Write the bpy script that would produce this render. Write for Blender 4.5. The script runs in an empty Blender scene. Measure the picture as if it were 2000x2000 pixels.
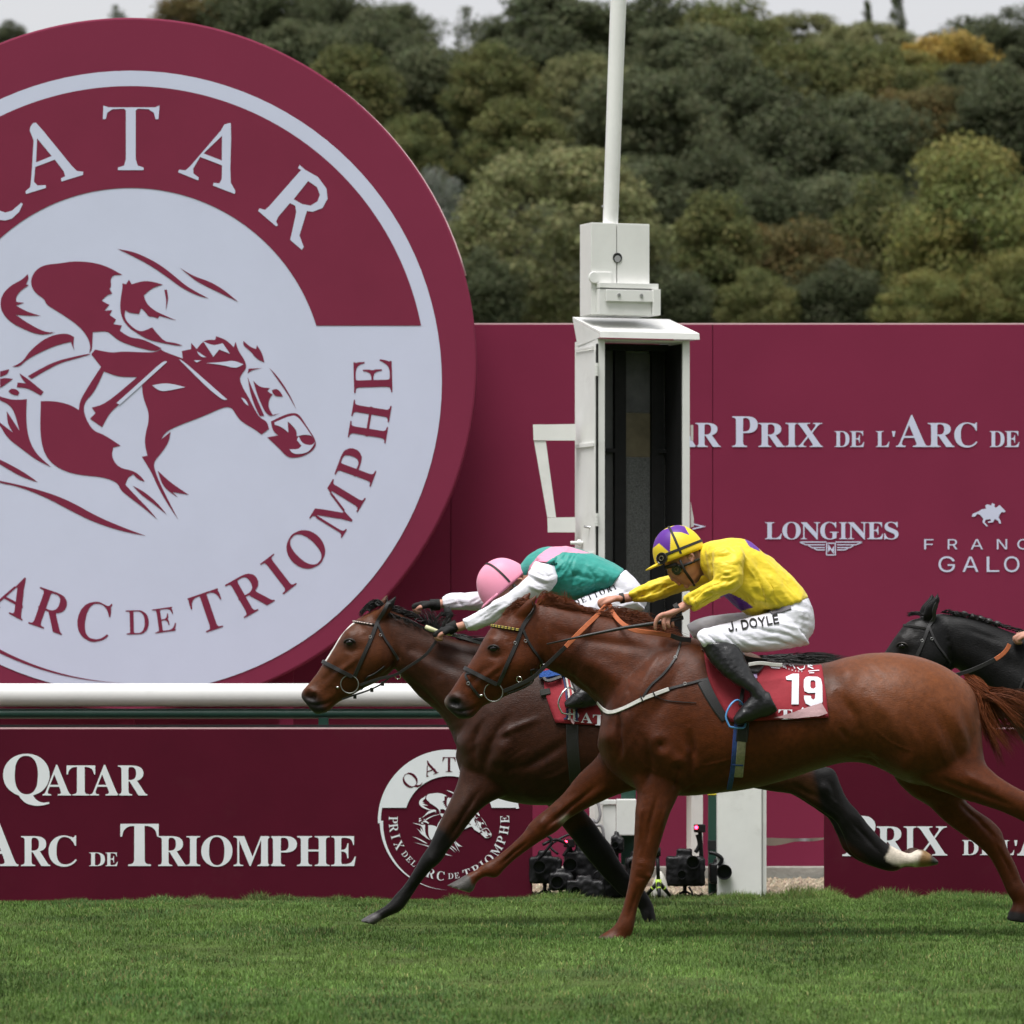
import bpy, bmesh, math, random
import numpy as np
from mathutils import Vector, Matrix
from mathutils.bvhtree import BVHTree
from mathutils.geometry import tessellate_polygon

random.seed(7)
RNG = np.random.default_rng(11)
SC = bpy.context.scene
COL = SC.collection
rad = math.radians

# ---------------------------------------------------------------- camera, sky, sun, exposure
CAM_D, CAM_F, CAM_H, HOR, CXP = 25.0, 10750.0, 1.2, 1314.0, 1000.0
cam = bpy.data.cameras.new('camera')
cam.sensor_width = 36.0
cam.lens = 36.0 * CAM_F / 2000.0
cam.shift_y = (HOR - 1000.0) / 2000.0
cam.clip_start, cam.clip_end = 0.5, 3000.0
cam.dof.use_dof = True
cam.dof.focus_distance = 25.6
cam.dof.aperture_fstop = 0.1935 / 0.027
cam_o = bpy.data.objects.new('camera', cam)
cam_o.location = (0, -CAM_D, CAM_H)
cam_o.rotation_euler = (rad(90), 0, 0)
COL.objects.link(cam_o)
SC.camera = cam_o

SUN_EL, SUN_AZ = rad(70), rad(208)       # high, behind the camera and a little to its left
world = bpy.data.worlds.new('World')
SC.world = world
world.use_nodes = True
nt = world.node_tree
nt.nodes.clear()
sky = nt.nodes.new('ShaderNodeTexSky')
sky.sky_type = 'NISHITA'
sky.sun_disc = False
sky.sun_elevation = SUN_EL
sky.sun_rotation = SUN_AZ
sky.air_density, sky.dust_density, sky.ozone_density = 1.0, 4.0, 1.0
hsv = nt.nodes.new('ShaderNodeHueSaturation')
hsv.inputs['Saturation'].default_value = 0.16
mixw = nt.nodes.new('ShaderNodeMix')
mixw.data_type = 'RGBA'
mixw.inputs['Factor'].default_value = 0.62
mixw.inputs['B'].default_value = (6.65, 6.7, 6.95, 1)     # even cloud cover
bg = nt.nodes.new('ShaderNodeBackground')
bg.inputs['Strength'].default_value = 0.052
wo = nt.nodes.new('ShaderNodeOutputWorld')
nt.links.new(sky.outputs[0], hsv.inputs['Color'])
nt.links.new(hsv.outputs[0], mixw.inputs['A'])
nt.links.new(mixw.outputs['Result'], bg.inputs['Color'])
nt.links.new(bg.outputs[0], wo.inputs[0])

sun = bpy.data.lights.new('sun', 'SUN')
sun.energy = 1.5
sun.angle = rad(30)
sun.color = (1.0, 0.98, 0.96)
sun_o = bpy.data.objects.new('sun', sun)
sd = Vector((math.sin(SUN_AZ) * math.cos(SUN_EL), math.cos(SUN_AZ) * math.cos(SUN_EL), math.sin(SUN_EL)))
sun_o.rotation_euler = (-sd).to_track_quat('-Z', 'Y').to_euler()
sun_o.location = (0, -10, 30)
COL.objects.link(sun_o)

SC.view_settings.view_transform = 'Standard'
SC.view_settings.look = 'None'
SC.view_settings.exposure = 1.40
SC.view_settings.gamma = 1.0
SC.view_settings.use_curve_mapping = False
SC.render.engine = 'CYCLES'
SC.cycles.use_denoising = True
SC.cycles.max_bounces = 5
SC.cycles.diffuse_bounces = 3
SC.cycles.adaptive_threshold = 0.02
SC.cycles.transparent_max_bounces = 4

# ---------------------------------------------------------------- helpers
def W(px, py, Y=0.0):
    """photo pixel (of 2000) on the vertical plane at depth Y -> world point"""
    s = (CAM_D + Y) / CAM_F
    return Vector(((px - CXP) * s, Y, CAM_H + (HOR - py) * s))

def S(Y):
    return (CAM_D + Y) / CAM_F               # metres per photo pixel at depth Y

def empty(name, loc, label, cat, group=None):
    o = bpy.data.objects.new(name, None)
    COL.objects.link(o)
    o.location = loc
    o.empty_display_size = 0.1
    o['label'] = label
    o['category'] = cat
    if group: o['group'] = group
    return o

def tag(o, label=None, cat=None, group=None, kind=None):
    if label: o['label'] = label
    if cat: o['category'] = cat
    if group: o['group'] = group
    if kind: o['kind'] = kind
    return o

def link(name, me, material=None, parent=None, smooth=False):
    o = bpy.data.objects.new(name, me)
    COL.objects.link(o)
    if material is not None and not me.materials:
        me.materials.append(material)
    if parent is not None:
        o.parent = parent
        if parent.type == 'EMPTY':
            o.matrix_parent_inverse = Matrix.Translation(-Vector(parent.location))
    if smooth and len(me.polygons):
        me.polygons.foreach_set('use_smooth', [True] * len(me.polygons))
    return o

def pymesh(name, vs, fs):
    me = bpy.data.meshes.new(name)
    me.from_pydata([tuple(v) for v in vs], [], fs)
    me.update()
    return me

class MB:
    """collects boxes, tubes, lofts, plates into one mesh"""
    def __init__(s): s.v, s.f = [], []
    def add(s, vs, fs):
        b = len(s.v)
        s.v += [Vector(v) for v in vs]
        s.f += [tuple(i + b for i in f) for f in fs]
        return s
    def box(s, a, b, bev=0.0):
        x0, y0, z0 = [min(p, q) for p, q in zip(a, b)]
        x1, y1, z1 = [max(p, q) for p, q in zip(a, b)]
        if bev <= 0:
            vs = [(x, y, z) for z in (z0, z1) for y in (y0, y1) for x in (x0, x1)]
            return s.add(vs, [(0, 2, 3, 1), (4, 5, 7, 6), (0, 1, 5, 4), (2, 6, 7, 3), (0, 4, 6, 2), (1, 3, 7, 5)])
        bm = bmesh.new()
        bmesh.ops.create_cube(bm, size=1)
        for v in bm.verts:
            v.co = Vector(((x0 + x1) / 2 + v.co.x * (x1 - x0), (y0 + y1) / 2 + v.co.y * (y1 - y0), (z0 + z1) / 2 + v.co.z * (z1 - z0)))
        bmesh.ops.bevel(bm, geom=bm.edges[:], offset=min(bev, .45 * min(x1 - x0, y1 - y0, z1 - z0)), segments=2, affect='EDGES', profile=.6)
        bm.verts.index_update()
        vs = [v.co.copy() for v in bm.verts]
        fs = [[v.index for v in f.verts] for f in bm.faces]
        bm.free()
        return s.add(vs, fs)
    def prism(s, pts, dvec):
        """polygon (list of Vector) extruded by dvec"""
        n = len(pts)
        vs = [Vector(p) for p in pts] + [Vector(p) + Vector(dvec) for p in pts]
        fs = [tuple(range(n)), tuple(range(2 * n - 1, n - 1, -1))]
        fs += [(i, i + n, (i + 1) % n + n, (i + 1) % n) for i in range(n)]
        return s.add(vs, fs)
    def tube(s, pts, r, n=8, cap=True):
        pts = [Vector(p) for p in pts]
        rs = r if isinstance(r, (list, tuple)) else [r] * len(pts)
        ring = []
        t0 = (pts[1] - pts[0]).normalized()
        up = Vector((0, 1, 0)) if abs(t0.y) < .9 else Vector((1, 0, 0))
        u = t0.cross(up).normalized()
        vs, fs = [], []
        for i, p in enumerate(pts):
            t = (pts[min(i + 1, len(pts) - 1)] - pts[max(i - 1, 0)]).normalized()
            u = (u - t * u.dot(t)).normalized()
            w = t.cross(u)
            for k in range(n):
                a = 2 * math.pi * k / n
                vs.append(p + (u * math.cos(a) + w * math.sin(a)) * rs[i])
        for i in range(len(pts) - 1):
            for k in range(n):
                fs.append((i * n + k, i * n + (k + 1) % n, (i + 1) * n + (k + 1) % n, (i + 1) * n + k))
        if cap:
            fs.append(tuple(range(n - 1, -1, -1)))
            fs.append(tuple(range((len(pts) - 1) * n, len(pts) * n)))
        return s.add(vs, fs)
    def disc_tube(s, c, axis, r0, r1, L, n=24):
        c, axis = Vector(c), Vector(axis).normalized()
        return s.tube([c, c + axis * L], [r0, r1], n)
    def build(s, name, material, parent=None, smooth=False, autos=None):
        me = pymesh(name, s.v, s.f)
        o = link(name, me, material, parent, smooth)
        if autos: me.set_sharp_from_angle(angle=rad(autos))
        return o

def catmull(P, k):
    """P: (n,m) array -> smooth curve with k steps per span"""
    P = np.asarray(P, float)
    n = len(P)
    out = []
    for i in range(n - 1):
        p0, p1, p2, p3 = P[max(i - 1, 0)], P[i], P[i + 1], P[min(i + 2, n - 1)]
        for j in range(k):
            t = j / k
            out.append(.5 * ((2 * p1) + (-p0 + p2) * t + (2 * p0 - 5 * p1 + 4 * p2 - p3) * t * t + (-p0 + 3 * p1 - 3 * p2 + p3) * t ** 3))
    out.append(P[-1])
    return np.array(out)

def loft(mb, secs, Y0, k=4, n=20, e=2.0, egg=0.0, lat=None):
    """secs: (ax,ay,bx,by,halfwidth[,lateral]) two outline points in photo px, half width in metres"""
    rows = []
    for q in secs:
        q = list(q)
        if len(q) == 5: q.append(lat if lat is not None else 0.0)
        rows.append(q)
    C = catmull(rows, k)
    vs, fs = [], []
    for ax, ay, bx, by, w, l in C:
        A, B = W(ax, ay, Y0 + l), W(bx, by, Y0 + l)
        c, u = (A + B) / 2, (A - B) / 2
        for j in range(n):
            a = 2 * math.pi * j / n
            ca, sa = math.cos(a), math.sin(a)
            cx = math.copysign(abs(ca) ** (2 / e), ca)
            sx = math.copysign(abs(sa) ** (2 / e), sa)
            ww = w * (1 - egg * cx)
            vs.append(c + u * cx + Vector((0, ww * sx, 0)))
    m = len(C)
    for i in range(m - 1):
        for j in range(n):
            fs.append((i * n + j, i * n + (j + 1) % n, (i + 1) * n + (j + 1) % n, (i + 1) * n + j))
    fs.append(tuple(range(n - 1, -1, -1)))
    fs.append(tuple(range((m - 1) * n, m * n)))
    mb.add(vs, fs)

def remesh(mb, voxel, smooth=4, fac=.5):
    me = pymesh('tmp', mb.v, mb.f)
    bm = bmesh.new(); bm.from_mesh(me)
    bmesh.ops.recalc_face_normals(bm, faces=bm.faces[:])
    bm.to_mesh(me); bm.free()
    o = bpy.data.objects.new('tmp', me)
    COL.objects.link(o)
    m = o.modifiers.new('r', 'REMESH'); m.mode = 'VOXEL'; m.voxel_size = voxel; m.adaptivity = 0
    if smooth:
        sm = o.modifiers.new('s', 'SMOOTH'); sm.factor = fac; sm.iterations = smooth
    dg = bpy.context.evaluated_depsgraph_get()
    out = bpy.data.meshes.new_from_object(o.evaluated_get(dg))
    bpy.data.objects.remove(o)
    bpy.data.meshes.remove(me)
    out.polygons.foreach_set('use_smooth', [True] * len(out.polygons))
    return out

def coords(me):
    a = np.empty(len(me.vertices) * 3, np.float32); me.vertices.foreach_get('co', a)
    return a.reshape(-1, 3).astype(float)

def normals(me):
    a = np.empty(len(me.vertices) * 3, np.float32); me.vertices.foreach_get('normal', a)
    return a.reshape(-1, 3).astype(float)

def set_coords(me, c):
    me.vertices.foreach_set('co', c.astype(np.float32).ravel()); me.update()

def to_px(c):
    s = CAM_F / (CAM_D + c[:, 1])
    return np.stack([CXP + c[:, 0] * s, HOR - (c[:, 2] - CAM_H) * s], 1)

def seg_dist(p, pts):
    pts = np.asarray(pts, float)
    if len(pts) == 1:
        return np.hypot(*(p - pts[0]).T)
    d = np.full(len(p), 1e9)
    for a, b in zip(pts[:-1], pts[1:]):
        ab = b - a
        t = np.clip(((p - a) @ ab) / (ab @ ab + 1e-9), 0, 1)
        d = np.minimum(d, np.hypot(*(p - a - t[:, None] * ab).T))
    return d

def carve(me, strokes, Y0, px=None):
    """strokes: (points px, sigma px, depth m, side) side: 'n' near, 'f' far, 'b' both"""
    c, nr = coords(me), normals(me)
    p = to_px(c) if px is None else px
    d = np.zeros(len(c))
    lat = c[:, 1] - Y0
    for pts, sg, dep, side in strokes:
        w = np.exp(-(seg_dist(p, pts) / sg) ** 2) * np.clip(np.abs(nr[:, 1]) * 1.6 - .1, 0, 1)
        if len(pts) > 1:      # fade the stroke out towards both ends
            a, b = np.asarray(pts[0], float), np.asarray(pts[-1], float); L = max(np.hypot(*(b - a)), 1e-6)
            w = w * np.clip(np.minimum(np.hypot(*(p - a).T), np.hypot(*(p - b).T)) / (.33 * L), 0, 1) ** .8
        if side == 'n': w = w * (nr[:, 1] < 0) * (lat < 0.06)
        elif side == 'f': w = w * (lat > 0.02)
        d += w * dep
    set_coords(me, c + nr * d[:, None])

def vnoise(p, seed=0):
    """value noise, p (n,3) -> (n,) in -1..1"""
    i = np.floor(p).astype(np.int64); f = p - i
    f = f * f * (3 - 2 * f)
    def h(x, y, z):
        q = (x * 374761393 + y * 668265263 + z * 2147483647 + seed * 974711) & 0xFFFFFFFF
        q = ((q ^ (q >> 13)) * 1274126177) & 0xFFFFFFFF
        q = (q ^ (q >> 16)) & 0xFFFF
        return q / 32767.5 - 1
    r = 0
    for dx in (0, 1):
        for dy in (0, 1):
            for dz in (0, 1):
                w = (f[:, 0] if dx else 1 - f[:, 0]) * (f[:, 1] if dy else 1 - f[:, 1]) * (f[:, 2] if dz else 1 - f[:, 2])
                r = r + w * h(i[:, 0] + dx, i[:, 1] + dy, i[:, 2] + dz)
    return r

def set_col(me, col, name='Col'):
    a = me.color_attributes.new(name, 'FLOAT_COLOR', 'POINT')
    c4 = np.ones((len(me.vertices), 4), np.float32)
    c4[:, :3] = col
    a.data.foreach_set('color', c4.ravel())

# ---------------------------------------------------------------- materials
MATS = {}
def mat(name, color=(.5, .5, .5), rough=.6, spec=.4, metal=0.0, attr=None, var=0.0, vscale=8.0, bump=0.0, bscale=60.0,
        bstretch=(1, 1, 1), sheen=0.0, coat=0.0, sub=0.0, emit=None, trans=0.0, dirt=0.0, rvar=0.0, coord='Object'):
    if name in MATS: return MATS[name]
    m = bpy.data.materials.new(name)
    m.use_nodes = True
    t = m.node_tree
    b = t.nodes['Principled BSDF']
    N, L = t.nodes.new, t.links.new
    b.inputs['Roughness'].default_value = rough
    b.inputs['Specular IOR Level'].default_value = spec
    b.inputs['Metallic'].default_value = metal
    b.inputs['Sheen Weight'].default_value = sheen
    b.inputs['Coat Weight'].default_value = coat
    b.inputs['Subsurface Weight'].default_value = sub
    b.inputs['Transmission Weight'].default_value = trans
    tc = N('ShaderNodeTexCoord')
    src = None
    if attr:
        an = N('ShaderNodeAttribute'); an.attribute_name = attr
        src = an.outputs['Color']
    else:
        rgb = N('ShaderNodeRGB'); rgb.outputs[0].default_value = (*color, 1)
        src = rgb.outputs[0]
    if var > 0:
        nz = N('ShaderNodeTexNoise'); nz.inputs['Scale'].default_value = vscale; nz.inputs['Detail'].default_value = 5
        nz.inputs['Roughness'].default_value = .62
        L(tc.outputs[coord], nz.inputs['Vector'])
        mr = N('ShaderNodeMapRange')
        mr.inputs['From Min'].default_value = .25; mr.inputs['From Max'].default_value = .75
        mr.inputs['To Min'].default_value = 1 - var; mr.inputs['To Max'].default_value = 1 + var
        L(nz.outputs['Fac'], mr.inputs['Value'])
        mx = N('ShaderNodeMix'); mx.data_type = 'RGBA'; mx.blend_type = 'MULTIPLY'; mx.inputs['Factor'].default_value = 1
        cmb = N('ShaderNodeCombineColor')
        for i in range(3): L(mr.outputs[0], cmb.inputs[i])
        L(src, mx.inputs['A']); L(cmb.outputs[0], mx.inputs['B'])
        src = mx.outputs['Result']
    if dirt > 0:
        nz2 = N('ShaderNodeTexNoise'); nz2.inputs['Scale'].default_value = 3.1; nz2.inputs['Detail'].default_value = 9
        nz2.inputs['Roughness'].default_value = .75
        L(tc.outputs[coord], nz2.inputs['Vector'])
        cr = N('ShaderNodeMapRange'); cr.inputs['From Min'].default_value = .56; cr.inputs['From Max'].default_value = .78
        cr.inputs['To Max'].default_value = dirt
        L(nz2.outputs['Fac'], cr.inputs['Value'])
        mx2 = N('ShaderNodeMix'); mx2.data_type = 'RGBA'
        mx2.inputs['B'].default_value = (.19, .165, .13, 1)
        L(cr.outputs[0], mx2.inputs['Factor']); L(src, mx2.inputs['A'])
        src = mx2.outputs['Result']
    L(src, b.inputs['Base Color'])
    if rvar > 0:
        nz3 = N('ShaderNodeTexNoise'); nz3.inputs['Scale'].default_value = 5; nz3.inputs['Detail'].default_value = 4
        L(tc.outputs[coord], nz3.inputs['Vector'])
        m3 = N('ShaderNodeMapRange'); m3.inputs['To Min'].default_value = rough - rvar; m3.inputs['To Max'].default_value = rough + rvar
        L(nz3.outputs['Fac'], m3.inputs['Value']); L(m3.outputs[0], b.inputs['Roughness'])
    if bump > 0:
        mp = N('ShaderNodeMapping'); mp.inputs['Scale'].default_value = bstretch
        nb = N('ShaderNodeTexNoise'); nb.inputs['Scale'].default_value = bscale; nb.inputs['Detail'].default_value = 4
        bp = N('ShaderNodeBump'); bp.inputs['Strength'].default_value = 1.0; bp.inputs['Distance'].default_value = bump
        L(tc.outputs[coord], mp.inputs['Vector']); L(mp.outputs[0], nb.inputs['Vector'])
        L(nb.outputs['Fac'], bp.inputs['Height']); L(bp.outputs[0], b.inputs['Normal'])
    if emit:
        b.inputs['Emission Color'].default_value = (*emit[0], 1); b.inputs['Emission Strength'].default_value = emit[1]
    MATS[name] = m
    return m

GLYPHS = {
 'B': {
  "Q": "378,-116 345,-114 287,-99 262,-87 239,-71 202,-28 187,-1 141,21 93,59 63,96 42,140 30,189 28,240 34,288 50,332 73,371 103,405 139,432 181,452 228,464 278,466 325,459 368,444 406,421 439,390 465,354 485,312 496,265 498,208 492,170 473,117 442,71 416,45 385,24 330,0 352,-35 364,-49 393,-69 426,-79 445,-81 492,-73 495,-92 435,-110|265,12 292,15 316,26 335,42 351,66 364,96 373,133 380,228 378,278 372,321 362,358 348,389 330,412 310,430 286,440 260,443 233,440 210,430 190,413 174,389 161,359 152,322 145,228 147,178 153,135 163,98 178,67 195,43 216,26 239,16",
  "A": "-9,0 -9,18 9,21 20,27 39,53 206,466 224,465 392,70 414,30 429,20 443,18 443,0 229,0 229,18 262,22 276,29 283,39 279,64 253,132 103,132 77,67 75,41 81,30 94,22 128,18 128,0|113,161 242,161 177,319",
  "T": "92,0 92,17 123,21 142,31 150,44 155,64 156,433 112,429 91,422 73,410 51,387 41,367 29,318 11,318 11,455 410,455 410,317 394,317 381,368 371,388 357,404 339,417 319,426 295,431 263,433 265,56 271,38 280,27 296,21 328,17 328,0",
  "R": "15,0 15,17 50,24 65,35 73,57 75,81 73,400 68,416 59,427 44,434 16,439 16,455 217,455 285,451 323,444 354,433 389,409 405,388 414,363 417,334 411,296 403,280 377,252 360,241 315,224 443,36 457,22 480,17 480,0 338,0 201,212 182,212 184,57 189,39 197,29 212,22 242,17 242,0|182,234 228,235 258,243 280,258 294,281 303,323 299,378 284,407 259,425 243,430 212,431 195,426 186,417 182,392",
  "P": "15,0 15,17 50,24 65,35 73,57 75,81 73,400 68,416 59,427 44,434 16,439 16,455 271,453 326,444 366,422 394,391 408,350 406,305 398,280 385,259 355,232 314,214 262,206 182,206 182,81 185,50 191,35 202,26 218,20 242,17 242,0|182,230 225,231 252,239 272,253 287,283 292,329 285,384 270,412 244,428 216,431 199,429 189,424 184,414",
  "I": "13,0 13,17 48,25 64,35 73,54 75,75 74,407 68,421 60,430 45,435 13,439 13,455 244,455 244,439 214,435 199,430 190,421 183,401 183,77 185,51 192,36 209,25 246,17 246,0",
  "X": "11,0 11,17 43,24 63,37 81,55 193,208 70,398 40,431 29,437 14,439 14,455 244,455 244,439 220,438 200,433 192,425 190,413 199,392 265,289 326,380 339,410 336,424 328,432 293,439 293,455 458,455 458,439 433,436 414,430 380,403 281,265 422,44 442,23 464,17 464,0 238,0 238,17 264,19 278,23 287,31 290,45 278,73 210,183 135,76 125,54 125,39 131,28 144,21 174,17 174,0",
  "D": "20,0 20,17 41,20 60,27 68,36 72,52 74,374 72,400 64,423 48,434 15,439 15,455 222,455 278,452 328,441 350,432 389,410 405,396 433,364 452,325 464,279 468,228 464,174 453,128 434,89 408,57 374,32 333,14 285,4 228,0|222,24 253,27 279,37 302,53 319,75 333,104 343,139 349,181 351,229 349,277 343,318 333,353 319,382 301,404 279,420 253,430 223,433 202,431 190,423 184,409 182,385 183,53 192,32 202,27",
  "E": "14,0 14,17 50,22 65,33 73,54 75,78 73,397 62,425 44,435 16,439 16,455 399,455 399,320 383,320 378,349 363,383 349,400 331,412 295,424 249,430 203,429 193,425 187,419 183,393 183,246 224,249 254,264 273,291 288,345 304,345 304,118 287,118 276,175 267,192 255,204 223,219 183,222 183,67 188,40 195,33 206,29 265,29 313,39 345,53 371,75 393,105 411,143 430,143 402,0",
  "L": "15,0 15,17 50,24 65,35 73,57 75,81 73,401 68,417 59,428 44,434 16,439 16,455 250,455 250,439 221,437 201,431 189,419 183,401 182,83 186,44 200,31 234,28 288,32 323,43 351,61 370,80 391,112 409,154 427,154 402,0",
  "C": "257,-11 208,-6 151,13 101,46 63,91 38,147 28,194 28,262 43,323 64,364 102,409 139,435 180,453 226,464 271,465 309,459 388,435 408,443 419,465 437,465 437,308 420,308 392,364 356,407 324,429 290,441 265,443 237,440 212,430 191,413 174,389 161,359 151,321 146,277 146,179 152,138 163,103 177,74 196,52 219,36 247,27 298,25 338,35 368,50 395,71 428,106 447,89 409,45 365,14 314,-5",
  "O": "261,-11 213,-6 169,7 120,36 87,66 60,103 41,145 30,191 28,240 34,288 50,332 73,371 103,405 139,432 181,452 228,464 278,466 325,459 368,444 406,421 439,390 465,354 485,312 496,265 498,215 491,167 476,123 453,84 422,50 386,23 344,3 310,-6|265,12 292,15 315,26 335,42 351,66 363,96 372,133 379,228 377,278 371,321 362,358 348,389 330,412 310,430 286,440 260,443 233,440 210,430 190,413 174,389 161,359 152,322 145,228 147,178 153,135 163,98 177,67 195,43 215,26 238,16",
  "M": "14,0 14,17 48,24 65,35 72,50 75,79 74,402 69,418 59,429 41,435 15,439 15,455 185,455 317,142 449,455 617,455 617,439 585,431 570,420 563,405 560,378 562,55 568,36 576,26 592,20 617,17 617,0 396,0 396,17 421,21 438,28 447,38 453,56 455,399 288,0 270,0 105,389 107,55 113,37 123,27 146,19 169,17 169,0",
  "H": "15,0 15,17 50,24 65,35 73,57 75,81 73,400 68,416 59,427 44,434 16,439 16,455 242,455 242,439 201,431 191,423 186,412 182,385 182,251 342,251 342,385 338,412 333,423 323,431 282,439 282,455 507,455 507,439 473,432 458,421 451,401 449,379 451,58 458,37 468,27 485,20 507,17 507,0 282,0 282,17 321,25 332,34 339,49 342,81 342,221 182,221 182,81 185,50 191,35 202,26 218,20 242,17 242,0",
  "'": "57,306 44,480 107,480 94,306",
  "N": "403,-11 107,350 108,55 113,38 122,28 136,21 167,17 167,0 18,0 18,17 51,22 67,33 73,49 76,79 76,388 38,432 18,439 18,455 156,455 391,169 391,377 388,407 382,422 372,430 331,439 331,455 480,455 480,439 450,434 436,428 428,417 423,400 422,-11",
  "G": "268,-10 200,-3 155,13 104,45 65,90 39,146 29,194 29,263 44,324 65,365 93,399 139,435 180,454 225,464 270,465 311,459 390,436 406,443 419,465 437,465 437,308 420,308 393,363 357,406 322,430 291,441 267,443 239,440 214,430 193,413 176,389 163,359 153,322 148,278 146,202 154,135 165,98 180,67 199,44 233,20 275,13 308,16 328,27 340,51 342,135 337,159 329,170 321,175 275,182 275,198 500,198 500,182 463,175 450,160 446,136 446,29 402,12 357,0 313,-8",
  "S": "43,-11 43,158 62,158 83,94 104,59 129,34 160,20 206,15 238,23 251,31 266,47 276,67 278,81 275,110 258,138 238,153 123,213 92,236 71,261 56,289 50,332 54,370 67,403 82,423 101,440 123,453 148,462 175,466 206,465 300,445 313,450 320,466 339,466 339,319 322,319 307,362 278,404 248,429 222,441 186,444 151,434 127,411 120,380 126,351 147,328 180,307 290,253 317,233 337,211 354,176 359,133 354,93 339,58 321,36 298,18 251,-3 217,-9 171,-9 82,12 69,7 61,-11",
 },
 'S': {
  "F": "61,0 60,507 368,508 368,452 125,451 125,279 346,278 347,224 126,221 125,1",
  "R": "61,0 60,507 261,508 301,501 338,486 376,455 396,421 408,376 408,327 395,279 378,252 353,229 314,209 426,1 352,1 246,198 129,198 125,196 125,1|125,256 251,255 291,264 313,276 331,296 341,319 345,339 341,386 323,422 291,443 264,450 126,451",
  "A": "19,0 22,16 200,506 276,508 462,1 395,1 344,141 139,142 133,139 86,2|155,199 324,199 239,454",
  "N": "61,0 60,507 138,507 353,168 401,83 398,506 463,508 463,1 389,0 384,3 197,298 121,427 125,324 125,2",
  "C": "248,-7 196,3 158,20 124,44 94,76 69,116 52,159 42,212 40,277 47,329 67,389 94,433 126,467 163,491 204,508 243,515 293,515 329,508 358,498 406,468 429,445 452,412 467,376 472,349 409,348 398,379 380,407 351,433 314,450 271,456 244,455 211,446 189,436 165,419 144,396 124,362 111,324 104,277 104,231 109,192 122,151 148,108 183,77 229,57 283,53 334,67 370,91 392,117 409,160 469,160 472,154 463,122 443,82 427,61 394,32 356,10 333,2 284,-7",
  "E": "61,0 60,507 371,508 371,452 125,451 126,285 354,285 355,232 353,228 126,228 125,61 128,57 374,56 375,1",
  "G": "249,-7 201,2 154,22 127,41 93,77 66,122 52,159 42,212 40,277 47,329 62,379 86,422 123,465 161,491 203,508 241,515 291,515 328,508 356,498 379,486 412,462 450,416 465,384 473,349 409,348 395,381 377,407 343,436 313,450 269,456 244,455 214,448 186,435 163,417 136,384 119,351 107,307 104,277 105,214 116,167 132,131 148,108 175,82 201,67 231,57 253,53 299,55 329,63 362,82 384,105 403,137 412,166 415,199 283,200 284,256 478,256 477,171 470,136 457,101 434,67 405,37 379,20 336,2 286,-7",
  "L": "61,0 60,506 123,508 125,57 361,56 362,2",
  "O": "248,-7 201,2 161,18 122,46 91,80 62,131 51,166 42,212 40,276 47,329 69,392 94,433 124,465 163,491 204,508 243,515 291,515 329,508 383,485 409,465 448,421 470,381 485,334 492,291 492,217 482,161 468,124 443,81 412,46 376,20 333,2 284,-7|249,54 283,53 321,62 356,80 385,107 402,131 415,159 427,202 430,236 429,292 422,329 413,354 389,396 360,426 331,443 299,453 268,456 234,453 203,443 174,426 151,405 119,351 109,316 104,277 104,231 109,192 121,154 137,122 157,99 183,77 213,62",
  "P": "61,0 60,507 259,508 304,500 338,485 376,451 396,416 405,389 408,329 401,294 386,259 353,220 323,202 294,192 238,185 126,185 125,1|125,243 256,243 289,252 310,264 328,284 336,301 345,342 340,384 323,418 301,436 264,450 126,451",
  "J": "167,-7 137,-2 104,12 83,26 59,52 43,81 37,104 33,172 98,172 98,127 107,96 126,70 151,55 174,50 207,52 232,62 249,75 263,96 271,129 271,506 336,508 336,131 328,86 306,45 286,26 266,12 216,-5",
  "D": "61,0 60,507 266,507 313,496 364,471 400,441 425,408 443,369 458,311 462,274 458,201 443,141 425,102 398,67 364,39 334,22 296,9 239,0|125,57 229,57 269,62 301,72 333,90 355,111 381,154 391,184 398,226 398,284 391,326 381,356 361,392 333,419 304,436 274,446 239,452 125,451",
  "Y": "204,0 203,209 17,507 89,508 94,505 208,319 237,264 277,339 380,507 454,507 268,209 268,1",
  "I": "32,0 32,56 118,59 118,448 115,452 32,452 31,507 269,508 269,452 183,449 183,61 185,57 269,56 269,1",
  "T": "193,0 191,451 33,452 32,507 416,508 416,452 257,451 257,2",
  ".": "87,-4 70,3 56,16 50,33 50,48 55,63 68,78 82,85 99,87 117,82 132,69 139,55 141,36 134,16 121,3 104,-4",
  "S": "202,-9 137,5 92,30 69,53 55,74 42,109 39,135 104,136 109,114 119,94 149,66 192,51 242,49 286,60 313,75 331,93 345,125 343,160 328,184 297,204 151,250 98,279 77,298 59,330 53,350 52,382 55,405 69,439 82,457 107,481 129,494 169,509 236,516 269,512 306,502 336,488 356,472 376,450 391,424 401,379 337,378 325,415 297,441 257,456 204,458 156,443 129,419 115,384 120,349 142,324 172,306 302,267 339,251 366,232 391,204 401,184 408,154 408,125 400,89 388,65 359,33 341,20 289,-2 244,-9",
 },
 'L': {
  "Q": "363,-115 342,-110 330,-103 270,-83 268,-81 282,-78 268,-70 246,-50 212,0 183,12 165,15 145,25 125,40 101,64 85,87 71,112 58,149 48,209 48,245 58,307 78,357 105,395 132,421 158,437 208,450 238,464 290,464 320,450 360,441 392,422 434,379 454,345 467,310 477,255 477,202 467,147 446,95 428,69 395,37 362,17 335,12 304,0 315,-21 335,-49 355,-65 375,-75 402,-81 457,-80 488,-74 492,-78 482,-81 470,-93 435,-101 410,-112 395,-115|234,14 300,15 327,27 347,43 365,67 380,99 390,129 397,167 401,255 394,309 384,345 364,387 346,410 317,432 288,443 225,441 198,429 182,416 161,390 145,357 128,289 124,242 128,169 138,120 146,99 165,64 185,40 205,25",
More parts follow.
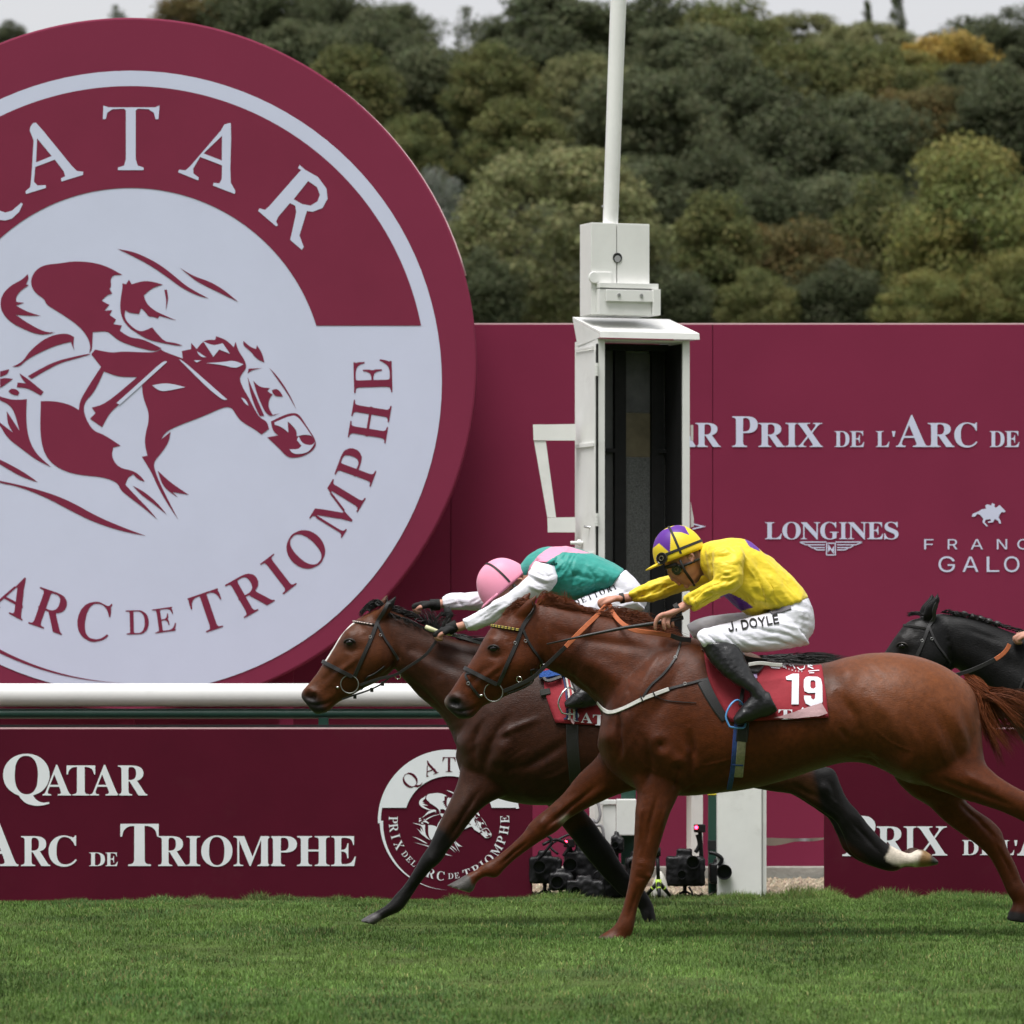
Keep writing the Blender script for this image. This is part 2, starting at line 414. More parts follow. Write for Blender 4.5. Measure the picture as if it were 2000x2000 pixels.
  "A": "17,1 17,17 24,22 34,39 145,314 149,318 173,319 195,434 205,464 209,467 224,465 234,442 260,321 271,312 332,164 337,160 352,160 356,154 364,132 347,129 388,29 395,20 419,18 419,1 254,1 254,18 289,20 298,24 305,34 304,51 272,131 109,132 103,131 88,96 77,66 73,44 80,23 102,17 102,1|114,161 261,161 195,318 175,316",
  "T": "107,1 106,14 110,18 142,18 162,24 174,54 174,431 172,433 115,433 88,426 75,418 58,402 48,384 36,356 28,319 13,318 11,321 11,382 18,412 31,432 11,434 11,454 410,454 410,434 390,432 404,412 411,384 411,321 408,317 393,319 389,346 374,386 347,418 333,426 315,432 250,433 246,431 246,51 249,34 258,23 277,18 310,18 314,14 313,1",
  "R": "35,1 35,18 61,18 82,24 87,31 92,52 92,209 81,213 83,224 74,231 92,236 92,397 83,431 51,432 18,438 16,451 31,455 240,455 305,448 350,434 338,431 357,421 375,404 392,376 397,348 395,309 385,281 372,262 358,250 326,234 339,232 337,231 307,224 315,213 304,209 413,43 430,24 451,16 453,1 365,1 358,16 346,24 225,210 170,212 165,211 164,208 164,66 166,42 173,27 183,20 222,17 223,1|164,234 251,235 270,240 288,250 307,269 322,308 324,344 322,362 312,392 293,416 275,426 250,432 186,432 169,426 164,409",
  "D": "41,0 21,4 22,17 57,25 86,26 91,48 91,404 82,433 49,433 17,438 15,451 31,455 237,455 281,452 336,438 342,434 332,432 362,418 391,396 418,361 434,324 445,277 448,246 445,176 434,131 416,89 396,62 361,34 343,26 354,24 352,22 332,14 286,3 217,0|176,26 261,25 291,34 316,50 341,81 361,131 368,171 371,222 368,284 361,322 348,361 324,396 292,421 271,430 249,433 182,433 172,429 165,419 163,66 166,39",
  "E": "15,1 15,16 47,20 63,28 89,29 94,72 94,376 90,411 83,430 57,430 42,436 17,439 16,454 398,454 399,431 376,429 387,419 397,392 399,324 397,320 383,322 374,361 357,394 347,406 327,420 283,430 180,430 168,424 164,409 165,246 227,247 247,254 265,274 277,299 288,344 304,344 304,279 297,254 287,246 288,222 297,214 304,192 304,122 302,118 288,119 277,173 267,195 247,214 223,222 165,221 164,49 170,34 183,28 290,28 317,34 352,52 380,84 411,143 427,143 429,138 424,111 412,69 397,41 383,29 407,28 402,1",
  "L": "16,1 16,18 41,20 60,28 88,29 92,54 92,406 88,421 80,432 70,437 30,439 29,454 236,454 236,439 178,435 169,426 166,414 166,41 173,32 185,28 291,28 325,37 345,49 370,75 388,108 409,154 425,155 427,152 424,131 413,82 400,49 383,29 405,28 402,1",
 },
 'M': {
  "A": "5,1 5,17 19,22 27,30 44,62 145,314 147,318 161,319 205,464 209,467 224,465 234,442 272,321 279,312 342,164 344,161 353,159 356,154 364,134 357,131 357,128 380,72 401,29 412,20 431,17 431,1 242,1 242,18 279,22 291,31 295,41 286,74 262,131 109,132 102,128 78,71 74,42 78,31 87,22 114,17 114,1|114,161 251,161 187,318 175,316",
  "T": "100,1 99,14 103,18 138,20 154,29 160,41 166,66 166,431 162,433 115,432 92,425 76,416 57,397 44,376 33,344 28,319 13,318 11,322 11,384 14,412 21,432 11,434 11,454 410,454 410,434 400,432 407,412 411,386 411,321 408,317 393,319 390,339 380,369 368,393 346,416 325,426 305,432 258,433 254,431 254,59 258,41 267,27 282,20 317,18 321,14 320,1",
  "R": "26,1 26,18 58,20 74,29 84,59 84,209 78,213 79,222 74,231 84,236 84,396 78,418 69,431 16,439 16,452 26,455 245,455 305,448 350,434 349,431 384,404 398,381 407,348 405,314 400,294 380,262 361,247 337,234 339,232 336,231 312,224 318,214 314,209 425,43 441,24 465,16 466,1 351,1 215,210 178,212 173,211 172,208 172,66 176,42 184,29 195,22 230,17 232,1|173,234 226,233 250,237 276,249 298,269 312,309 312,361 303,392 294,408 280,420 253,430 203,432 185,428 176,419 172,399",
  "P": "26,1 26,18 63,22 75,30 80,41 84,61 84,202 88,206 74,222 74,229 84,232 82,406 73,426 67,431 16,439 16,452 25,455 250,455 310,448 347,434 346,429 371,408 385,389 397,356 397,306 390,284 376,260 365,247 344,232 347,228 328,219 263,207 175,205 172,202 172,66 177,41 184,29 195,22 230,17 232,1|173,231 233,230 250,234 277,248 292,267 302,312 300,362 287,404 278,415 263,425 235,432 196,432 181,428 175,419 172,406",
  "I": "23,1 23,18 51,20 63,24 74,32 80,41 85,62 85,396 76,428 64,435 23,439 22,454 236,454 236,439 194,435 183,428 173,402 173,62 177,41 183,32 201,22 236,18 236,1",
  "X": "29,1 29,17 51,24 72,42 172,180 191,182 204,209 168,264 159,284 150,292 71,415 54,433 24,439 24,454 234,454 234,439 202,438 187,435 180,429 176,414 187,392 248,296 252,291 259,290 269,296 339,404 340,426 331,435 311,439 311,454 441,454 441,439 427,438 407,430 378,402 299,291 282,288 270,264 308,204 317,183 326,176 409,44 424,24 434,19 454,16 454,1 249,1 249,16 279,18 296,24 302,31 303,44 288,78 223,181 214,182 208,181 198,168 133,74 123,54 121,39 125,28 142,19 156,17 157,1",
  "D": "31,0 20,4 21,16 72,26 79,36 83,54 83,396 78,419 68,432 16,439 16,451 27,455 242,455 281,452 336,438 379,411 397,396 424,364 443,324 455,277 458,246 455,176 444,132 424,89 405,62 369,34 353,26 352,22 332,14 286,3 227,0|190,26 262,27 291,39 306,49 322,67 339,94 356,158 361,248 353,318 343,352 328,381 310,404 286,421 252,432 197,433 182,428 175,418 171,391 171,64 177,36",
  "E": "15,1 15,16 40,19 62,28 77,29 86,72 84,396 78,419 72,429 17,439 16,454 398,454 399,431 387,429 395,411 399,386 399,324 397,320 383,322 374,361 358,391 344,406 325,418 272,430 193,430 182,426 176,421 172,399 173,246 220,247 251,259 264,272 277,299 288,344 304,344 304,276 300,254 295,246 296,222 304,194 304,122 302,118 288,119 277,173 264,198 252,209 217,222 173,221 172,59 178,37 195,28 277,28 307,34 337,45 360,62 394,106 411,143 427,143 429,138 419,84 407,49 396,29 407,26 402,1",
  "L": "16,1 16,18 41,20 60,28 75,29 84,61 84,397 78,419 70,430 53,437 23,439 23,454 243,454 243,439 201,437 186,431 176,416 172,394 172,66 176,41 185,32 198,28 278,28 321,39 359,64 387,104 409,154 425,155 427,152 417,89 405,49 395,31 405,26 402,1",
  "C": "237,-10 217,-7 140,22 137,23 140,25 116,40 90,67 70,95 47,150 36,208 40,275 60,342 94,394 116,415 155,441 209,459 232,464 267,466 295,461 372,436 394,436 411,447 420,465 435,465 436,437 425,433 436,357 435,308 420,308 396,362 380,386 359,411 322,436 284,443 247,443 219,436 201,427 181,408 163,383 155,365 142,323 135,268 133,210 136,173 142,138 152,107 168,75 187,53 210,36 235,26 304,24 340,35 369,50 404,78 427,104 447,88 429,65 407,44 372,21 294,-7 270,-11",
  "O": "242,-10 212,-4 150,20 116,43 92,68 68,103 46,158 38,210 38,247 45,290 58,332 85,379 118,414 157,439 220,461 247,466 283,466 310,461 373,437 402,418 430,392 461,348 479,300 487,255 487,202 479,157 462,112 435,69 407,41 375,20 305,-5 278,-11|241,13 295,15 318,25 345,48 357,65 372,97 382,133 388,195 391,202 391,255 386,297 379,333 364,373 357,387 327,422 305,436 282,443 228,441 203,429 179,407 153,360 141,315 136,272 134,212 138,168 145,127 156,93 168,70 197,34 220,20",
  "M": "30,1 30,17 52,22 63,30 70,42 74,59 76,384 89,389 87,406 78,425 60,435 32,439 32,454 169,454 209,376 304,148 312,143 319,146 421,389 425,395 437,396 466,454 599,454 600,439 583,436 564,428 553,414 548,397 551,391 551,62 560,29 572,20 605,18 605,1 406,1 407,18 437,20 454,31 464,61 464,391 463,394 458,395 453,394 449,387 349,144 335,143 331,136 297,21 289,1 285,0 272,0 268,4 225,138 214,154 117,386 107,386 106,62 115,32 130,20 152,17 154,2 150,0",
  "H": "26,1 26,18 58,20 75,30 84,62 84,219 75,222 74,228 74,249 84,252 84,397 73,426 60,435 26,439 26,454 232,454 231,439 191,433 181,426 176,418 172,394 172,254 173,251 178,250 352,251 352,391 348,418 343,426 333,433 293,439 293,454 497,454 496,439 465,435 449,426 441,402 439,382 439,252 448,249 449,246 448,222 439,219 441,59 445,39 450,31 466,20 496,18 496,1 293,1 293,18 330,22 342,31 348,42 352,71 352,218 351,221 346,222 173,221 172,66 176,42 184,29 195,22 230,17 231,1",
 },
}
# ---------------------------------------------------------------- lettering
def glyph(style, ch):
    loops = [[tuple(int(v) / 1000 for v in p.split(',')) for p in l.split()] for l in GLYPHS[style][ch].split('|')]
    return loops
CAPH = {s: max(p[1] for l in glyph(s, 'T' if s != 'S' else 'L') for p in l) for s in GLYPHS}
def tess(loops):
    flat = [p for l in loops for p in l]
    tris = tessellate_polygon([[Vector((p[0], p[1], 0)) for p in l] for l in loops])
    return flat, [tuple(t) for t in tris]
def fix(me, facing=-1):
    """make all faces of a flat sheet face the camera side (-Y)"""
    bm = bmesh.new(); bm.from_mesh(me)
    fl = [f for f in bm.faces if f.normal.y * facing < 0]
    if fl: bmesh.ops.reverse_faces(bm, faces=fl)
    bm.to_mesh(me); bm.free()
    return me
def letters(name, items, style, fn, material, parent, slant=0):
    """items: (char,x0,x1,ytop,ybase) boxes in px; fn maps px to world; every letter its own part"""
    for ch, x0, x1, yt, yb in items:
        loops = glyph(style, ch)
        xs = [p[0] for l in loops for p in l]
        a, b = min(xs), max(xs)
        cap = CAPH[style]
        fl, tr = tess(loops)
        me = pymesh('letter', [fn(x0 + (p[0] - a) / (b - a) * (x1 - x0), yb - p[1] / cap * (yb - yt)) for p in fl], tr)
        link('letter', fix(me), material, parent)
def sheet(name, polys, fn, material, parent):
    for pl in polys:
        loops = pl if isinstance(pl[0][0], (tuple, list)) else [pl]
        fl, tr = tess(loops)
        link(name, fix(pymesh(name, [fn(*p) for p in fl], tr)), material, parent)

# ================================================================ THE SETTING: ground, gravel, hill, grass
m_turf = mat('turf_soil', (.06, .095, .022), .95, .1, var=.5, vscale=3.0)
m_gravel = mat('gravel_bed', (.33, .27, .2), .95, .2, var=.4, vscale=60, bump=.01, bscale=90)

def ground_h(x, y):
    """gentle unevenness of the turf, rising a touch towards the boards"""
    x = np.asarray(x, float); y = np.asarray(y, float)
    q = np.stack([x * .9, y * .9, 0 * x], -1).reshape(-1, 3)
    q2 = np.stack([x * 3.1, y * 2.2, 0 * x + 5], -1).reshape(-1, 3)
    r = .014 * vnoise(q, 3) + .010 * vnoise(q2, 9)
    r = r.reshape(np.shape(x))
    edge = np.clip((y - 3.6) / 1.2, 0, 1)
    return r * (.55 + .5 * edge) - (.046 + .008 * np.clip(-x, -1.5, 3)) * edge

# one ground sheet: fine grid near the camera's view, coarse far away
xs = np.concatenate([[-1500, -400, -120, -40, -12], np.linspace(-6, 6, 61), [12, 40, 120, 400, 1500]])
ys = np.concatenate([[-400, -120, -50, -20], np.linspace(-9, 5.2, 72), [5.4, 8, 16, 40, 120, 300, 700, 1900]])
vs, fs = [], []
for yy in ys:
    for xx in xs:
        z = float(ground_h(xx, yy)) if -9 <= yy <= 5.2 and abs(xx) <= 6 else 0.0
        if yy > 5.2: z = -.03
        vs.append((xx, yy, z))
nx = len(xs)
for j in range(len(ys) - 1):
    for i in range(nx - 1):
        fs.append((j * nx + i, j * nx + i + 1, (j + 1) * nx + i + 1, (j + 1) * nx + i))
tag(link('ground', pymesh('ground', vs, fs), m_turf, None, True), 'turf racetrack ground under the galloping horses', None, None, 'structure')

# gravel bed between rail and panel
mb = MB(); mb.add([(-8, 5.0, -.012), (8, 5.0, -.012), (8, 7.4, -.012), (-8, 7.4, -.012)], [(0, 1, 2, 3)])
tag(mb.build('gravel_bed', m_gravel), 'pale gravel strip behind the advertising boards', None, None, 'structure')
# loose chips (uncountable)
n = 9000
px = RNG.uniform(-2.9, 3.3, n); py = RNG.uniform(5.02, 7.3, n); sz = RNG.uniform(.008, .021, n)
base = np.array([[1, 0, 0], [-.6, .8, 0], [-.5, -.8, .1], [0, 0, .75]])
ang = RNG.uniform(0, 6.28, n)
V = np.empty((n, 4, 3))
for k in range(4):
    b = base[k] * (1 + RNG.uniform(-.3, .3, (n, 3)))
    V[:, k, 0] = px + sz * (b[:, 0] * np.cos(ang) - b[:, 1] * np.sin(ang))
    V[:, k, 1] = py + sz * (b[:, 0] * np.sin(ang) + b[:, 1] * np.cos(ang))
    V[:, k, 2] = -.012 + sz * b[:, 2] * 1.2
F = (np.arange(n)[:, None, None] * 4 + np.array([[0, 1, 3], [1, 2, 3], [2, 0, 3]])[None]).reshape(-1, 3)
me = pymesh('gravel', V.reshape(-1, 3), F.tolist())
cc = np.array([.42, .35, .26]) * RNG.uniform(.55, 1.35, (n, 1)) * RNG.uniform(.94, 1.06, (n, 3))
set_col(me, np.repeat(cc, 4, 0))
tag(link('gravel', me, mat('gravel_chips', rough=.9, spec=.2, attr='Col')), 'loose pale stone chips behind the boards', 'gravel', None, 'stuff')

# grass blades (uncountable)
def grass(n):
    y = np.where(RNG.random(n) < .30, RNG.uniform(3.2, 5.05, n), RNG.uniform(-7.4, 5.0, n))
    hw = 2.15 + (y + 7) * .115
    x = RNG.uniform(-1, 1, n) * hw
    cl = vnoise(np.stack([x * 2.1, y * 1.1, 0 * x], 1), 21)
    cl2 = vnoise(np.stack([x * 6.5, y * 4.0, 0 * x], 1), 22)
    edge = np.clip((y - 3.7) / .9, 0, 1)
    h = RNG.uniform(.012, .030, n) * (1 + .35 * cl2) + edge * np.clip(.013 + .045 * cl + .050 * cl2, -.004, .11) * RNG.uniform(.5, 1.2, n)
    h = np.clip(h, .012, .15)
    az = RNG.uniform(0, 6.28, n); lean = RNG.uniform(.1, .95, n) * h
    w = RNG.uniform(.0013, .0028, n)
    z0 = ground_h(x, y) - .004
    dx, dy = np.cos(az), np.sin(az)
    fx, fy = -np.sin(az), np.cos(az)
    tw = RNG.uniform(-.7, .7, n)
    V = np.empty((n, 5, 3))
    def put(k, s, t, ww):
        V[:, k, 0] = x + dx * lean * t * t + (fx * np.cos(tw) + .6 * np.sin(tw)) * ww
        V[:, k, 1] = y + dy * lean * t * t + fy * ww
        V[:, k, 2] = z0 + h * t * (1 - .25 * t * (lean / h))
    put(0, -1, 0, -w); put(1, 1, 0, w); put(2, -1, .55, -w * .8); put(3, 1, .55, w * .8); put(4, 0, 1, 0 * w)
    i = np.arange(n)[:, None] * 5
    tri = np.concatenate([i + [0, 1, 3], i + [0, 3, 2], i + [2, 3, 4]], 1).reshape(-1, 3)
    me = bpy.data.meshes.new('grass')
    me.vertices.add(n * 5); me.vertices.foreach_set('co', V.astype(np.float32).ravel())
    me.loops.add(len(tri) * 3); me.loops.foreach_set('vertex_index', tri.astype(np.int32).ravel())
    me.polygons.add(len(tri)); me.polygons.foreach_set('loop_start', np.arange(0, len(tri) * 3, 3, dtype=np.int32))
    me.update(calc_edges=True)
    patch = .5 + .5 * vnoise(np.stack([x * .8, y * .45, 0 * x], 1), 31)
    pt2 = .5 + .5 * vnoise(np.stack([x * 2.7, y * 1.6, 0 * x], 1), 32)
    g1 = np.array([.078, .152, .032]); g2 = np.array([.142, .222, .056]); g3 = np.array([.22, .21, .08]); g4 = np.array([.062, .135, .045])
    c = g1 + (g2 - g1) * np.clip(1.25 * patch + .55 * RNG.random(n) - .45, 0, 1.25)[:, None]
    c = c + (g4 - c) * (np.clip(pt2 * 1.6 - .75, 0, 1) * .7)[:, None]
    dry = (RNG.random(n) < .05 + .22 * edge * pt2 + .10 * (pt2 > .62))
    c[dry] = g3 * RNG.uniform(.6, 1.25, (dry.sum(), 1))
    c *= RNG.uniform(.55, 1.35, (n, 1)) * (1 + .28 * vnoise(np.stack([x * 9, y * 5, 0 * x], 1), 41) + .22 * vnoise(np.stack([x * 22, y * 12, 0 * x], 1), 42))[:, None]
    c *= (1 + .30 * vnoise(np.stack([x * 1.5, y * .5, 0 * x], 1), 51) + .18 * vnoise(np.stack([x * 4.2, y * 1.7, 0 * x], 1), 52))[:, None]
    # scuffs and old hoof marks
    rr_ = np.random.default_rng(5)
    for _ in range(70):
        cx, cy, q = rr_.uniform(-3, 3), rr_.uniform(-6.5, 4.6), rr_.uniform(.05, .16)
        w_ = np.exp(-(((x - cx) / q) ** 2 + ((y - cy) / (q * 1.6)) ** 2)) * rr_.uniform(.4, .9)
        c += (np.array([.11, .095, .045]) * RNG.uniform(.5, 1.2, (n, 1)) - c) * w_[:, None]
        V[:, 2:, 2] -= (w_ * h * .55)[:, None]
    me.vertices.foreach_set('co', V.astype(np.float32).ravel())
    set_col(me, np.repeat(np.clip(c, .01, 1), 5, 0))
    return me
m_grass = mat('grass_blades', rough=.6, spec=.2, attr='Col', sub=0.0)
_b = m_grass.node_tree.nodes['Principled BSDF']; _t = m_grass.node_tree.nodes.new('ShaderNodeBsdfTranslucent'); _a = m_grass.node_tree.nodes.new('ShaderNodeAddShader')
_at = [q for q in m_grass.node_tree.nodes if q.type == 'ATTRIBUTE'][0]
_mx = m_grass.node_tree.nodes.new('ShaderNodeMixShader'); _mx.inputs[0].default_value = .35
m_grass.node_tree.links.new(_at.outputs['Color'], _t.inputs['Color']); m_grass.node_tree.links.new(_b.outputs[0], _mx.inputs[1]); m_grass.node_tree.links.new(_t.outputs[0], _mx.inputs[2])
m_grass.node_tree.links.new(_mx.outputs[0], [q for q in m_grass.node_tree.nodes if q.type == 'OUTPUT_MATERIAL'][0].inputs[0])
m_grass.node_tree.nodes.remove(_a)
tag(link('grass', grass(400000), m_grass), 'short green turf grass of the racetrack', 'grass', None, 'stuff')

# wooded hillside behind
def hill_h(x, y):
    t = np.clip((y - 120) / 190, 0, 1)
    return 34 * t * t * (3 - 2 * t) + 1.5 * np.sin(x * .05 + y * .02) * t
vs, fs = [], []
hx = np.linspace(-260, 260, 53); hy = np.linspace(110, 420, 32)
for yy in hy:
    for xx in hx: vs.append((xx, yy, float(hill_h(xx, yy)) - .02))
for j in range(len(hy) - 1):
    for i in range(len(hx) - 1):
        a = j * len(hx) + i
        fs.append((a, a + 1, a + len(hx) + 1, a + len(hx)))
tag(link('hill', pymesh('hill', vs, fs), mat('hill_undergrowth', (.03, .034, .016), .95, .1, var=.5, vscale=.6), None, True), 'wooded hillside rising behind the panel', None, None, 'structure')

# unseen grandstand behind the camera, put in to keep the low sky off the horses' near sides
gs = empty('added_grandstand', (0, -60, 0), 'unseen grey grandstand behind the viewer, placed to block the low sky', 'added_grandstand')
m_conc = mat('added_stand_concrete', (.10, .10, .10), .9, .2, var=.3, vscale=.6)
for k in range(14):
    mb = MB(); mb.box((-110, -52 - k * 1.5, -.05), (110, -50.52 - k * 1.5, .9 + k * .95)); mb.build('added_stand_tier', m_conc, gs)
mb = MB(); mb.box((-110, -76, -.05), (110, -73.1, 22)); mb.build('added_stand_back_wall', m_conc, gs)
mb = MB(); mb.prism([Vector((-112, -76.5, 22.1)), Vector((-112, -47, 20.5)), Vector((-112, -47, 21.4)), Vector((-112, -76.5, 23.6))], (224, 0, 0)); mb.build('added_stand_canopy', m_conc, gs)
for k in range(12):
    mb = MB(); x_ = -104 + k * 19; mb.tube([(x_, -71.5, 13.5), (x_, -60, 21.1)], .3, 8); mb.build('added_stand_canopy_strut', m_conc, gs)

# ================================================================ SIGNAGE
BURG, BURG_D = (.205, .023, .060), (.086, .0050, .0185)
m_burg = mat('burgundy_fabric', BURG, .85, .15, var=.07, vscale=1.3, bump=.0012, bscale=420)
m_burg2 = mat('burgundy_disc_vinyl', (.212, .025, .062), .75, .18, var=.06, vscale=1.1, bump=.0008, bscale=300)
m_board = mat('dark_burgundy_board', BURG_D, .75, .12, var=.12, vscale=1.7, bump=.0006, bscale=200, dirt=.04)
m_lav = mat('lavender_white_print', (.60, .635, .80), .7, .3, var=.035, vscale=2)
m_lavp = mat('burgundy_print', (.200, .023, .056), .75, .18, var=.06, vscale=3)
m_wprint = mat('white_board_print', (.80, .82, .86), .6, .35, var=.05, vscale=4)
m_wpaint = mat('white_gloss_paint', (.80, .80, .775), .42, .45, var=.05, vscale=6, dirt=.28, rvar=.08)
m_edge = mat('pale_board_edge', (.72, .5, .52), .6, .3)
m_dark = mat('black_rubber', (.012, .012, .013), .6, .4)

YP, YD, YB, YR = 7.6, 7.0, 5.0, 5.42
def at(Y): return lambda x, y: W(x, y, Y)

# ---------------- large back panel
pan = empty('billboard', W(1440, 1708, YP), 'long burgundy fabric panel with race title and sponsor logos behind the winning post', 'billboard')
seams = [(-420, 879.6), (880.6, 1391.6), (1392.6, 2560)]
for a, b in seams:
    mb = MB(); A, B = W(a, 634, YP), W(b, 1716, YP)
    mb.box((A.x, YP, B.z), (B.x, YP + .06, A.z), .004)
    mb.build('fabric_panel', m_burg, pan)
mb = MB(); A, B = W(-420, 640, YP), W(2560, 1716, YP)
mb.box((A.x, YP + .03, B.z), (B.x, YP + .05, A.z)); mb.build('backing', m_burg, pan)
mb = MB(); A, B = W(-420, 631, YP), W(2560, 634, YP)
mb.box((A.x, YP + .004, B.z + .001), (B.x, YP + .055, A.z)); mb.build('top_edge', m_edge, pan)
mb = MB(); A, B = W(-420, 1674, YP - .05), W(2560, 1716, YP - .05)
mb.box((A.x, YP - .16, -.03), (B.x, YP - .004, .055), .006); mb.build('concrete_kerb', mat('kerb_concrete', (.34, .33, .30), .9, .2, var=.25, vscale=9, bump=.003, bscale=60), pan)
pm = at(YP - .004)
B_, sm = 873, 826
letters('lettering', [('A', 1303, 1362, sm, B_), ('R', 1358, 1408, sm, B_), ('P', 1430, 1480, 813, B_), ('R', 1481, 1533, sm, B_), ('I', 1534, 1559, sm, B_), ('X', 1556, 1607, sm, B_),
    ('D', 1630, 1659, 842, B_), ('E', 1660, 1688, 842, B_), ('L', 1711, 1737, 842, B_), ('A', 1750, 1812, 812, B_), ('R', 1812, 1864, sm, B_),
    ('C', 1864, 1909, sm, B_), ('D', 1933, 1962, 842, B_), ('E', 1963, 1991, 842, B_)], 'B', pm, m_lav, pan)
sheet('apostrophe', [[(1742, 842), (1749, 842), (1747, 853), (1744, 853)]], pm, m_lav, pan)
# sponsor word with its winged hourglass
xs_ = [1494, 1526, 1563, 1599, 1634, 1650, 1688, 1717, 1755]
wd = [('L', 1494, 1527), ('O', 1528, 1564), ('N', 1564, 1602), ('G', 1602, 1638), ('I', 1639, 1655), ('N', 1656, 1694), ('E', 1694, 1725), ('S', 1727, 1755)]
letters('lettering', [(c, a, b, 1020, 1053) for c, a, b in wd], 'B', pm, m_lav, pan)
def bar(x0, y0, x1, y1, w=2.0): 
    dx, dy = x1 - x0, y1 - y0; L = math.hypot(dx, dy); nx_, ny_ = -dy / L * w / 2, dx / L * w / 2
    return [(x0 + nx_, y0 + ny_), (x1 + nx_, y1 + ny_), (x1 - nx_, y1 - ny_), (x0 - nx_, y0 - ny_)]
wing = []
for sgn in (-1, 1):
    cx = 1623
    for (xa, ya, xb, yb) in ((9, 1058.6, 61, 1058.6), (61, 1059, 50, 1063.5), (12, 1064, 50, 1064), (44, 1065.5, 38, 1069), (12, 1069.5, 38, 1069.5), (33, 1071, 27, 1074), (12, 1074, 27, 1074)):
        wing.append(bar(cx + sgn * xa, ya, cx + sgn * xb, yb, 2.2))
for q in ((1614.5, 1060, 1614.5, 1085), (1631.5, 1060, 1631.5, 1085), (1616, 1061, 1630, 1061), (1616, 1084, 1630, 1084), (1617.5, 1064, 1628.5, 1081), ):
    wing.append(bar(*q, 2.2))
wing.append([(1617, 1066), (1622, 1073), (1617, 1079)]); wing.append([(1629, 1066), (1629, 1079), (1624.6, 1072.6)])
sheet('winged_hourglass_logo', wing, pm, m_lav, pan)
sheet('wing_tip', [[(1352.5, 1021.5), (1379, 1028.4), (1352.5, 1034.6), (1352.5, 1032), (1368, 1028), (1352.5, 1024.2)]], pm, m_lav, pan)
fr = [('F', 1805, 1823), ('R', 1851, 1870), ('A', 1896, 1920), ('N', 1947, 1967), ('C', 1987, 2010)]
letters('lettering', [(c, a, b, 1053, 1073) for c, a, b in fr], 'S', at(YP - .004), m_lav, pan)
ga = [('G', 1833, 1865), ('A', 1880, 1911), ('L', 1927, 1952), ('O', 1961, 1991), ('P', 2003, 2030)]
letters('lettering', [(c, a, b, 1087, 1117) for c, a, b in ga], 'S', pm, m_lav, pan)
hz = [(1650,715),(1655,700),(1685,688),(1705,675),(1728,672),(1722,655),(1735,648),(1755,655),(1760,642),(1775,648),(1772,660),(1780,668),(1800,652),(1810,662),(1832,685),(1828,692),(1812,690),(1800,705),(1795,720),(1805,735),(1808,752),(1798,752),(1793,738),(1775,728),(1765,745),(1740,748),(1735,742),(1755,738),(1750,728),(1725,732),(1720,745),(1738,766),(1730,768),(1708,745),(1712,725),(1695,705),(1680,700),(1668,715)]
sheet('galloping_horse_logo', [[(1300 + x / 2.76, 750 + y / 2.76) for x, y in hz]], pm, m_lav, pan)

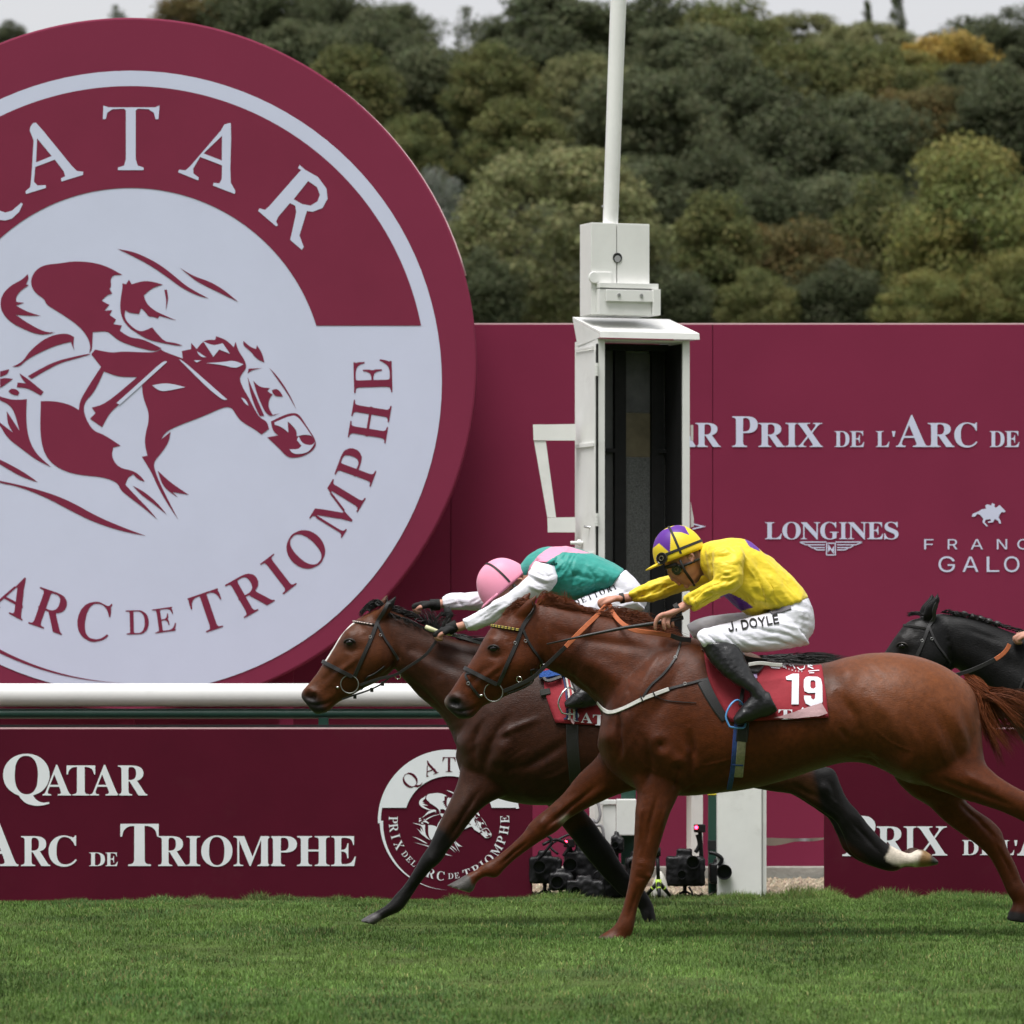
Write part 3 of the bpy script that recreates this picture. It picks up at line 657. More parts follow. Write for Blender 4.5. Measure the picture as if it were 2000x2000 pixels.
# ---------------- emblem art (drawn once in the big disc's own px space, used for disc and board roundel)
EB = [
 [(635,100),(720,115),(800,150),(870,190),(940,245),(1010,305),(1125,367),(1060,350),(980,310),(900,250),(820,195),(740,150)],
 [(968,200),(1040,245),(1130,275),(1200,315),(1285,385),(1200,345),(1110,300),(1060,275),(1010,235)],
 [(150,235),(120,265),(60,295),(15,340),(0,390),(10,440),(50,490),(120,530),(220,567),(300,550),(240,548),(150,500),(85,455),(150,460),(220,460),(150,440),(85,405),(130,390),(88,385),(85,360),(110,325),(155,295),(140,290),(155,260)],
 [(165,265),(190,215),(240,185),(320,178),(400,165),(500,172),(580,195),(660,240),(610,240),(595,265),(600,300),(590,315),(605,340),(575,350),(548,378),(575,395),(590,400),(562,432),(605,430),(590,455),(625,480),(610,505),(657,512),(645,540),(700,578),(770,585),(870,635),(840,655),(720,625),(640,595),(600,560),(575,542),(500,548),(498,600),(496,640),(481,662),(488,620),(470,570),(430,520),(370,475),(300,430),(250,400),(240,370),(200,345),(172,310)],
 [(660,285),(680,290),(695,265),(710,290),(770,272),(820,275),(878,292),(820,310),(775,350),(790,395),(830,430),(870,450),(950,485),(900,472),(860,460),(850,475),(830,465),(800,465),(785,440),(760,420),(750,450),(700,445),(675,430),(670,470),(700,510),(740,540),(770,545),(820,522),(850,560),(890,600),(940,605),(985,620),(960,622),(880,608),(800,590),(740,555),(690,520),(655,470),(645,400),(660,310)],
 [(885,320),(900,320),(908,370),(893,430),(897,375)],
 [(65,735),(120,710),(160,650),(230,590),(300,560),(365,555),(400,575),(395,610),(400,648),(382,600),(300,620),(200,665),(140,700),(105,735)],
 [(480,664),(400,680),(300,705),(220,745),(150,785),(170,800),(230,765),(320,715),(430,685),(488,668)],
 [(0,760),(50,748),(40,775),(0,790)], [(0,800),(30,795),(70,800),(30,830),(0,850)],
 [(105,770),(150,800),(235,870),(220,890),(150,850),(90,845),(95,820),(140,825),(115,795)],
 [(45,868),(60,852),(90,856),(105,875),(95,890),(65,885)],
 [(492,668),(512,642),(600,660),(660,652),(760,657),(842,657),(868,640),(880,652),(985,690),(980,650),(1030,640),(1030,605),(1060,640),(1100,590),(1160,590),(1165,570),(1220,590),(1260,630),(1270,600),(1285,650),(1320,700),(1330,740),(1305,770),(1290,800),(1310,850),(1340,900),(1370,960),(1400,1010),(1440,1030),(1450,1070),(1410,1100),(1370,1070),(1300,1030),(1270,990),(1250,955),(1210,950),(1100,1000),(940,1060),(890,1090),(868,1128),(920,1085),(910,1140),(870,1200),(825,1250),(840,1310),(870,1380),(920,1480),(960,1557),(900,1470),(850,1380),(820,1310),(790,1260),(765,1220),(795,1215),(775,1130),(810,1000),(770,900),(765,830),(640,940),(590,985),(550,1060),(485,1015),(515,985),(495,955),(570,935),(740,790),(640,790),(560,760),(510,870),(450,930),(455,1000),(500,1080),(560,1100),(650,1160),(610,1170),(600,1220),(640,1280),(720,1295),(765,1330),(780,1355),(740,1340),(720,1315),(690,1330),(675,1370),(740,1440),(800,1500),(850,1560),(780,1500),(700,1440),(650,1400),(635,1360),(560,1330),(440,1320),(350,1300),(270,1250),(230,1180),(215,1080),(220,920),(300,920),(380,940),(425,968),(430,920),(470,850),(545,735)],
 [(0,895),(70,915),(145,910),(140,1000),(150,1110),(190,1200),(275,1275),(200,1240),(120,1180),(40,1120),(0,1050),(-60,990),(70,1090),(40,1040),(36,975),(60,1010),(105,1080),(70,950),(0,915)],
 [(1312,595),(1345,625),(1380,640),(1385,618),(1415,665),(1425,712),(1380,690),(1350,650),(1310,620)],
 [(1450,738),(1500,790),(1560,880),(1598,965),(1550,880),(1490,795)],
 [(1335,770),(1340,745),(1415,742),(1360,752)],
 [(1335,790),(1350,830),(1390,920),(1425,1000),(1400,1000),(1370,940),(1345,860)],
 [(1365,810),(1400,845),(1455,850),(1440,865),(1470,885),(1452,905),(1445,950),(1470,995),(1510,985),(1460,1005),(1430,980),(1410,940),(1385,880)],
 [(1465,862),(1490,852),(1512,870),(1525,895),(1490,895),(1472,882)],
 [(1460,1030),(1510,1005),(1560,985),(1610,985),(1650,1050),(1710,1140),(1690,1185),(1640,1215),(1600,1225),(1550,1225),(1505,1175),(1440,1115),(1500,1105),(1470,1080)],
 [(850,1295),(920,1360),(1018,1425),(930,1410),(960,1440),(900,1400),(870,1360)],
 [(715,1375),(780,1410),(850,1470),(900,1533),(830,1475),(760,1425)],
 [(-120,1320),(0,1350),(100,1370),(250,1410),(380,1460),(520,1540),(660,1600),(788,1647),(650,1620),(500,1570),(380,1510),(250,1440),(100,1380),(0,1362)],
 [(-150,1190),(-60,1210),(0,1235),(60,1265),(140,1310),(205,1358),(120,1330),(40,1285),(0,1260),(-60,1228)],
 [(-150,865),(-60,880),(0,893),(0,912),(-60,900)],
]
EW = [
 [(880,702),(902,708),(645,940),(628,930),(760,812)],
 [(965,695),(985,700),(1225,912),(1200,915),(1120,850),(1030,760)],
 [(820,835),(900,820),(1000,845),(930,860),(880,868),(850,860)],
 [(1095,598),(1150,622),(1200,608),(1240,665),(1182,642),(1150,682),(1130,650)],
 [(1110,715),(1200,710),(1260,700),(1312,722),(1270,745),(1200,725)],
 [(1045,700),(1085,700),(1060,712)], [(1060,650),(1112,684),(1080,682)],
 [(1480,1035),(1560,1000),(1605,997),(1692,1125),(1680,1105),(1640,1100),(1600,1110),(1600,1080),(1565,1040),(1550,1030),(1555,1090),(1520,1060),(1480,1047)],
 [(1560,1180),(1610,1180),(1625,1160),(1600,1130),(1610,1110),(1630,1150),(1680,1160),(1700,1140),(1670,1190),(1630,1205),(1580,1205)],
 [(1300,900),(1325,912),(1340,945),(1322,935)],
]
def chaikin(pl, it=2, keep=62):
    """round the drawn outlines, but leave pointed tips sharp"""
    for _ in range(it):
        n = len(pl); out = []
        for i in range(n):
            a, b, c = pl[i - 1], pl[i], pl[(i + 1) % n]
            u = (b[0] - a[0], b[1] - a[1]); v = (c[0] - b[0], c[1] - b[1])
            lu, lv = math.hypot(*u) + 1e-9, math.hypot(*v) + 1e-9
            t = math.degrees(math.acos(max(-1, min(1, (u[0] * v[0] + u[1] * v[1]) / lu / lv))))
            if t > keep: out.append(b)
            else: out += [(b[0] - u[0] * .25, b[1] - u[1] * .25), (b[0] + v[0] * .25, b[1] + v[1] * .25)]
        pl = out
    return pl
def art(pl): return [(x / 2.76, 450 + y / 2.76) for x, y in chaikin(pl)]
BIGTOP = [
 [[(390,398),(388,450),(399,449),(405,425),(425,412),(468,410),(475,417),(475,600),(468,625),(445,632),(445,642),(542,642),(542,632),(520,625),(512,600),(512,417),(520,410),(560,412),(580,425),(587,450),(598,450),(602,398),(585,405),(410,405)]],
 [[(846,470),(866,464),(871,466),(872,520),(869,640),(871,690),(888,720),(886,732),(803,700),(806,690),(828,692),(837,675),(838,624),(755,592),(729,636),(730,655),(750,670),(748,681),(672,650),(676,640),(700,643),(718,627),(834,492)], [(838,512),(768,579),(837,606)]],
 [[(125,464),(136,463),(160,490),(270,625),(290,645),(314,648),(313,660),(232,685),(230,673),(246,665),(240,646),(207,602),(133,630),(128,686),(142,700),(172,698),(174,709),(98,732),(96,722),(114,706),(119,660),(127,530),(112,492),(115,478)], [(140,522),(136,613),(195,589)]],
 [[(1130,622),(1152,641),(1200,668),(1232,712),(1236,750),(1217,785),(1180,799),(1158,796),(1142,850),(1130,888),(1146,932),(1139,943),(1095,905),(1103,870),(1118,800),(1114,776),(1094,766),(1050,818),(1042,836),(1049,850),(1042,854),(974,796),(979,786),(1000,792),(1016,778),(1124,655),(1136,642),(1125,634)], [(1163,683),(1108,752),(1140,770),(1172,776),(1198,760),(1207,735),(1196,706)]],
 [[(-40,770),(0,795),(20,802),(45,795),(65,778),(80,765),(86,770),(72,800),(45,825),(20,832),(0,830),(-40,812)]],
]
ECX, ECY = 255.0, 746.0
def ring(r, a0=0, a1=360, n=120):
    return [(ECX + r * math.sin(rad(a0 + (a1 - a0) * i / n)), ECY + r * math.cos(rad(a0 + (a1 - a0) * i / n))) for i in range(n + (0 if a1 - a0 >= 360 else 1))]
def band(r0, r1, ysplit):
    a1 = math.degrees(math.acos((ysplit - ECY) / r1)); a0 = math.degrees(math.acos((ysplit - ECY) / r0))
    return ring(r1, a1, 360 - a1, 90) + ring(r0, 360 - a0, a0, 90)
def crescent(a0, a1, n=50):
    o, i = [], []
    for k in range(n + 1):
        t = k / n; a = rad(a0 + (a1 - a0) * t)
        th = 29 * (1 - t) ** 1.15
        o.append((ECX + 588 * math.sin(a), ECY + 588 * math.cos(a))); i.append((ECX + (588 - th) * math.sin(a), ECY + (588 - th) * math.cos(a)))
    return o + i[::-1]
def arc_letter(mb, style, ch, ang, rb, cap, up, fn, wscale=1.0):
    loops = glyph(style, ch); xs = [p[0] for l in loops for p in l]; mid = (min(xs) + max(xs)) / 2
    fl, tr = tess(loops); k = cap / CAPH[style]
    a = rad(ang); vs = []
    for x, y in fl:
        u, v = (x - mid) * k * wscale, y * k
        if up:   # centre below, top outwards; angle from up, clockwise
            vs.append(fn(ECX + (rb + v) * math.sin(a) + u * math.cos(a), ECY - (rb + v) * math.cos(a) + u * math.sin(a)))
        else:    # angle from down, counter-clockwise; tops towards the centre
            vs.append(fn(ECX + (rb - v) * math.sin(a) + u * math.cos(a), ECY + (rb - v) * math.cos(a) - u * math.sin(a)))
    mb.add(vs, tr)
TOP = [('Q', -43.5), ('A', -19.8), ('T', 0), ('A', 19.8), ('R', 43.2)]
LOW = [('P', -91, 1), ('R', -82.9, 1), ('I', -73.6, 1), ('X', -64, 1), ('D', -53, 0), ('E', -46, 0), ('L', -39.5, 0), ('A', -28.2, 1), ('R', -19.2, 1), ('C', -8.7, 1), ('D', 1.6, 0), ('E', 8.1, 0),
       ('T', 18.8, 1), ('R', 29.5, 1), ('I', 37.6, 1), ('O', 46.3, 1), ('M', 58.6, 1), ('P', 69.6, 1), ('H', 80.6, 1), ('E', 91.4, 1)]
def emblem(parent, fn, dY, m_field, m_mark, skip_left, full):
    """fn(px,py,layer) -> world. field colour = light area, mark colour = figures"""
    f1, f2, f3 = (lambda x, y: fn(x, y, 1)), (lambda x, y: fn(x, y, 2)), (lambda x, y: fn(x, y, 3))
    if full: sheet('round_field', [ring(608 if full == 1 else 604)], lambda x, y: fn(x, y, 0), m_field, parent)
    sheet('upper_band', [band(379, 578, 636)], f1, m_mark, parent)
    sheet('crescent_line', [crescent(-90, -1)], f1, m_mark, parent)
    sheet('horse_and_rider_emblem', [art(p) for p in EB], f1, m_mark, parent)
    sheet('emblem_highlights', [art(p) for p in EW], f2, m_field, parent)
    def put(st, ch, *q):
        mb = MB(); arc_letter(mb, st, ch, *q); link('letter', fix(pymesh('letter', mb.v, mb.f)), m_field if q[3] else m_mark, parent)
    if full:
        for lp in BIGTOP: sheet('letter', [[[(x / 1.932, y / 1.932) for x, y in l] for l in lp]], f2, m_field, parent)
    else:
        for ch, a in TOP: put('L', ch, a, 414, 126, True, f2)
    for ch, a, big in LOW:
        if skip_left and a < -33: continue
        if big: put('M', ch, a, 511, 75, False, f1, .95)
        else: put('L', ch, a, 493, 47, False, f1)

# ---------------- big round sign
dsc = empty('round_sign', W(255, 1500, YD), 'huge round burgundy and white emblem sign above the white rail', 'sign')
DCX, DCY, DR = 254, 711, 677
mb = MB(); n = 160
c0 = W(DCX, DCY, YD); R_ = DR * S(YD)
prof = [(0, YD), (R_ - .012, YD), (R_ - .003, YD + .004), (R_, YD + .014), (R_, YD + .26), (R_ - .004, YD + .27), (0, YD + .27)]
vs, fs = [], []
for r, y in prof:
    for k in range(n):
        a = 2 * math.pi * k / n; vs.append((c0.x + r * math.sin(a), y, c0.z + r * math.cos(a)))
for i in range(len(prof) - 1):
    for k in range(n): fs.append((i * n + k, i * n + (k + 1) % n, (i + 1) * n + (k + 1) % n, (i + 1) * n + k))
me = pymesh('sign_disc', vs, fs)
bm = bmesh.new(); bm.from_mesh(me); bmesh.ops.remove_doubles(bm, verts=bm.verts, dist=1e-5); bmesh.ops.recalc_face_normals(bm, faces=bm.faces[:]); bm.to_mesh(me); bm.free()
link('sign_disc', me, m_burg2, dsc, False)
mb = MB()
mb.tube([(c0.x + (R_ + .002) * math.sin(rad(a)), YD + .14, c0.z + (R_ + .002) * math.cos(rad(a))) for a in range(-75, 76, 3)], .007, 6)
mb.build('edge_trim', m_edge, dsc, True)
for xx in (-60, 250, 560):
    mb = MB(); a = W(xx, 1200, YD + .2); mb.box((a.x - .04, YD + .15, -.02), (a.x + .04, YD + .23, a.z))
    mb.build('support_leg', m_burg, dsc)
emblem(dsc, lambda x, y, l: W(x, y, YD - .003 - .002 * l), 0, m_lav, m_lavp, True, 1)

# ---------------- low front boards
def board(x0, x1, label):
    b = empty('advertising_board', W((x0 + x1) / 2, 1752, YB), label, 'board', 'low boards along the track edge')
    A, C = W(x0, 1424, YB), W(x1, 1765, YB)
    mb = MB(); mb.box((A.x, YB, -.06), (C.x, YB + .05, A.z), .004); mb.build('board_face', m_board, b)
    mb = MB(); mb.box((A.x + .002, YB + .004, A.z + .0005), (C.x - .002, YB + .046, A.z + .008)); mb.build('top_edge', m_edge, b)
    for k in range(3):
        mb = MB(); xx = A.x + (C.x - A.x) * (.12 + .38 * k)
        mb.box((xx - .02, YB + .052, -.06), (xx + .02, YB + .09, A.z - .05))
        mb.build('back_stay', mat('steel_grey', (.2, .2, .21), .5, .5, metal=.6), b)
    return b
bl = board(-560, 1040, 'low dark burgundy board with round logo left of the white post')
br = board(1610, 2700, 'low dark burgundy board right of the white post behind the hind legs')
bf = at(YB - .003)
L1 = 1553.6
letters('lettering', [('Q', 6, 97, 1474, L1), ('A', 83, 139, 1495, L1), ('T', 130, 186, 1495, L1), ('A', 176, 233, 1495, L1), ('R', 230, 288, 1495, L1)], 'B', bf, m_wprint, bl)
L2 = 1691.5
letters('lettering', [('A', -40, 36, 1609, L2), ('R', 41, 98, 1633, L2), ('C', 95, 150, 1633, L2), ('D', 174, 205, 1665, L2), ('E', 206, 230, 1665, L2), ('T', 235, 310, 1609, L2), ('R', 309, 365, 1633, L2),
    ('I', 364, 391, 1633, L2), ('O', 393, 454, 1633, L2), ('M', 456, 530, 1633, L2), ('P', 525, 580, 1633, L2), ('H', 580, 644, 1633, L2), ('E', 647, 695, 1633, L2)], 'B', bf, m_wprint, bl)
RS = 139 / 604.0
rcx, rcy = 877, 1603
def small(x, y, l): return W(rcx + (x - ECX) * RS, rcy + (y - ECY) * RS, YB - .003 - .0015 * l)
emblem(bl, small, 0, m_board, m_wprint, False, 0)
# white ring of the small roundel, tapering out at the lower right
rg = ring(604, 178, 272, 60); rg2 = ring(574, 178, 272, 60)
sheet('round_border', [ring(604, 100, 272, 90) + ring(578, 272, 100, 90)], lambda x, y: small(x, y, 0), m_wprint, bl)
R1 = 1671
letters('lettering', [('P', 1645, 1710, 1593, R1 + 1), ('R', 1712, 1768, 1614, R1), ('I', 1765, 1790, 1614, R1), ('X', 1791, 1850, 1614, R1), ('D', 1879, 1911, 1641, R1 - 1), ('E', 1914, 1944, 1641, R1 - 1),
    ('L', 1958, 1981, 1641, R1 - 1), ('A', 1987, 2058, 1590, R1)], 'B', bf, m_wprint, br)
sheet('apostrophe', [[(1981, 1641), (1987, 1641), (1985.4, 1652), (1982.6, 1652)]], bf, m_wprint, br)

# ---------------- running rail
rail = empty('running_rail', W(600, 1752, YR), 'white plastic running rail over a green tube behind the left board', 'rail')
m_rail = mat('white_rail_plastic', (.83, .83, .82), .38, .5, var=.04, vscale=3, dirt=.18)
m_green = mat('green_rail_paint', (.018, .06, .043), .42, .5, var=.15, vscale=5)
zr = W(0, 1357.5, YR).z
mb = MB(); rr = 22.6 * S(YR)
# slightly D-shaped white profile: flat face, rounded top and bottom
for a, b in ((-4.4, -.35), (-.346, 7.0)):
    pts = []
    for k in range(24):
        t = 2 * math.pi * k / 24
        pts.append((a, YR + rr * .95 * math.cos(t), zr + rr * math.copysign(abs(math.sin(t)) ** .85, math.sin(t))))
    mb.prism([Vector(p) for p in pts], (b - a, 0, 0))
mb.build('white_rail', m_rail, rail, True, 40)
zg = W(0, 1394, YR).z
mb = MB(); mb.tube([(-4.4, YR, zg), (7, YR, zg)], 9.8 * S(YR), 16); mb.build('green_tube', m_green, rail, True, 40)
for px_ in (-280, 632, 1390, 2300):
    p = W(px_, 1400, YR)
    mb = MB()
    if px_ == 1390: mb.box((p.x - .030, YR - .32, -.03), (p.x + .030, YR - .262, W(0, 1553, YR - .3).z), .004)
    else: mb.box((p.x - .028, YR - .02, -.03), (p.x + .028, YR + .02, zg - .02), .004)
    if px_ == 1390: mb.box((p.x - .028, YR - .262, .55), (p.x + .028, YR + .0, .60), .004)
    po = mb.build('post', m_green, rail)
    if px_ == 1390:
        mb = MB(); z1 = W(0, 1553, YR - .3).z
        mb.box((p.x - .033, YR - .323, z1 + .0005), (p.x + .033, YR - .259, z1 + .012), .003); mb.build('yellow_cap', mat('yellow_plastic', (.75, .62, .05), .5, .4), po)
        z1, z2 = W(0, 1641, YR - .3).z, W(0, 1660, YR - .3).z
        mb = MB(); mb.box((p.x - .032, YR - .322, z2), (p.x + .032, YR - .26, z1), .003); mb.build('black_tape', m_dark, po)
# thin dark lip under the white rail
mb = MB(); z1 = W(0, 1417, YB + .1).z
mb.box((-4.3, YB + .09, z1 - .008), (7, YB + .11, z1 + .004)); mb.build('dark_batten', m_dark, rail)

# ================================================================ WINNING POST
TH = rad(20)
YC = 5.8
O_ = W(1167, 1314, YC)
def LC(u, v, z): return Vector((O_.x + u * math.cos(TH) - v * math.sin(TH), YC + u * math.sin(TH) + v * math.cos(TH), z))
def zc(py, Y=5.95): return W(0, py, Y).z
def lbox(mb, u0, u1, v0, v1, z0, z1, bev=.004):
    t = MB(); t.box((u0, v0, z0), (u1, v1, z1), bev)
    mb.add([LC(p.x, p.y, p.z) for p in t.v], t.f); return mb
def lpart(name, boxes, m, parent, bev=.004):
    mb = MB()
    for b in boxes: lbox(mb, *b, bev)
    return mb.build(name, m, parent)
wp = empty('winning_post', LC(.27, .18, 0), 'tall white winning post cabinet with hood, mirror recess and mast', 'winning post')
m_ink = mat('matt_black_panel', (.012, .012, .012), .7, .25, var=.3, vscale=20)
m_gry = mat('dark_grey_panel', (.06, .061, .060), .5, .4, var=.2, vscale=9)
m_refl_speckle = mat('painted_reflection_speckle', (.10, .102, .10), .3, .5, var=.75, vscale=120)  # mirror reflection painted as plate colour, speckled grey here, tan next
m_refl_tan = mat('painted_reflection_tan', (.13, .108, .066), .5, .4, var=.25, vscale=14)
m_met = mat('brushed_steel', (.55, .55, .55), .35, .5, metal=.9)
z0, z1 = zc(1490), zc(664)
Wd, Dp = .557, .362
lpart('cabinet', [(0, .045, 0, Dp, z0, z1), (Wd - .043, Wd, 0, Dp, z0, z1), (.047, Wd - .045, 0, .2, z1 - .012, z1 - .001), (.047, Wd - .045, .30, Dp, z0 + .06, z1 - .014), (.047, Wd - .045, .01, Dp, z0, z0 + .058)], m_wpaint, wp)
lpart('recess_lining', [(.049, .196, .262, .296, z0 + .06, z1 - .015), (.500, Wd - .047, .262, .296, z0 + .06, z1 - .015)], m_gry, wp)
lpart('recess_side', [(Wd - .0475, Wd - .0436, .012, .26, z0 + .06, z1 - .02), (.0456, .049, .012, .26, z0 + .06, z1 - .02), (.05, Wd - .048, .201, .299, z1 - .05, z1 - .0135)], m_ink, wp, .001)
lpart('recess_strip', [(.198, .268, .245, .296, z0 + .06, z1 - .015), (.424, .498, .245, .296, z0 + .06, z1 - .015)], m_ink, wp)
zt, zu = zc(803), zc(890)  # three plates whose colours stand in for what the mirror reflects
lpart('painted_reflection_lower', [(.270, .422, .27, .290, z0 + .06, zu)], m_refl_speckle, wp, .002)
lpart('painted_reflection_middle', [(.270, .422, .27, .290, zu + .001, zt)], m_refl_tan, wp, .002)
lpart('painted_reflection_upper', [(.270, .422, .27, .290, zt + .001, z1 - .06)], mat('painted_reflection_grey', (.11, .11, .112), .12, .7, var=.4, vscale=7), wp, .002)
lpart('recess_ledge', [(.14, .198, .235, .26, zc(882), zc(874)), (.46, .51, .235, .26, zc(882), zc(874))], m_ink, wp, .002)
# left side: door leaf, hinges, latch
lpart('side_door', [(-.012, -.001, .012, Dp - .05, z0 + .1, z1 - .06)], m_wpaint, wp)
lpart('door_rail', [(-.022, -.0125, .02, Dp - .06, zc(874), zc(866)), (-.022, -.0125, .02, Dp - .06, zc(683), zc(678)), (-.022, -.0125, .02, Dp - .06, zc(1085), zc(1079))], m_wpaint, wp, .002)
lpart('door_gap', [(-.006, .004, -.003, .011, z0 + .1, z1 - .03)], m_ink, wp, .001)
for py in (725, 1017, 1300):
    mb = MB(); p = LC(-.008, -.006, zc(py + 12)); q = LC(-.008, -.006, zc(py - 13)); mb.tube([p, q], .011, 10)
    for k in range(1, 4):
        c = p.lerp(q, k / 4); mb.tube([c - Vector((0, 0, .001)), c + Vector((0, 0, .001))], .0125, 10)
    mb.build('hinge', m_wpaint, wp, True, 40)
mb = MB(); p = LC(-.012, .2, zc(1060)); mb.tube([p, p + Vector((-.07, 0, 0))], .010, 10); mb.tube([p + Vector((-.012, 0, 0)), p + Vector((-.03, 0, .0))], .019, 12)
mb.build('latch_knob', m_wpaint, wp, True, 40)
mb = MB(); p = LC(-.012, .1, zc(1032)); mb.tube([p + Vector((-.03, -.01, .01)), p + Vector((.02, -.01, 0)), p + Vector((.03, -.01, -.005))], .007, 8); mb.build('latch', m_met, wp, True)
# hood
zt_, zf, zl = zc(615), zc(651), zc(663)
mb = MB()
def hp(u, v, z): return LC(u, v, z)
top = [hp(-.012, Dp, zt_), hp(.575, Dp, zt_), hp(.60, -.035, zf), hp(-.0, -.035, zf)]
mb.add(top + [p - Vector((0, 0, .012)) for p in top], [(0, 1, 2, 3), (7, 6, 5, 4), (0, 4, 5, 1), (1, 5, 6, 2), (3, 7, 4, 0)])
lip = [hp(0, -.035, zf - .0), hp(.60, -.035, zf), hp(.60, -.040, zl), hp(0, -.040, zl)]
mb.add(lip + [p + Vector((0, .01, 0)) for p in lip], [(0, 3, 2, 1), (4, 5, 6, 7), (3, 7, 6, 2), (0, 4, 7, 3), (1, 2, 6, 5)])
mb.add([hp(0, -.035, zl), hp(-.006, .30, zl - .03), hp(-.012, Dp, zt_ - .013), hp(0, -.035, zf - .013)], [(0, 1, 2, 3)])
mb.add([hp(.60, -.035, zl), hp(.585, .30, zl - .0), hp(.575, Dp, zt_ - .013), hp(.60, -.035, zf - .013)], [(0, 1, 2, 3)])
mb.build('hood', m_wpaint, wp)
# upper box in two halves with a slit, spy hole, brackets
zb, za = zc(616), zc(436)
lpart('upper_box', [(0, .152, .1, .28, zb, za), (.158, .352, .1, .28, zb, za)], m_wpaint, wp, .003)
lpart('slit_back', [(.153, .157, .12, .27, zb, za - .01)], m_ink, wp, 0)
mb = MB(); c = LC(.157, .0975, zc(503.5))
ax = (LC(0, -1, 0) - LC(0, 0, 0))
mb.disc_tube(c, ax, .0275, .0275, .003, 24); mb.build('spy_hole', m_ink, wp)
mb = MB(); mb.disc_tube(c + ax * .0032 - Vector((0, 0, .006)), ax, .019, .019, .001, 20); mb.build('spy_lens', mat('grey_lens', (.35, .35, .36), .3, .5), wp)
lpart('box_ledge', [(.03, .385, .045, .099, zc(564), zc(554)), (.345, .388, .02, .2, zb + .001, zc(565))], m_wpaint, wp, .002)
lpart('box_plate', [(.065, .35, .03, .044, zc(590), zc(568))], m_wpaint, wp, .002)
lpart('lower_block', [(.03, .343, .05, .098, zb + .001, zc(566))], m_wpaint, wp, .002)
lpart('side_bracket', [(-.0, .12, .088, .0985, zc(555), zc(532))], m_wpaint, wp, .004)
for u in (.14, .275):
    mb = MB(); mb.disc_tube(LC(u, .029, zc(578)), ax, .011, .009, .006, 12); mb.build('bolt', m_met, wp, True, 40)
mb = MB(); mb.disc_tube(LC(.012, .088, zc(543.5)), ax, .033, .030, .008, 24); mb.build('bracket_boss', m_wpaint, wp, True, 40)
# mast
mb = MB(); b0 = W(1191, 436, 6.0); b1 = W(1213, -130, 6.0)
mb.tube([b0 - Vector((0, 0, .1)), b0.lerp(b1, .5), b1], [.0430, .0445, .046], 20); mb.build('mast', m_wpaint, wp, True, 40)
mb = MB(); c = b0.lerp(b1, .058); mb.tube([c + Vector((-.05, -.01, 0)), c + Vector((.05, -.01, 0))], .005, 8); mb.build('mast_pin', m_met, wp, True)
# handle frame on the left, stubs on the right
def chan(name, pts, Y, th=.05):
    mb = MB(); mb.prism([W(x, y, Y) for x, y in pts], (0, th, 0)); return mb.build(name, m_wpaint, wp)
chan('handle_bar', [(1041, 829), (1068, 829), (1124, 828), (1124, 860), (1068, 860), (1042, 860)], 5.98)
chan('handle_arm', [(1043, 861), (1066, 861), (1086, 1010), (1069, 1010)], 5.985)
chan('handle_bar', [(1069, 1011), (1124, 1010), (1124, 1039.5), (1070, 1039.5)], 5.98)
chan('right_stub', [(1349, 830), (1354, 830), (1354, 860), (1349, 860)], 6.05)
chan('right_stub', [(1349, 980), (1355, 1012), (1355, 1028), (1349, 1030)], 6.05)
# stand below the cabinet
lpart('stand_leg', [(.0, .085, .05, .13, -.03, z0 - .002)], m_wpaint, wp)
lpart('stand_leg', [(Wd + .03, Wd + .10, .05, .13, -.03, z0 - .002)], m_wpaint, wp)
lpart('stand_bar', [(.087, Wd + .028, .06, .12, z0 - .062, z0 - .003)], m_wpaint, wp)

# control box on a green stake, beside the stand
cb = empty('control_box', W(1222, 1752, 5.25), 'white electrical box on a short green stake under the chestnut horse', 'box')
A, B = W(1204, 1561, 5.2), W(1243, 1632, 5.2)
mb = MB(); mb.box((A.x, 5.2, B.z), (B.x, 5.3, A.z), .006); mb.build('box_body', m_wpaint, cb)
A, B = W(1213, 1520, 5.31), W(1242, 1760, 5.31)
mb = MB(); mb.box((A.x, 5.302, -.03), (B.x, 5.35, A.z), .004); mb.build('stake', m_green, cb)
mb = MB(); A = W(1177, 1572, 5.3); B = W(1203, 1760, 5.3); mb.box((A.x, 5.27, -.03), (B.x, 5.33, A.z), .005); mb.box((W(1172, 1562, 5.3).x, 5.26, W(0, 1571, 5.3).z), (B.x, 5.34, W(0, 1562, 5.3).z), .003)
mb.build('white_upright', m_wpaint, cb)
mb = MB(); pts = [W(1166, 1560, 5.24), W(1172, 1590, 5.22), W(1166, 1606, 5.22), W(1156, 1600, 5.22), W(1162, 1612, 5.2), W(1176, 1616, 5.2), W(1180, 1660, 5.2), W(1178, 1740, 5.2)]
mb.tube([Vector(p) for p in catmull([tuple(p) for p in pts], 6)], .008, 8); mb.build('cable', mat('grey_cable', (.25, .24, .25), .5, .4), cb, True)

# plain white column to the right
col_ = empty('white_column', W(1450, 1758, YB - .05), 'plain white square column beside the green rail post', 'column')
A, B = W(1401, 1470, YB - .05), W(1488, 1760, YB - .05)
mb = MB(); mb.box((A.x, YB - .05, -.06), (B.x, YB + .25, A.z), .006); mb.build('column_body', m_wpaint, col_)
A, B = W(1489, 1470, YB - .02), W(1497, 1760, YB - .02)
mb = MB(); mb.box((A.x, YB - .02, -.06), (B.x, YB + .2, A.z), .003); mb.build('column_flange', m_wpaint, col_)

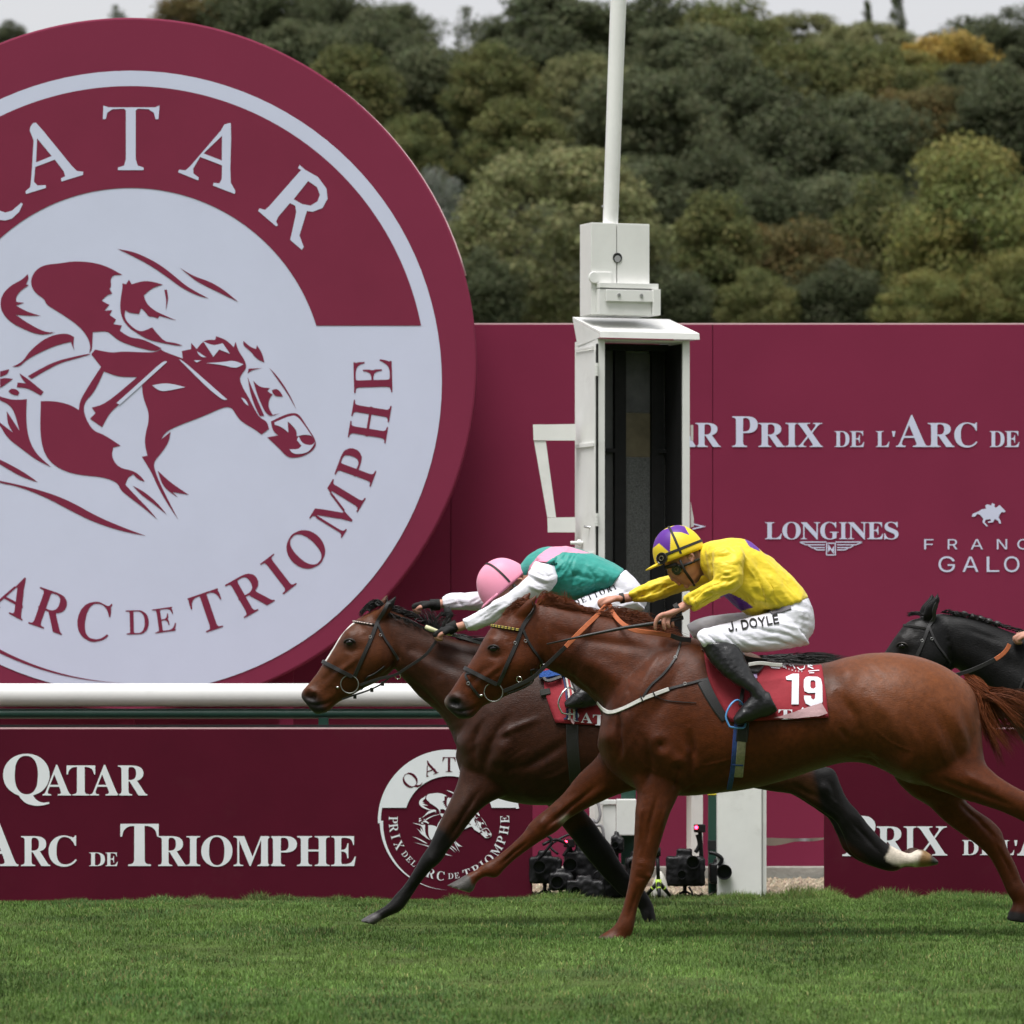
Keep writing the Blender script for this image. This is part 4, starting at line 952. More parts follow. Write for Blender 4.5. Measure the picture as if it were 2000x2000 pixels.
# barrier tape in the gap
mb = MB(); rows = []
for k in range(13):
    t = k / 12; x = 1494 + t * 116; y0 = 1636 + 1.5 * math.sin(t * 3.1); y1 = y0 + 15 - 13 * t + 2 * math.sin(t * 9); rows.append((W(x, y0, 5.9 - .02 * math.sin(t * 8)), W(x, y1, 5.93 + .02 * math.sin(t * 6))))
vs = [p for r in rows for p in r]; mb.add(vs, [(2 * i, 2 * i + 2, 2 * i + 3, 2 * i + 1) for i in range(12)])
mb.add([v + Vector((0, .004, 0)) for v in vs], [(2 * i, 2 * i + 1, 2 * i + 3, 2 * i + 2) for i in range(12)])
o = mb.build('barrier_tape', mat('pale_tape', (.42, .42, .45), .4, .5), None, True)
tag(o, 'sagging pale barrier tape between white column and right board', 'tape')

# ================================================================ REMOTE CAMERAS AT THE FINISH
m_cam = mat('camera_black', (.008, .008, .009), .45, .3, var=.3, vscale=40, bump=.0008, bscale=300)
m_lens = mat('lens_glass', (.012, .012, .018), .25, .35)
m_led = mat('red_lamp', (.9, .02, .03), .4, .4, emit=((1, .02, .05), 9))
def remote(cx, cy, w, h, Y, lens, label, led=None, extra=None):
    """cx,cy body centre px; w,h body px; lens: list (x,y,r px,len m)"""
    e = empty('remote_camera', W(cx, 1755, Y), label, 'camera', 'remote cameras at the finish')
    A, B = W(cx - w / 2, cy - h / 2, Y), W(cx + w / 2, cy + h / 2, Y)
    mb = MB(); mb.box((A.x, Y, B.z), (B.x, Y + .11, A.z), .012)
    hx0, hx1 = W(cx - w * .22, 0, Y).x, W(cx + w * .2, 0, Y).x
    mb.box((hx0, Y + .01, A.z - .004), (hx1, Y + .09, A.z + h * .25 * S(Y)), .012)
    mb.box((B.x - .022, Y - .018, B.z + .006), (B.x + .008, Y + .06, A.z - .01), .010)
    cm_ = remesh(mb, .0065, 3); c_ = coords(cm_); set_coords(cm_, c_ + normals(cm_) * (.004 * vnoise(c_ * 38, int(cx)) + .002 * vnoise(c_ * 90, int(cx)))[:, None]); link('camera_body', cm_, m_cam, e)
    for (x, y, r, L) in lens:
        c = W(x, y, Y - .002); rr = r * S(Y)
        mb = MB(); n = 24
        prof = [(rr * .8, 0), (rr * .82, -L * .5), (rr * .97, -L * .55), (rr, -L), (rr * .9, -L), (rr * .8, -L * .7)]
        vs, fs = [], []
        for q, dy in prof:
            for k in range(n):
                a = 2 * math.pi * k / n; vs.append((c.x + q * math.cos(a), c.y + dy, c.z + q * math.sin(a)))
        for i in range(len(prof) - 1):
            for k in range(n): fs.append((i * n + k, i * n + (k + 1) % n, (i + 1) * n + (k + 1) % n, (i + 1) * n + k))
        mb.add(vs, fs); lo = mb.build('lens', m_cam, e, True, 35)
        mb = MB(); mb.disc_tube((c.x, c.y - L * .66, c.z), (0, 1, 0), rr * .8, rr * .8, .004, 24); mb.build('front_glass', m_lens, lo)
    # foot
    mb = MB(); f = W(cx, cy + h / 2, Y)
    mb.tube([(f.x, Y + .05, f.z + .01), (f.x, Y + .05, -.02)], .011, 8)
    mb.tube([(f.x, Y + .05, f.z * .35), (f.x - .06, Y - .01, -.02)], .006, 6); mb.tube([(f.x, Y + .05, f.z * .35), (f.x + .06, Y - .01, -.02)], .006, 6)
    mb.build('stand', m_cam, e, True)
    if led:
        x, y = led; c = W(x, y, Y - .01)
        mb = MB(); mb.box((c.x - .012, c.y + .002, c.z - .028), (c.x + .05, c.y + .05, c.z + .016), .005); mb.tube([(c.x + .02, c.y + .03, c.z - .02), (c.x + .03, c.y + .05, A.z - .01)], .012, 8)
        t = mb.build('radio_trigger', m_cam, e)
        mb = MB(); mb.disc_tube((c.x, c.y + .002, c.z), (0, -1, 0), .0095, .0085, .006, 14); mb.build('red_lamp', m_led, t)
    if extra:
        for pts, r in extra:
            mb = MB(); mb.tube([Vector(p) for p in catmull([tuple(W(*p)) for p in pts], 5)], r, 7); mb.build('cable', m_cam, e, True)
    return e
remote(1064, 1700, 60, 52, 4.95, [(1053, 1692, 13, .10)], 'small black camera close to the right end of the left board', None, [([(1040, 1640, 4.9), (1052, 1628, 4.9), (1078, 1640, 4.9), (1066, 1662, 4.9), (1050, 1680, 4.93)], .008)])
remote(1142, 1692, 78, 58, 5.05, [(1113, 1688, 14, .12)], 'black camera whose trigger shows a red light left of the bay horse leg', (1105, 1645), [([(1090, 1668, 4.96), (1075, 1652, 4.98), (1100, 1635, 5), (1120, 1630, 5), (1126, 1652, 5)], .007), ([(1150, 1720, 5), (1166, 1728, 5), (1160, 1708, 5), (1172, 1700, 5)], .005)])
remote(1142, 1739, 72, 38, 4.75, [(1124, 1741, 11, .08)], 'low black camera lying near the grass under the bay horse')
remote(1196, 1722, 46, 66, 4.85, [(1196, 1700, 19, .16)], 'bulky black camera with upright lens under the chestnut horse')
remote(1338, 1702, 72, 58, 4.92, [(1352, 1683, 13, .12), (1331, 1708, 9, .07)], 'black camera left of the green post with a red trigger light', (1360, 1616), [([(1362, 1630, 4.95), (1366, 1650, 4.95), (1358, 1665, 4.95)], .012), ([(1345, 1732, 4.9), (1352, 1745, 4.9), (1346, 1752, 4.9)], .006)])
remote(1404, 1706, 38, 40, 4.99, [(1413, 1702, 15, .11)], 'black camera right of the green post in front of the white column', None, [([(1385, 1665, 4.95), (1398, 1668, 4.94), (1410, 1678, 4.94), (1404, 1690, 4.95)], .011)])
remote(1095, 1722, 44, 34, 4.85, [(1088, 1722, 13, .10)], 'squat black camera low between the two left cameras', None, [([(1070, 1735, 4.8), (1082, 1748, 4.8), (1104, 1742, 4.8), (1120, 1752, 4.8)], .006), ([(1060, 1650, 4.9), (1085, 1640, 4.92), (1110, 1652, 4.95), (1100, 1672, 4.95)], .009)])
remote(1172, 1668, 40, 36, 5.12, [(1160, 1670, 11, .09)], 'black camera tucked behind the bay foreleg', None, [([(1150, 1648, 5.1), (1165, 1640, 5.1), (1180, 1650, 5.1)], .008)])
remote(1240, 1700, 36, 50, 5.1, [(1238, 1690, 13, .1)], 'black camera behind the chestnut near foreleg')
remote(1205, 1650, 22, 34, 5.15, [(1201, 1650, 7, .06)], 'little black camera clamped on the white upright')
# small tripod with lime green collar
tp = empty('tripod', W(1286, 1765, 4.6), 'small black tripod with lime green collar beside the chestnut foreleg', 'tripod')
m_lime = mat('lime_plastic', (.42, .62, .06), .45, .4)
c = W(1286, 1722, 4.6)
mb = MB(); mb.tube([(c.x, 4.6, c.z), W(1284, 1668, 4.6)], .0105, 10); mb.tube([W(1284, 1672, 4.6), W(1284, 1655, 4.6)], .018, 10); mb.build('centre_column', m_cam, tp, True)
mb = MB(); mb.tube([(c.x, 4.6, c.z + .012), (c.x, 4.6, c.z - .05)], [.017, .012], 12); mb.build('collar', m_lime, tp, True)
for dx, dy in ((-24, .03), (23, .05), (1, -.07)):
    mb = MB(); a = Vector((c.x, 4.6, c.z)); b = W(1286 + dx, 1772, 4.6); b.y = 4.6 + dy; b.z = max(b.z, .0)
    mb.tube([a, a.lerp(b, .45), b], [.012, .011, .009], 8); lg = mb.build('leg', m_cam, tp, True)
    mb = MB(); mb.tube([a.lerp(b, .44), a.lerp(b, .5)], .0125, 8); mb.build('clamp', m_lime, lg, True)
# white sandbag behind the tripod
mb = MB()
loft(mb, [(1270, 1770, 1272, 1772, .01), (1274, 1728, 1276, 1772, .04), (1288, 1700, 1290, 1774, .06), (1302, 1722, 1303, 1772, .04), (1308, 1768, 1309, 1771, .01)], 4.74, 5, 16)
me = remesh(mb, .006, 4); o = link('sandbag', me, mat('white_sacking', (.62, .6, .54), .85, .2, var=.12, vscale=20, bump=.004, bscale=40)); tag(o, 'crumpled white bag behind the small tripod', 'bag')

# ================================================================ HORSES
m_leather = mat('black_leather', (.016, .015, .015), .42, .5, bump=.0006, bscale=350)
m_rubber = mat('orange_rubber_rein', (.46, .13, .05), .6, .35, var=.12, vscale=60, bump=.001, bscale=500)
m_steel = mat('polished_steel', (.72, .72, .70), .22, .5, metal=1.0)
m_eye = mat('horse_eye', (.006, .004, .004), .16, .5)
m_whitestrap = mat('white_strap', (.62, .61, .58), .6, .3, var=.15, vscale=40)
m_red = mat('red_saddlecloth', (.29, .026, .038), .75, .25, var=.12, vscale=12, bump=.002, bscale=45)
m_num = mat('white_number_print', (.74, .75, .80), .7, .25)
m_foldpink = mat('cloth_reverse_side', (.52, .33, .35), .8, .2, var=.1, vscale=20, bump=.002, bscale=60)

def cam_ray(bvh, px, py, Y0, far=False):
    o = Vector((0, -CAM_D, CAM_H)); t = W(px, py, Y0); d = (t - o).normalized()
    if far:
        o2 = t + d * 1.5; h = bvh.ray_cast(o2, -d)
    else:
        h = bvh.ray_cast(t - d * 1.5, d)
    if h[0] is None:
        q = bvh.find_nearest(t + (d * .15 if far else -d * .15)); return q[0], q[1]
    return h[0], h[1]

def ribbon(mb, P, N, w, th, off=.001):
    n = len(P); vs, fs = [], []
    for i in range(n):
        T = (P[min(i + 1, n - 1)] - P[max(i - 1, 0)]).normalized()
        s = N[i].cross(T)
        if s.length < 1e-6: s = Vector((0, 0, 1))
        s.normalize()
        ww = w[i] if isinstance(w, (list, tuple)) else w
        for a, b in ((-1, 0), (1, 0), (.82, 1), (-.82, 1)):
            vs.append(P[i] + s * a * ww / 2 + N[i] * (off + b * th))
    for i in range(n - 1):
        for k in range(4):
            fs.append((i * 4 + k, i * 4 + (k + 1) % 4, (i + 1) * 4 + (k + 1) % 4, (i + 1) * 4 + k))
    fs += [(3, 2, 1, 0), tuple(range((n - 1) * 4, n * 4))]
    mb.add(vs, fs)

def strap(mb, bvh, pts, w, th, Y0, k=6, far=False, off=.001):
    C = catmull(pts, k); P, N = [], []
    for x, y in C:
        p, nn = cam_ray(bvh, x, y, Y0, far); P.append(Vector(p)); N.append(Vector(nn))
    for _ in range(2):
        N = [(N[max(i - 1, 0)] + N[i] + N[min(i + 1, len(N) - 1)]).normalized() for i in range(len(N))]
        P = [P[0]] + [(P[i - 1] + P[i] * 2 + P[i + 1]) / 4 for i in range(1, len(P) - 1)] + [P[-1]]
    ribbon(mb, P, N, w, th, off + .002)
    return P

def ringstrap(mb, bvh, F, Bk, Y0, w, th, a0=0, a1=360, n=40, pad=.001):
    A, B = W(F[0], F[1], Y0), W(Bk[0], Bk[1], Y0)
    c = (A + B) / 2; d1 = (A - B).normalized(); d2 = Vector((0, -1, 0)); P, N = [], []
    for i in range(n + 1):
        a = rad(a0 + (a1 - a0) * i / n); d = d1 * math.cos(a) + d2 * math.sin(a)
        h = bvh.ray_cast(c, d)
        q = h[0] if h[0] is not None else c + d * .08
        P.append(Vector(q)); N.append(d.normalized())
    for _ in range(2):
        P = [P[0]] + [(P[i - 1] + P[i] * 2 + P[i + 1]) / 4 for i in range(1, len(P) - 1)] + [P[-1]]
    ribbon(mb, P, N, w, th, pad + .002)
    return P

def strands(name, items, r, m, parent, taper=True):
    """items: list of control point lists (Vector); thin three-sided tapering hairs, one mesh"""
    vs, fs = [], []
    for pts in items:
        C = catmull([tuple(p) for p in pts], 4); n = len(C); b = len(vs)
        ph = random.uniform(0, 6.28); rr = r * random.uniform(.6, 1.25)
        for i, p in enumerate(C):
            q = rr * (1 - .93 * (i / (n - 1)) ** 1.6) if taper else rr
            for k in range(3):
                a = ph + k * 2.0944; vs.append((p[0] + q * math.cos(a) * .8, p[1] + q * math.cos(a + 1.3), p[2] + q * math.sin(a)))
        for i in range(n - 1):
            for k in range(3):
                fs.append((b + i * 3 + k, b + i * 3 + (k + 1) % 3, b + (i + 1) * 3 + (k + 1) % 3, b + (i + 1) * 3 + k))
    me = pymesh(name, vs, fs)
    return link(name, me, m, parent, True)

def proj_poly(name, loops_list, bvh, Y0, off, m, parent, sub=6):
    """flat print shapes laid on a surface: px polygons cast onto it"""
    bm = bmesh.new()
    for loops in loops_list:
        loops = loops if isinstance(loops[0][0], (tuple, list)) else [loops]
        fl, tr = tess(loops)
        vv = [bm.verts.new((p[0], p[1], 0)) for p in fl]
        for t in tr:
            try: bm.faces.new([vv[i] for i in t])
            except ValueError: pass
    for _ in range(6):
        le = [e for e in bm.edges if e.calc_length() > sub]
        if not le: break
        bmesh.ops.subdivide_edges(bm, edges=le, cuts=1)
    bmesh.ops.triangulate(bm, faces=bm.faces[:])
    for v in bm.verts:
        p, n = cam_ray(bvh, v.co.x, v.co.y, Y0); n = Vector(n)
        if n.y > 0: n = -n
        v.co = Vector(p) + n * off
    me = bpy.data.meshes.new(name); bm.to_mesh(me); bm.free()
    return link(name, fix(me), m, parent)

def drape(name, front, rear, bvh, Y0, m, parent, off=.012, nu=26, nv=16, wav=.004, seed=1, far=True):
    """cloth over the back: front and rear edge curves (px, top to bottom), laid on both flanks"""
    f = catmull(front, 8); r = catmull(rear, 8)
    def pick(C, t): 
        q = t * (len(C) - 1); i = min(int(q), len(C) - 2); return C[i] + (C[i + 1] - C[i]) * (q - i)
    rows = []
    for i in range(nu + 1):
        u = i / nu; colp = []
        fv = [pick(f, j / nv) * (1 - u) + pick(r, j / nv) * u for j in range(nv + 1)]
        near = []
        for j, (x, y) in enumerate(fv):
            if j == 0: continue
            p, n = cam_ray(bvh, x, y, Y0); near.append((Vector(p), Vector(n)))
        top = W(fv[0][0], fv[0][1], Y0)
        h = bvh.ray_cast(Vector((top.x, Y0, top.z + 1)), Vector((0, 0, -1)))
        tp = (Vector(h[0]), Vector((0, 0, 1)))
        fr_ = []
        if far:
            for p, n in near[::-1]:
                q = p.copy(); q.y = 2 * Y0 - q.y; k = n.copy(); k.y = -k.y; fr_.append((q, k))
        rows.append(fr_ + [tp] + near)
    m_ = len(rows[0]); vs = []
    for i, row in enumerate(rows):
        for j, (p, n) in enumerate(row):
            w = wav * (math.sin(i * .55 + j * .5 + seed) + .7 * math.sin(i * .23 - j * .9 + 2 * seed))
            n = n.normalized()
            vs.append(p + n * (off + w * min(1, abs(j - (m_ // 2 if far else 0)) / 4)))
    A = np.array([tuple(v) for v in vs]).reshape(len(rows), m_, 3)
    for _ in range(3):
        A[1:-1] = (A[:-2] + 2 * A[1:-1] + A[2:]) / 4
        A[:, 1:-1] = (A[:, :-2] + 2 * A[:, 1:-1] + A[:, 2:]) / 4
    vs = A.reshape(-1, 3)
    fs = [(i * m_ + j, i * m_ + j + 1, (i + 1) * m_ + j + 1, (i + 1) * m_ + j) for i in range(len(rows) - 1) for j in range(m_ - 1)]
    me = pymesh(name, vs, fs)
    bm = bmesh.new(); bm.from_mesh(me); bmesh.ops.recalc_face_normals(bm, faces=bm.faces[:])
    if sum(fc.normal.y for fc in bm.faces if fc.calc_center_median().y < Y0 - .1) > 0: bmesh.ops.reverse_faces(bm, faces=bm.faces[:])
    bm.to_mesh(me); bm.free()
    o = link(name, me, m, parent, True)
    bv = BVHTree.FromPolygons([Vector(v) for v in vs], fs)
    md = o.modifiers.new('thick', 'SOLIDIFY'); md.thickness = .004; md.offset = -1
    return o, bv

# ---- outlines traced in the photograph's pixels: (ax,ay,bx,by,halfwidth m)
CH = dict(
 trunk=[(1178,1385,1166,1458,.10),(1205,1318,1192,1505,.185),(1262,1262,1255,1546,.225),(1338,1243,1330,1555,.235),(1400,1264,1400,1549,.262),(1460,1284,1460,1541,.28),(1530,1294,1530,1524,.285),(1600,1296,1600,1502,.275),(1660,1282,1660,1489,.262),(1720,1275,1712,1498,.272),(1780,1280,1765,1525,.278),(1830,1295,1810,1535,.268),(1872,1319,1850,1535,.235),(1899,1346,1885,1520,.18),(1912,1390,1908,1490,.11)],
 neck=[(1052,1176,1060,1300,.072),(1080,1181,1075,1309,.078),(1125,1190,1096,1318,.084),(1185,1203,1128,1340,.094),(1245,1218,1163,1370,.118),(1300,1233,1180,1415,.15),(1348,1246,1198,1475,.17)],
 head=[(1042,1170,1072,1272,.055),(1008,1184,1064,1300,.08),(967,1215,1049,1318,.094),(945,1247,1026,1342,.098),(928,1277,991,1358,.088),(912,1303,962,1371,.070),(896,1325,944,1379,.057),(881,1348,933,1391,.055),(870,1361,921,1402,.056),(866.5,1373,901,1405,.046),(874,1385,893,1402,.028)],
 ears=[[(1005,1200,1032,1214,.016,-.055),(1014,1186,1038,1199,.020,-.062),(1030,1172,1045,1182,.016,-.066),(1048,1160,1050,1163,.004,-.068)],
       [(985,1200,1012,1206,.016,.055),(1000,1184,1022,1190,.020,.062),(1018,1166,1034,1172,.016,.066),(1036,1154,1038,1157,.004,.068)]],
 NF=[(1195,1440,1330,1465,.085),(1222,1500,1334,1525,.080),(1243,1545,1323,1558,.068),(1241,1585,1308,1592,.056),(1239,1630,1293,1639,.047),(1236,1668,1283,1672,.041),(1231,1700,1278,1702,.043),(1227,1728,1262,1732,.036),(1220,1758,1249,1762,.027),(1212,1785,1242,1790,.027),(1201,1806,1238,1814,.034),(1188,1817,1233,1828,.034),(1176,1824,1226,1838,.044),(1164,1833,1219,1846,.05)],
 FF=[(1185,1440,1290,1530,.08),(1163,1480,1250,1542,.072),(1130,1512,1205,1553,.06),(1098,1552,1150,1578,.05),(1067,1579,1112,1600,.042),(1040,1602,1088,1623,.044),(1016,1632,1052,1645,.036),(990,1656,1020,1668,.027),(963,1677,992,1692,.027),(944,1687,970,1714,.034),(929,1699,948,1712,.028),(913,1706,931,1724,.038),(893,1718,926,1738,.046),(871,1729.5,917,1744,.05)],
 FH=[(1720,1420,1900,1430,.10),(1741,1505,1890,1540,.092),(1775,1549,1885,1560,.078),(1815,1575,1908,1583,.062),(1848,1607,1940,1606,.05),(1880,1630,1956,1624,.046),(1905,1648,1962,1643,.044),(1930,1672,1974,1668,.034),(1944,1695,1986,1692,.029),(1956,1722,1997,1720,.029),(1966,1745,2010,1742,.035),(1977,1763,2012,1768,.032),(1970,1779,2010,1786,.044),(1964,1797,2006,1804,.05)],
 NH=[(1735,1430,1916,1410,.12),(1790,1520,1922,1482,.105),(1860,1553,1936,1505,.085),(1920,1572,1965,1527,.066),(1965,1589,2000,1546,.056),(2000,1605,2032,1556,.048),(2030,1622,2060,1578,.048),(2060,1640,2080,1605,.04),(2090,1662,2110,1635,.031),(2125,1690,2145,1665,.03),(2150,1712,2172,1688,.035),(2180,1716,2190,1692,.032),(2200,1716,2205,1690,.042),(2235,1716,2228,1686,.05)],
 lat=dict(NF=-.125, FF=.125, FH=.14, NH=-.14), eye=(964,1267), hoofs=[((872,1722),40),((1190,1838),0)])
BA = dict(
 trunk=[(903,1400,890,1478,.10),(930,1335,912,1530,.185),(985,1288,970,1558,.225),(1050,1274,1040,1572,.235),(1110,1285,1105,1570,.262),(1170,1293,1165,1560,.275),(1230,1290,1230,1540,.275),(1290,1281,1290,1520,.265),(1340,1270,1340,1505,.26),(1390,1264,1385,1505,.265),(1430,1266,1425,1512,.262),(1465,1274,1455,1515,.24),(1492,1288,1485,1505,.19),(1508,1318,1506,1475,.11)],
 neck=[(762,1192,772,1306,.07),(790,1202,788,1326,.076),(840,1228,822,1362,.088),(890,1248,853,1391,.112),(960,1260,880,1427,.15),(1030,1270,903,1490,.17)],
 head=[(752,1184,782,1288,.055),(728,1192,768,1308,.08),(694,1212,757,1318,.094),(668,1238,735,1333,.096),(650,1266,710,1345,.086),(633,1292,682,1361,.069),(617,1317,664,1370,.056),(603,1335,653,1379,.054),(592,1347,641,1390,.055),(588,1360,622,1395,.045),(597,1373,612,1392,.028)],
 ears=[[(728,1204,752,1212,.016,-.052),(740,1188,762,1198,.019,-.058),(757,1174,771,1182,.014,-.06),(774,1162,776,1164,.004,-.06)],
       [(736,1178,756,1190,.014,.05),(746,1169,759,1176,.013,.055),(755.5,1159,757.5,1161,.004,.058)]],
 NF=[(905,1460,1010,1545,.085),(897,1515,985,1555,.075),(885,1550,955,1568,.063),(870,1582,930,1590,.053),(852,1620,902,1628,.046),(838,1650,878,1658,.041),(822,1674,862,1683,.043),(808,1698,842,1700,.036),(792,1724,818,1730,.027),(773,1746,800,1757,.027),(755,1767,784,1778,.034),(732,1781,760,1790,.03),(717,1789,742,1799,.04),(700,1799,733,1807,.047)],
 FF=[(1010,1480,1110,1530,.08),(1040,1540,1125,1558,.066),(1070,1575,1142,1583,.055),(1096,1612,1160,1605,.047),(1119,1641,1176,1628,.041),(1140,1668,1196,1654,.043),(1165,1698,1207,1676,.036),(1190,1725,1225,1703,.027),(1212,1748,1246,1726,.027),(1238,1764,1264,1745,.034),(1248,1776,1275,1766,.032),(1253,1788,1279,1782,.042),(1257,1804,1281,1804,.046)],
 NH=[(1330,1380,1500,1390,.11),(1380,1480,1508,1440,.095),(1440,1530,1540,1470,.08),(1500,1545,1570,1490,.065),(1550,1553,1605,1497,.053),(1590,1575,1629,1503,.046),(1612,1590,1641,1532,.043),(1633,1607,1654,1558,.036),(1648,1637,1682,1593,.031),(1662,1666,1707,1623,.031),(1697,1689,1728,1645,.034),(1742,1702,1746,1655,.036),(1766,1694,1775,1667,.03),(1787,1694,1790,1660,.042),(1812,1692,1806,1661,.048),(1836,1687,1829,1679,.048)],
 lat=dict(NF=-.125, FF=.125, FH=.14, NH=-.12), eye=(683,1255))
BA['FH'] = [(a - 13, b - 4, c - 13, d - 4, w) for a, b, c, d, w in BA['NH']]
def mapped(secs, o, s, q): return [(q[0] + s * (r[0] - o[0]), q[1] + s * (r[1] - o[1]), q[0] + s * (r[2] - o[0]), q[1] + s * (r[3] - o[1]), r[4]) for r in secs]
mo, ms, mq = (1350, 1243), .907, (2168, 1277)
BK = dict(
 trunk=mapped(CH['trunk'], mo, ms, mq), NF=mapped(CH['NF'], mo, ms, mq), FH=mapped(CH['FH'], mo, ms, mq), NH=mapped(CH['NH'], mo, ms, mq),
 FF=mapped(BA['FF'], (884, 1470), .95, (2005, 1475)),
 neck=[(1842,1198,1868,1305,.070),(1885,1205,1890,1325,.078),(1930,1218,1918,1352,.088),(1985,1238,1952,1388,.11),(2060,1258,1990,1435,.145),(2140,1272,2022,1500,.17)],
 head=[(1838,1197,1868,1294,.052),(1811,1203,1858,1311,.076),(1774,1213,1842,1330,.09),(1752,1238,1820,1345,.093),(1734,1264,1798,1356,.084),(1718,1288,1770,1368,.068),(1702,1312,1752,1378,.055),(1688,1334,1742,1388,.054),(1678,1346,1728,1398,.054),(1676,1358,1708,1400,.045),(1684,1370,1698,1392,.03)],
 ears=[[(1800,1206,1828,1212,.016,-.05),(1806,1185,1832,1192,.02,-.056),(1821,1168,1837,1172,.015,-.058),(1832,1155,1834,1156,.004,-.058)],
       [(1792,1204,1818,1208,.016,.05),(1797,1186,1822,1190,.018,.055),(1811,1170,1827,1174,.014,.058),(1821,1158,1823,1159,.004,.058)]],
 lat=dict(NF=-.125, FF=.125, FH=.14, NH=-.14), eye=(1762,1262))

def folds(me, regs, seed=0):
    """cloth folds: ridged noise stretched along a direction; regs (polyline px, radius px, angle deg, freq 1/m, amp m)"""
    c = coords(me); nr = normals(me); p = to_px(c); d = np.zeros(len(c)); sc_ = S(0)
    for i, (pts, rd, ang, fq, amp) in enumerate(regs):
        w = np.exp(-(seg_dist(p, pts) / rd) ** 2); a = rad(ang)
        q = p * sc_; u = q[:, 0] * math.cos(a) - q[:, 1] * math.sin(a); v = q[:, 0] * math.sin(a) + q[:, 1] * math.cos(a)
        wp = .02 * vnoise(c * 9, seed + 77 + i)
        n1 = vnoise(np.stack([u * fq * .22, (v + wp) * fq, c[:, 1] * fq * .35], 1), seed + i); n2 = vnoise(np.stack([u * fq * .5, (v + wp) * fq * 2.1, c[:, 1] * fq * .7], 1), seed + 31 + i)
        d += w * amp * ((1 - 2.6 * np.abs(n1)) + .45 * (1 - 2.6 * np.abs(n2)))
    set_coords(me, c + nr * d[:, None])

def head_strokes(ex, ey, hx, hy):
    """ex,ey eye; offsets measured on the chestnut whose eye is at 964,1267"""
    o = lambda pts: [(x - 964 + ex, y - 1267 + ey) for x, y in pts]
    return [
     (o([(964,1258)]), 13, .010, 'b'), (o([(950,1246),(972,1250)]), 5, .006, 'b'),        # brow
     (o([(950,1278),(968,1284),(984,1276)]), 6, -.007, 'b'),                                # below the eye
     (o([(986,1292),(958,1314),(930,1334)]), 5, .007, 'b'),                                 # facial crest
     (o([(950,1300),(925,1330),(905,1350)]), 7, -.006, 'b'),
     (o([(1022,1296)]), 26, .012, 'b'),                                                     # cheek
     (o([(1052,1268),(1058,1296),(1046,1318),(1018,1342)]), 5, -.010, 'b'),                 # behind the jaw
     (o([(978,1226),(992,1248)]), 8, -.006, 'b'),                                           # temple
     (o([(880,1386),(900,1390),(922,1385),(938,1374)]), 2.6, -.008, 'b'),                   # mouth
     (o([(884,1362),(897,1369)]), 8.5, .010, 'b'), (o([(886,1371),(893,1374)]), 6.0, -.030, 'b'),  # nostril
     (o([(912,1398)]), 9, .006, 'b'), (o([(925,1362),(935,1350)]), 8, -.005, 'b'),
    ]

def horse(spec, Y0, label, colour, strokes, voxel, group, regs=None):
    base = W(spec['trunk'][6][0], 1830, Y0)
    h = empty('horse', (base.x, Y0, 0), label, 'horse', group)
    mb = MB()
    loft(mb, spec['trunk'], Y0, 10, 72, 2.12, .08)
    loft(mb, spec['neck'], Y0, 8, 48, 2.1, .12)
    loft(mb, spec['head'], Y0, 8, 44, 2.25, -.02)
    for e in spec['ears']: loft(mb, e, Y0, 5, 12)
    for L in ('NF', 'FF', 'FH', 'NH'):
        rows = spec[L]; la = spec['lat'][L]; k = len(rows)
        rows = [(*r, la * (.62 + .38 * min(1, i / 3)) if i < 4 else la) for i, r in enumerate(rows)]
        loft(mb, rows, Y0, 7, 28, 2.0)
    me = remesh(mb, voxel, 6, .5)
    carve(me, strokes, Y0)
    if regs: folds(me, regs, 51)
    c = coords(me); p = to_px(c)
    nse = vnoise(c * 9, 5) * .0014 + vnoise(c * 4, 6) * .002 + vnoise(c * 24, 9) * .0006
    set_coords(me, c + normals(me) * nse[:, None])
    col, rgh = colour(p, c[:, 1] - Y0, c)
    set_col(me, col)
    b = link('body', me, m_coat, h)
    vsl = [Vector(v) for v in coords(me)]
    bvh = BVHTree.FromPolygons(vsl, [tuple(q.vertices) for q in me.polygons])
    # eyes
    for far in (False, True):
        hp_, n_ = cam_ray(bvh, *spec['eye'], Y0, far); hp_ = Vector(hp_); n_ = Vector(n_)
        bm = bmesh.new(); bmesh.ops.create_uvsphere(bm, u_segments=20, v_segments=12, radius=.0185)
        for v in bm.verts: v.co = hp_ - n_ * .0125 + Vector((v.co.x * 1.25, v.co.y, v.co.z * .92))
        em = bpy.data.meshes.new('eye'); bm.to_mesh(em); bm.free(); link('eye', em, m_eye, h, True)
        # upper lid
        mb2 = MB(); q = []
        for k in range(9):
            a = math.pi * (k / 8); x = spec['eye'][0] - 10.5 * math.cos(a); y = spec['eye'][1] - 7.5 * math.sin(a) + 1
            pp, nn = cam_ray(bvh, x, y, Y0, far); q.append(Vector(pp) + Vector(nn) * .0025)
        mb2.tube(q, [.002] + [.0046] * 7 + [.002], 8); mb2.build('eyelid', m_lid, h, True)
    return h, b, bvh

m_coat = mat('horse_coat', rough=.42, spec=.20, attr='Col', var=.30, vscale=38, bump=.0014, bscale=260, bstretch=(.30, 1, 1.1), sheen=.03, rvar=.15)
m_lid = mat('dark_eyelid_skin', (.018, .013, .011), .45, .4)

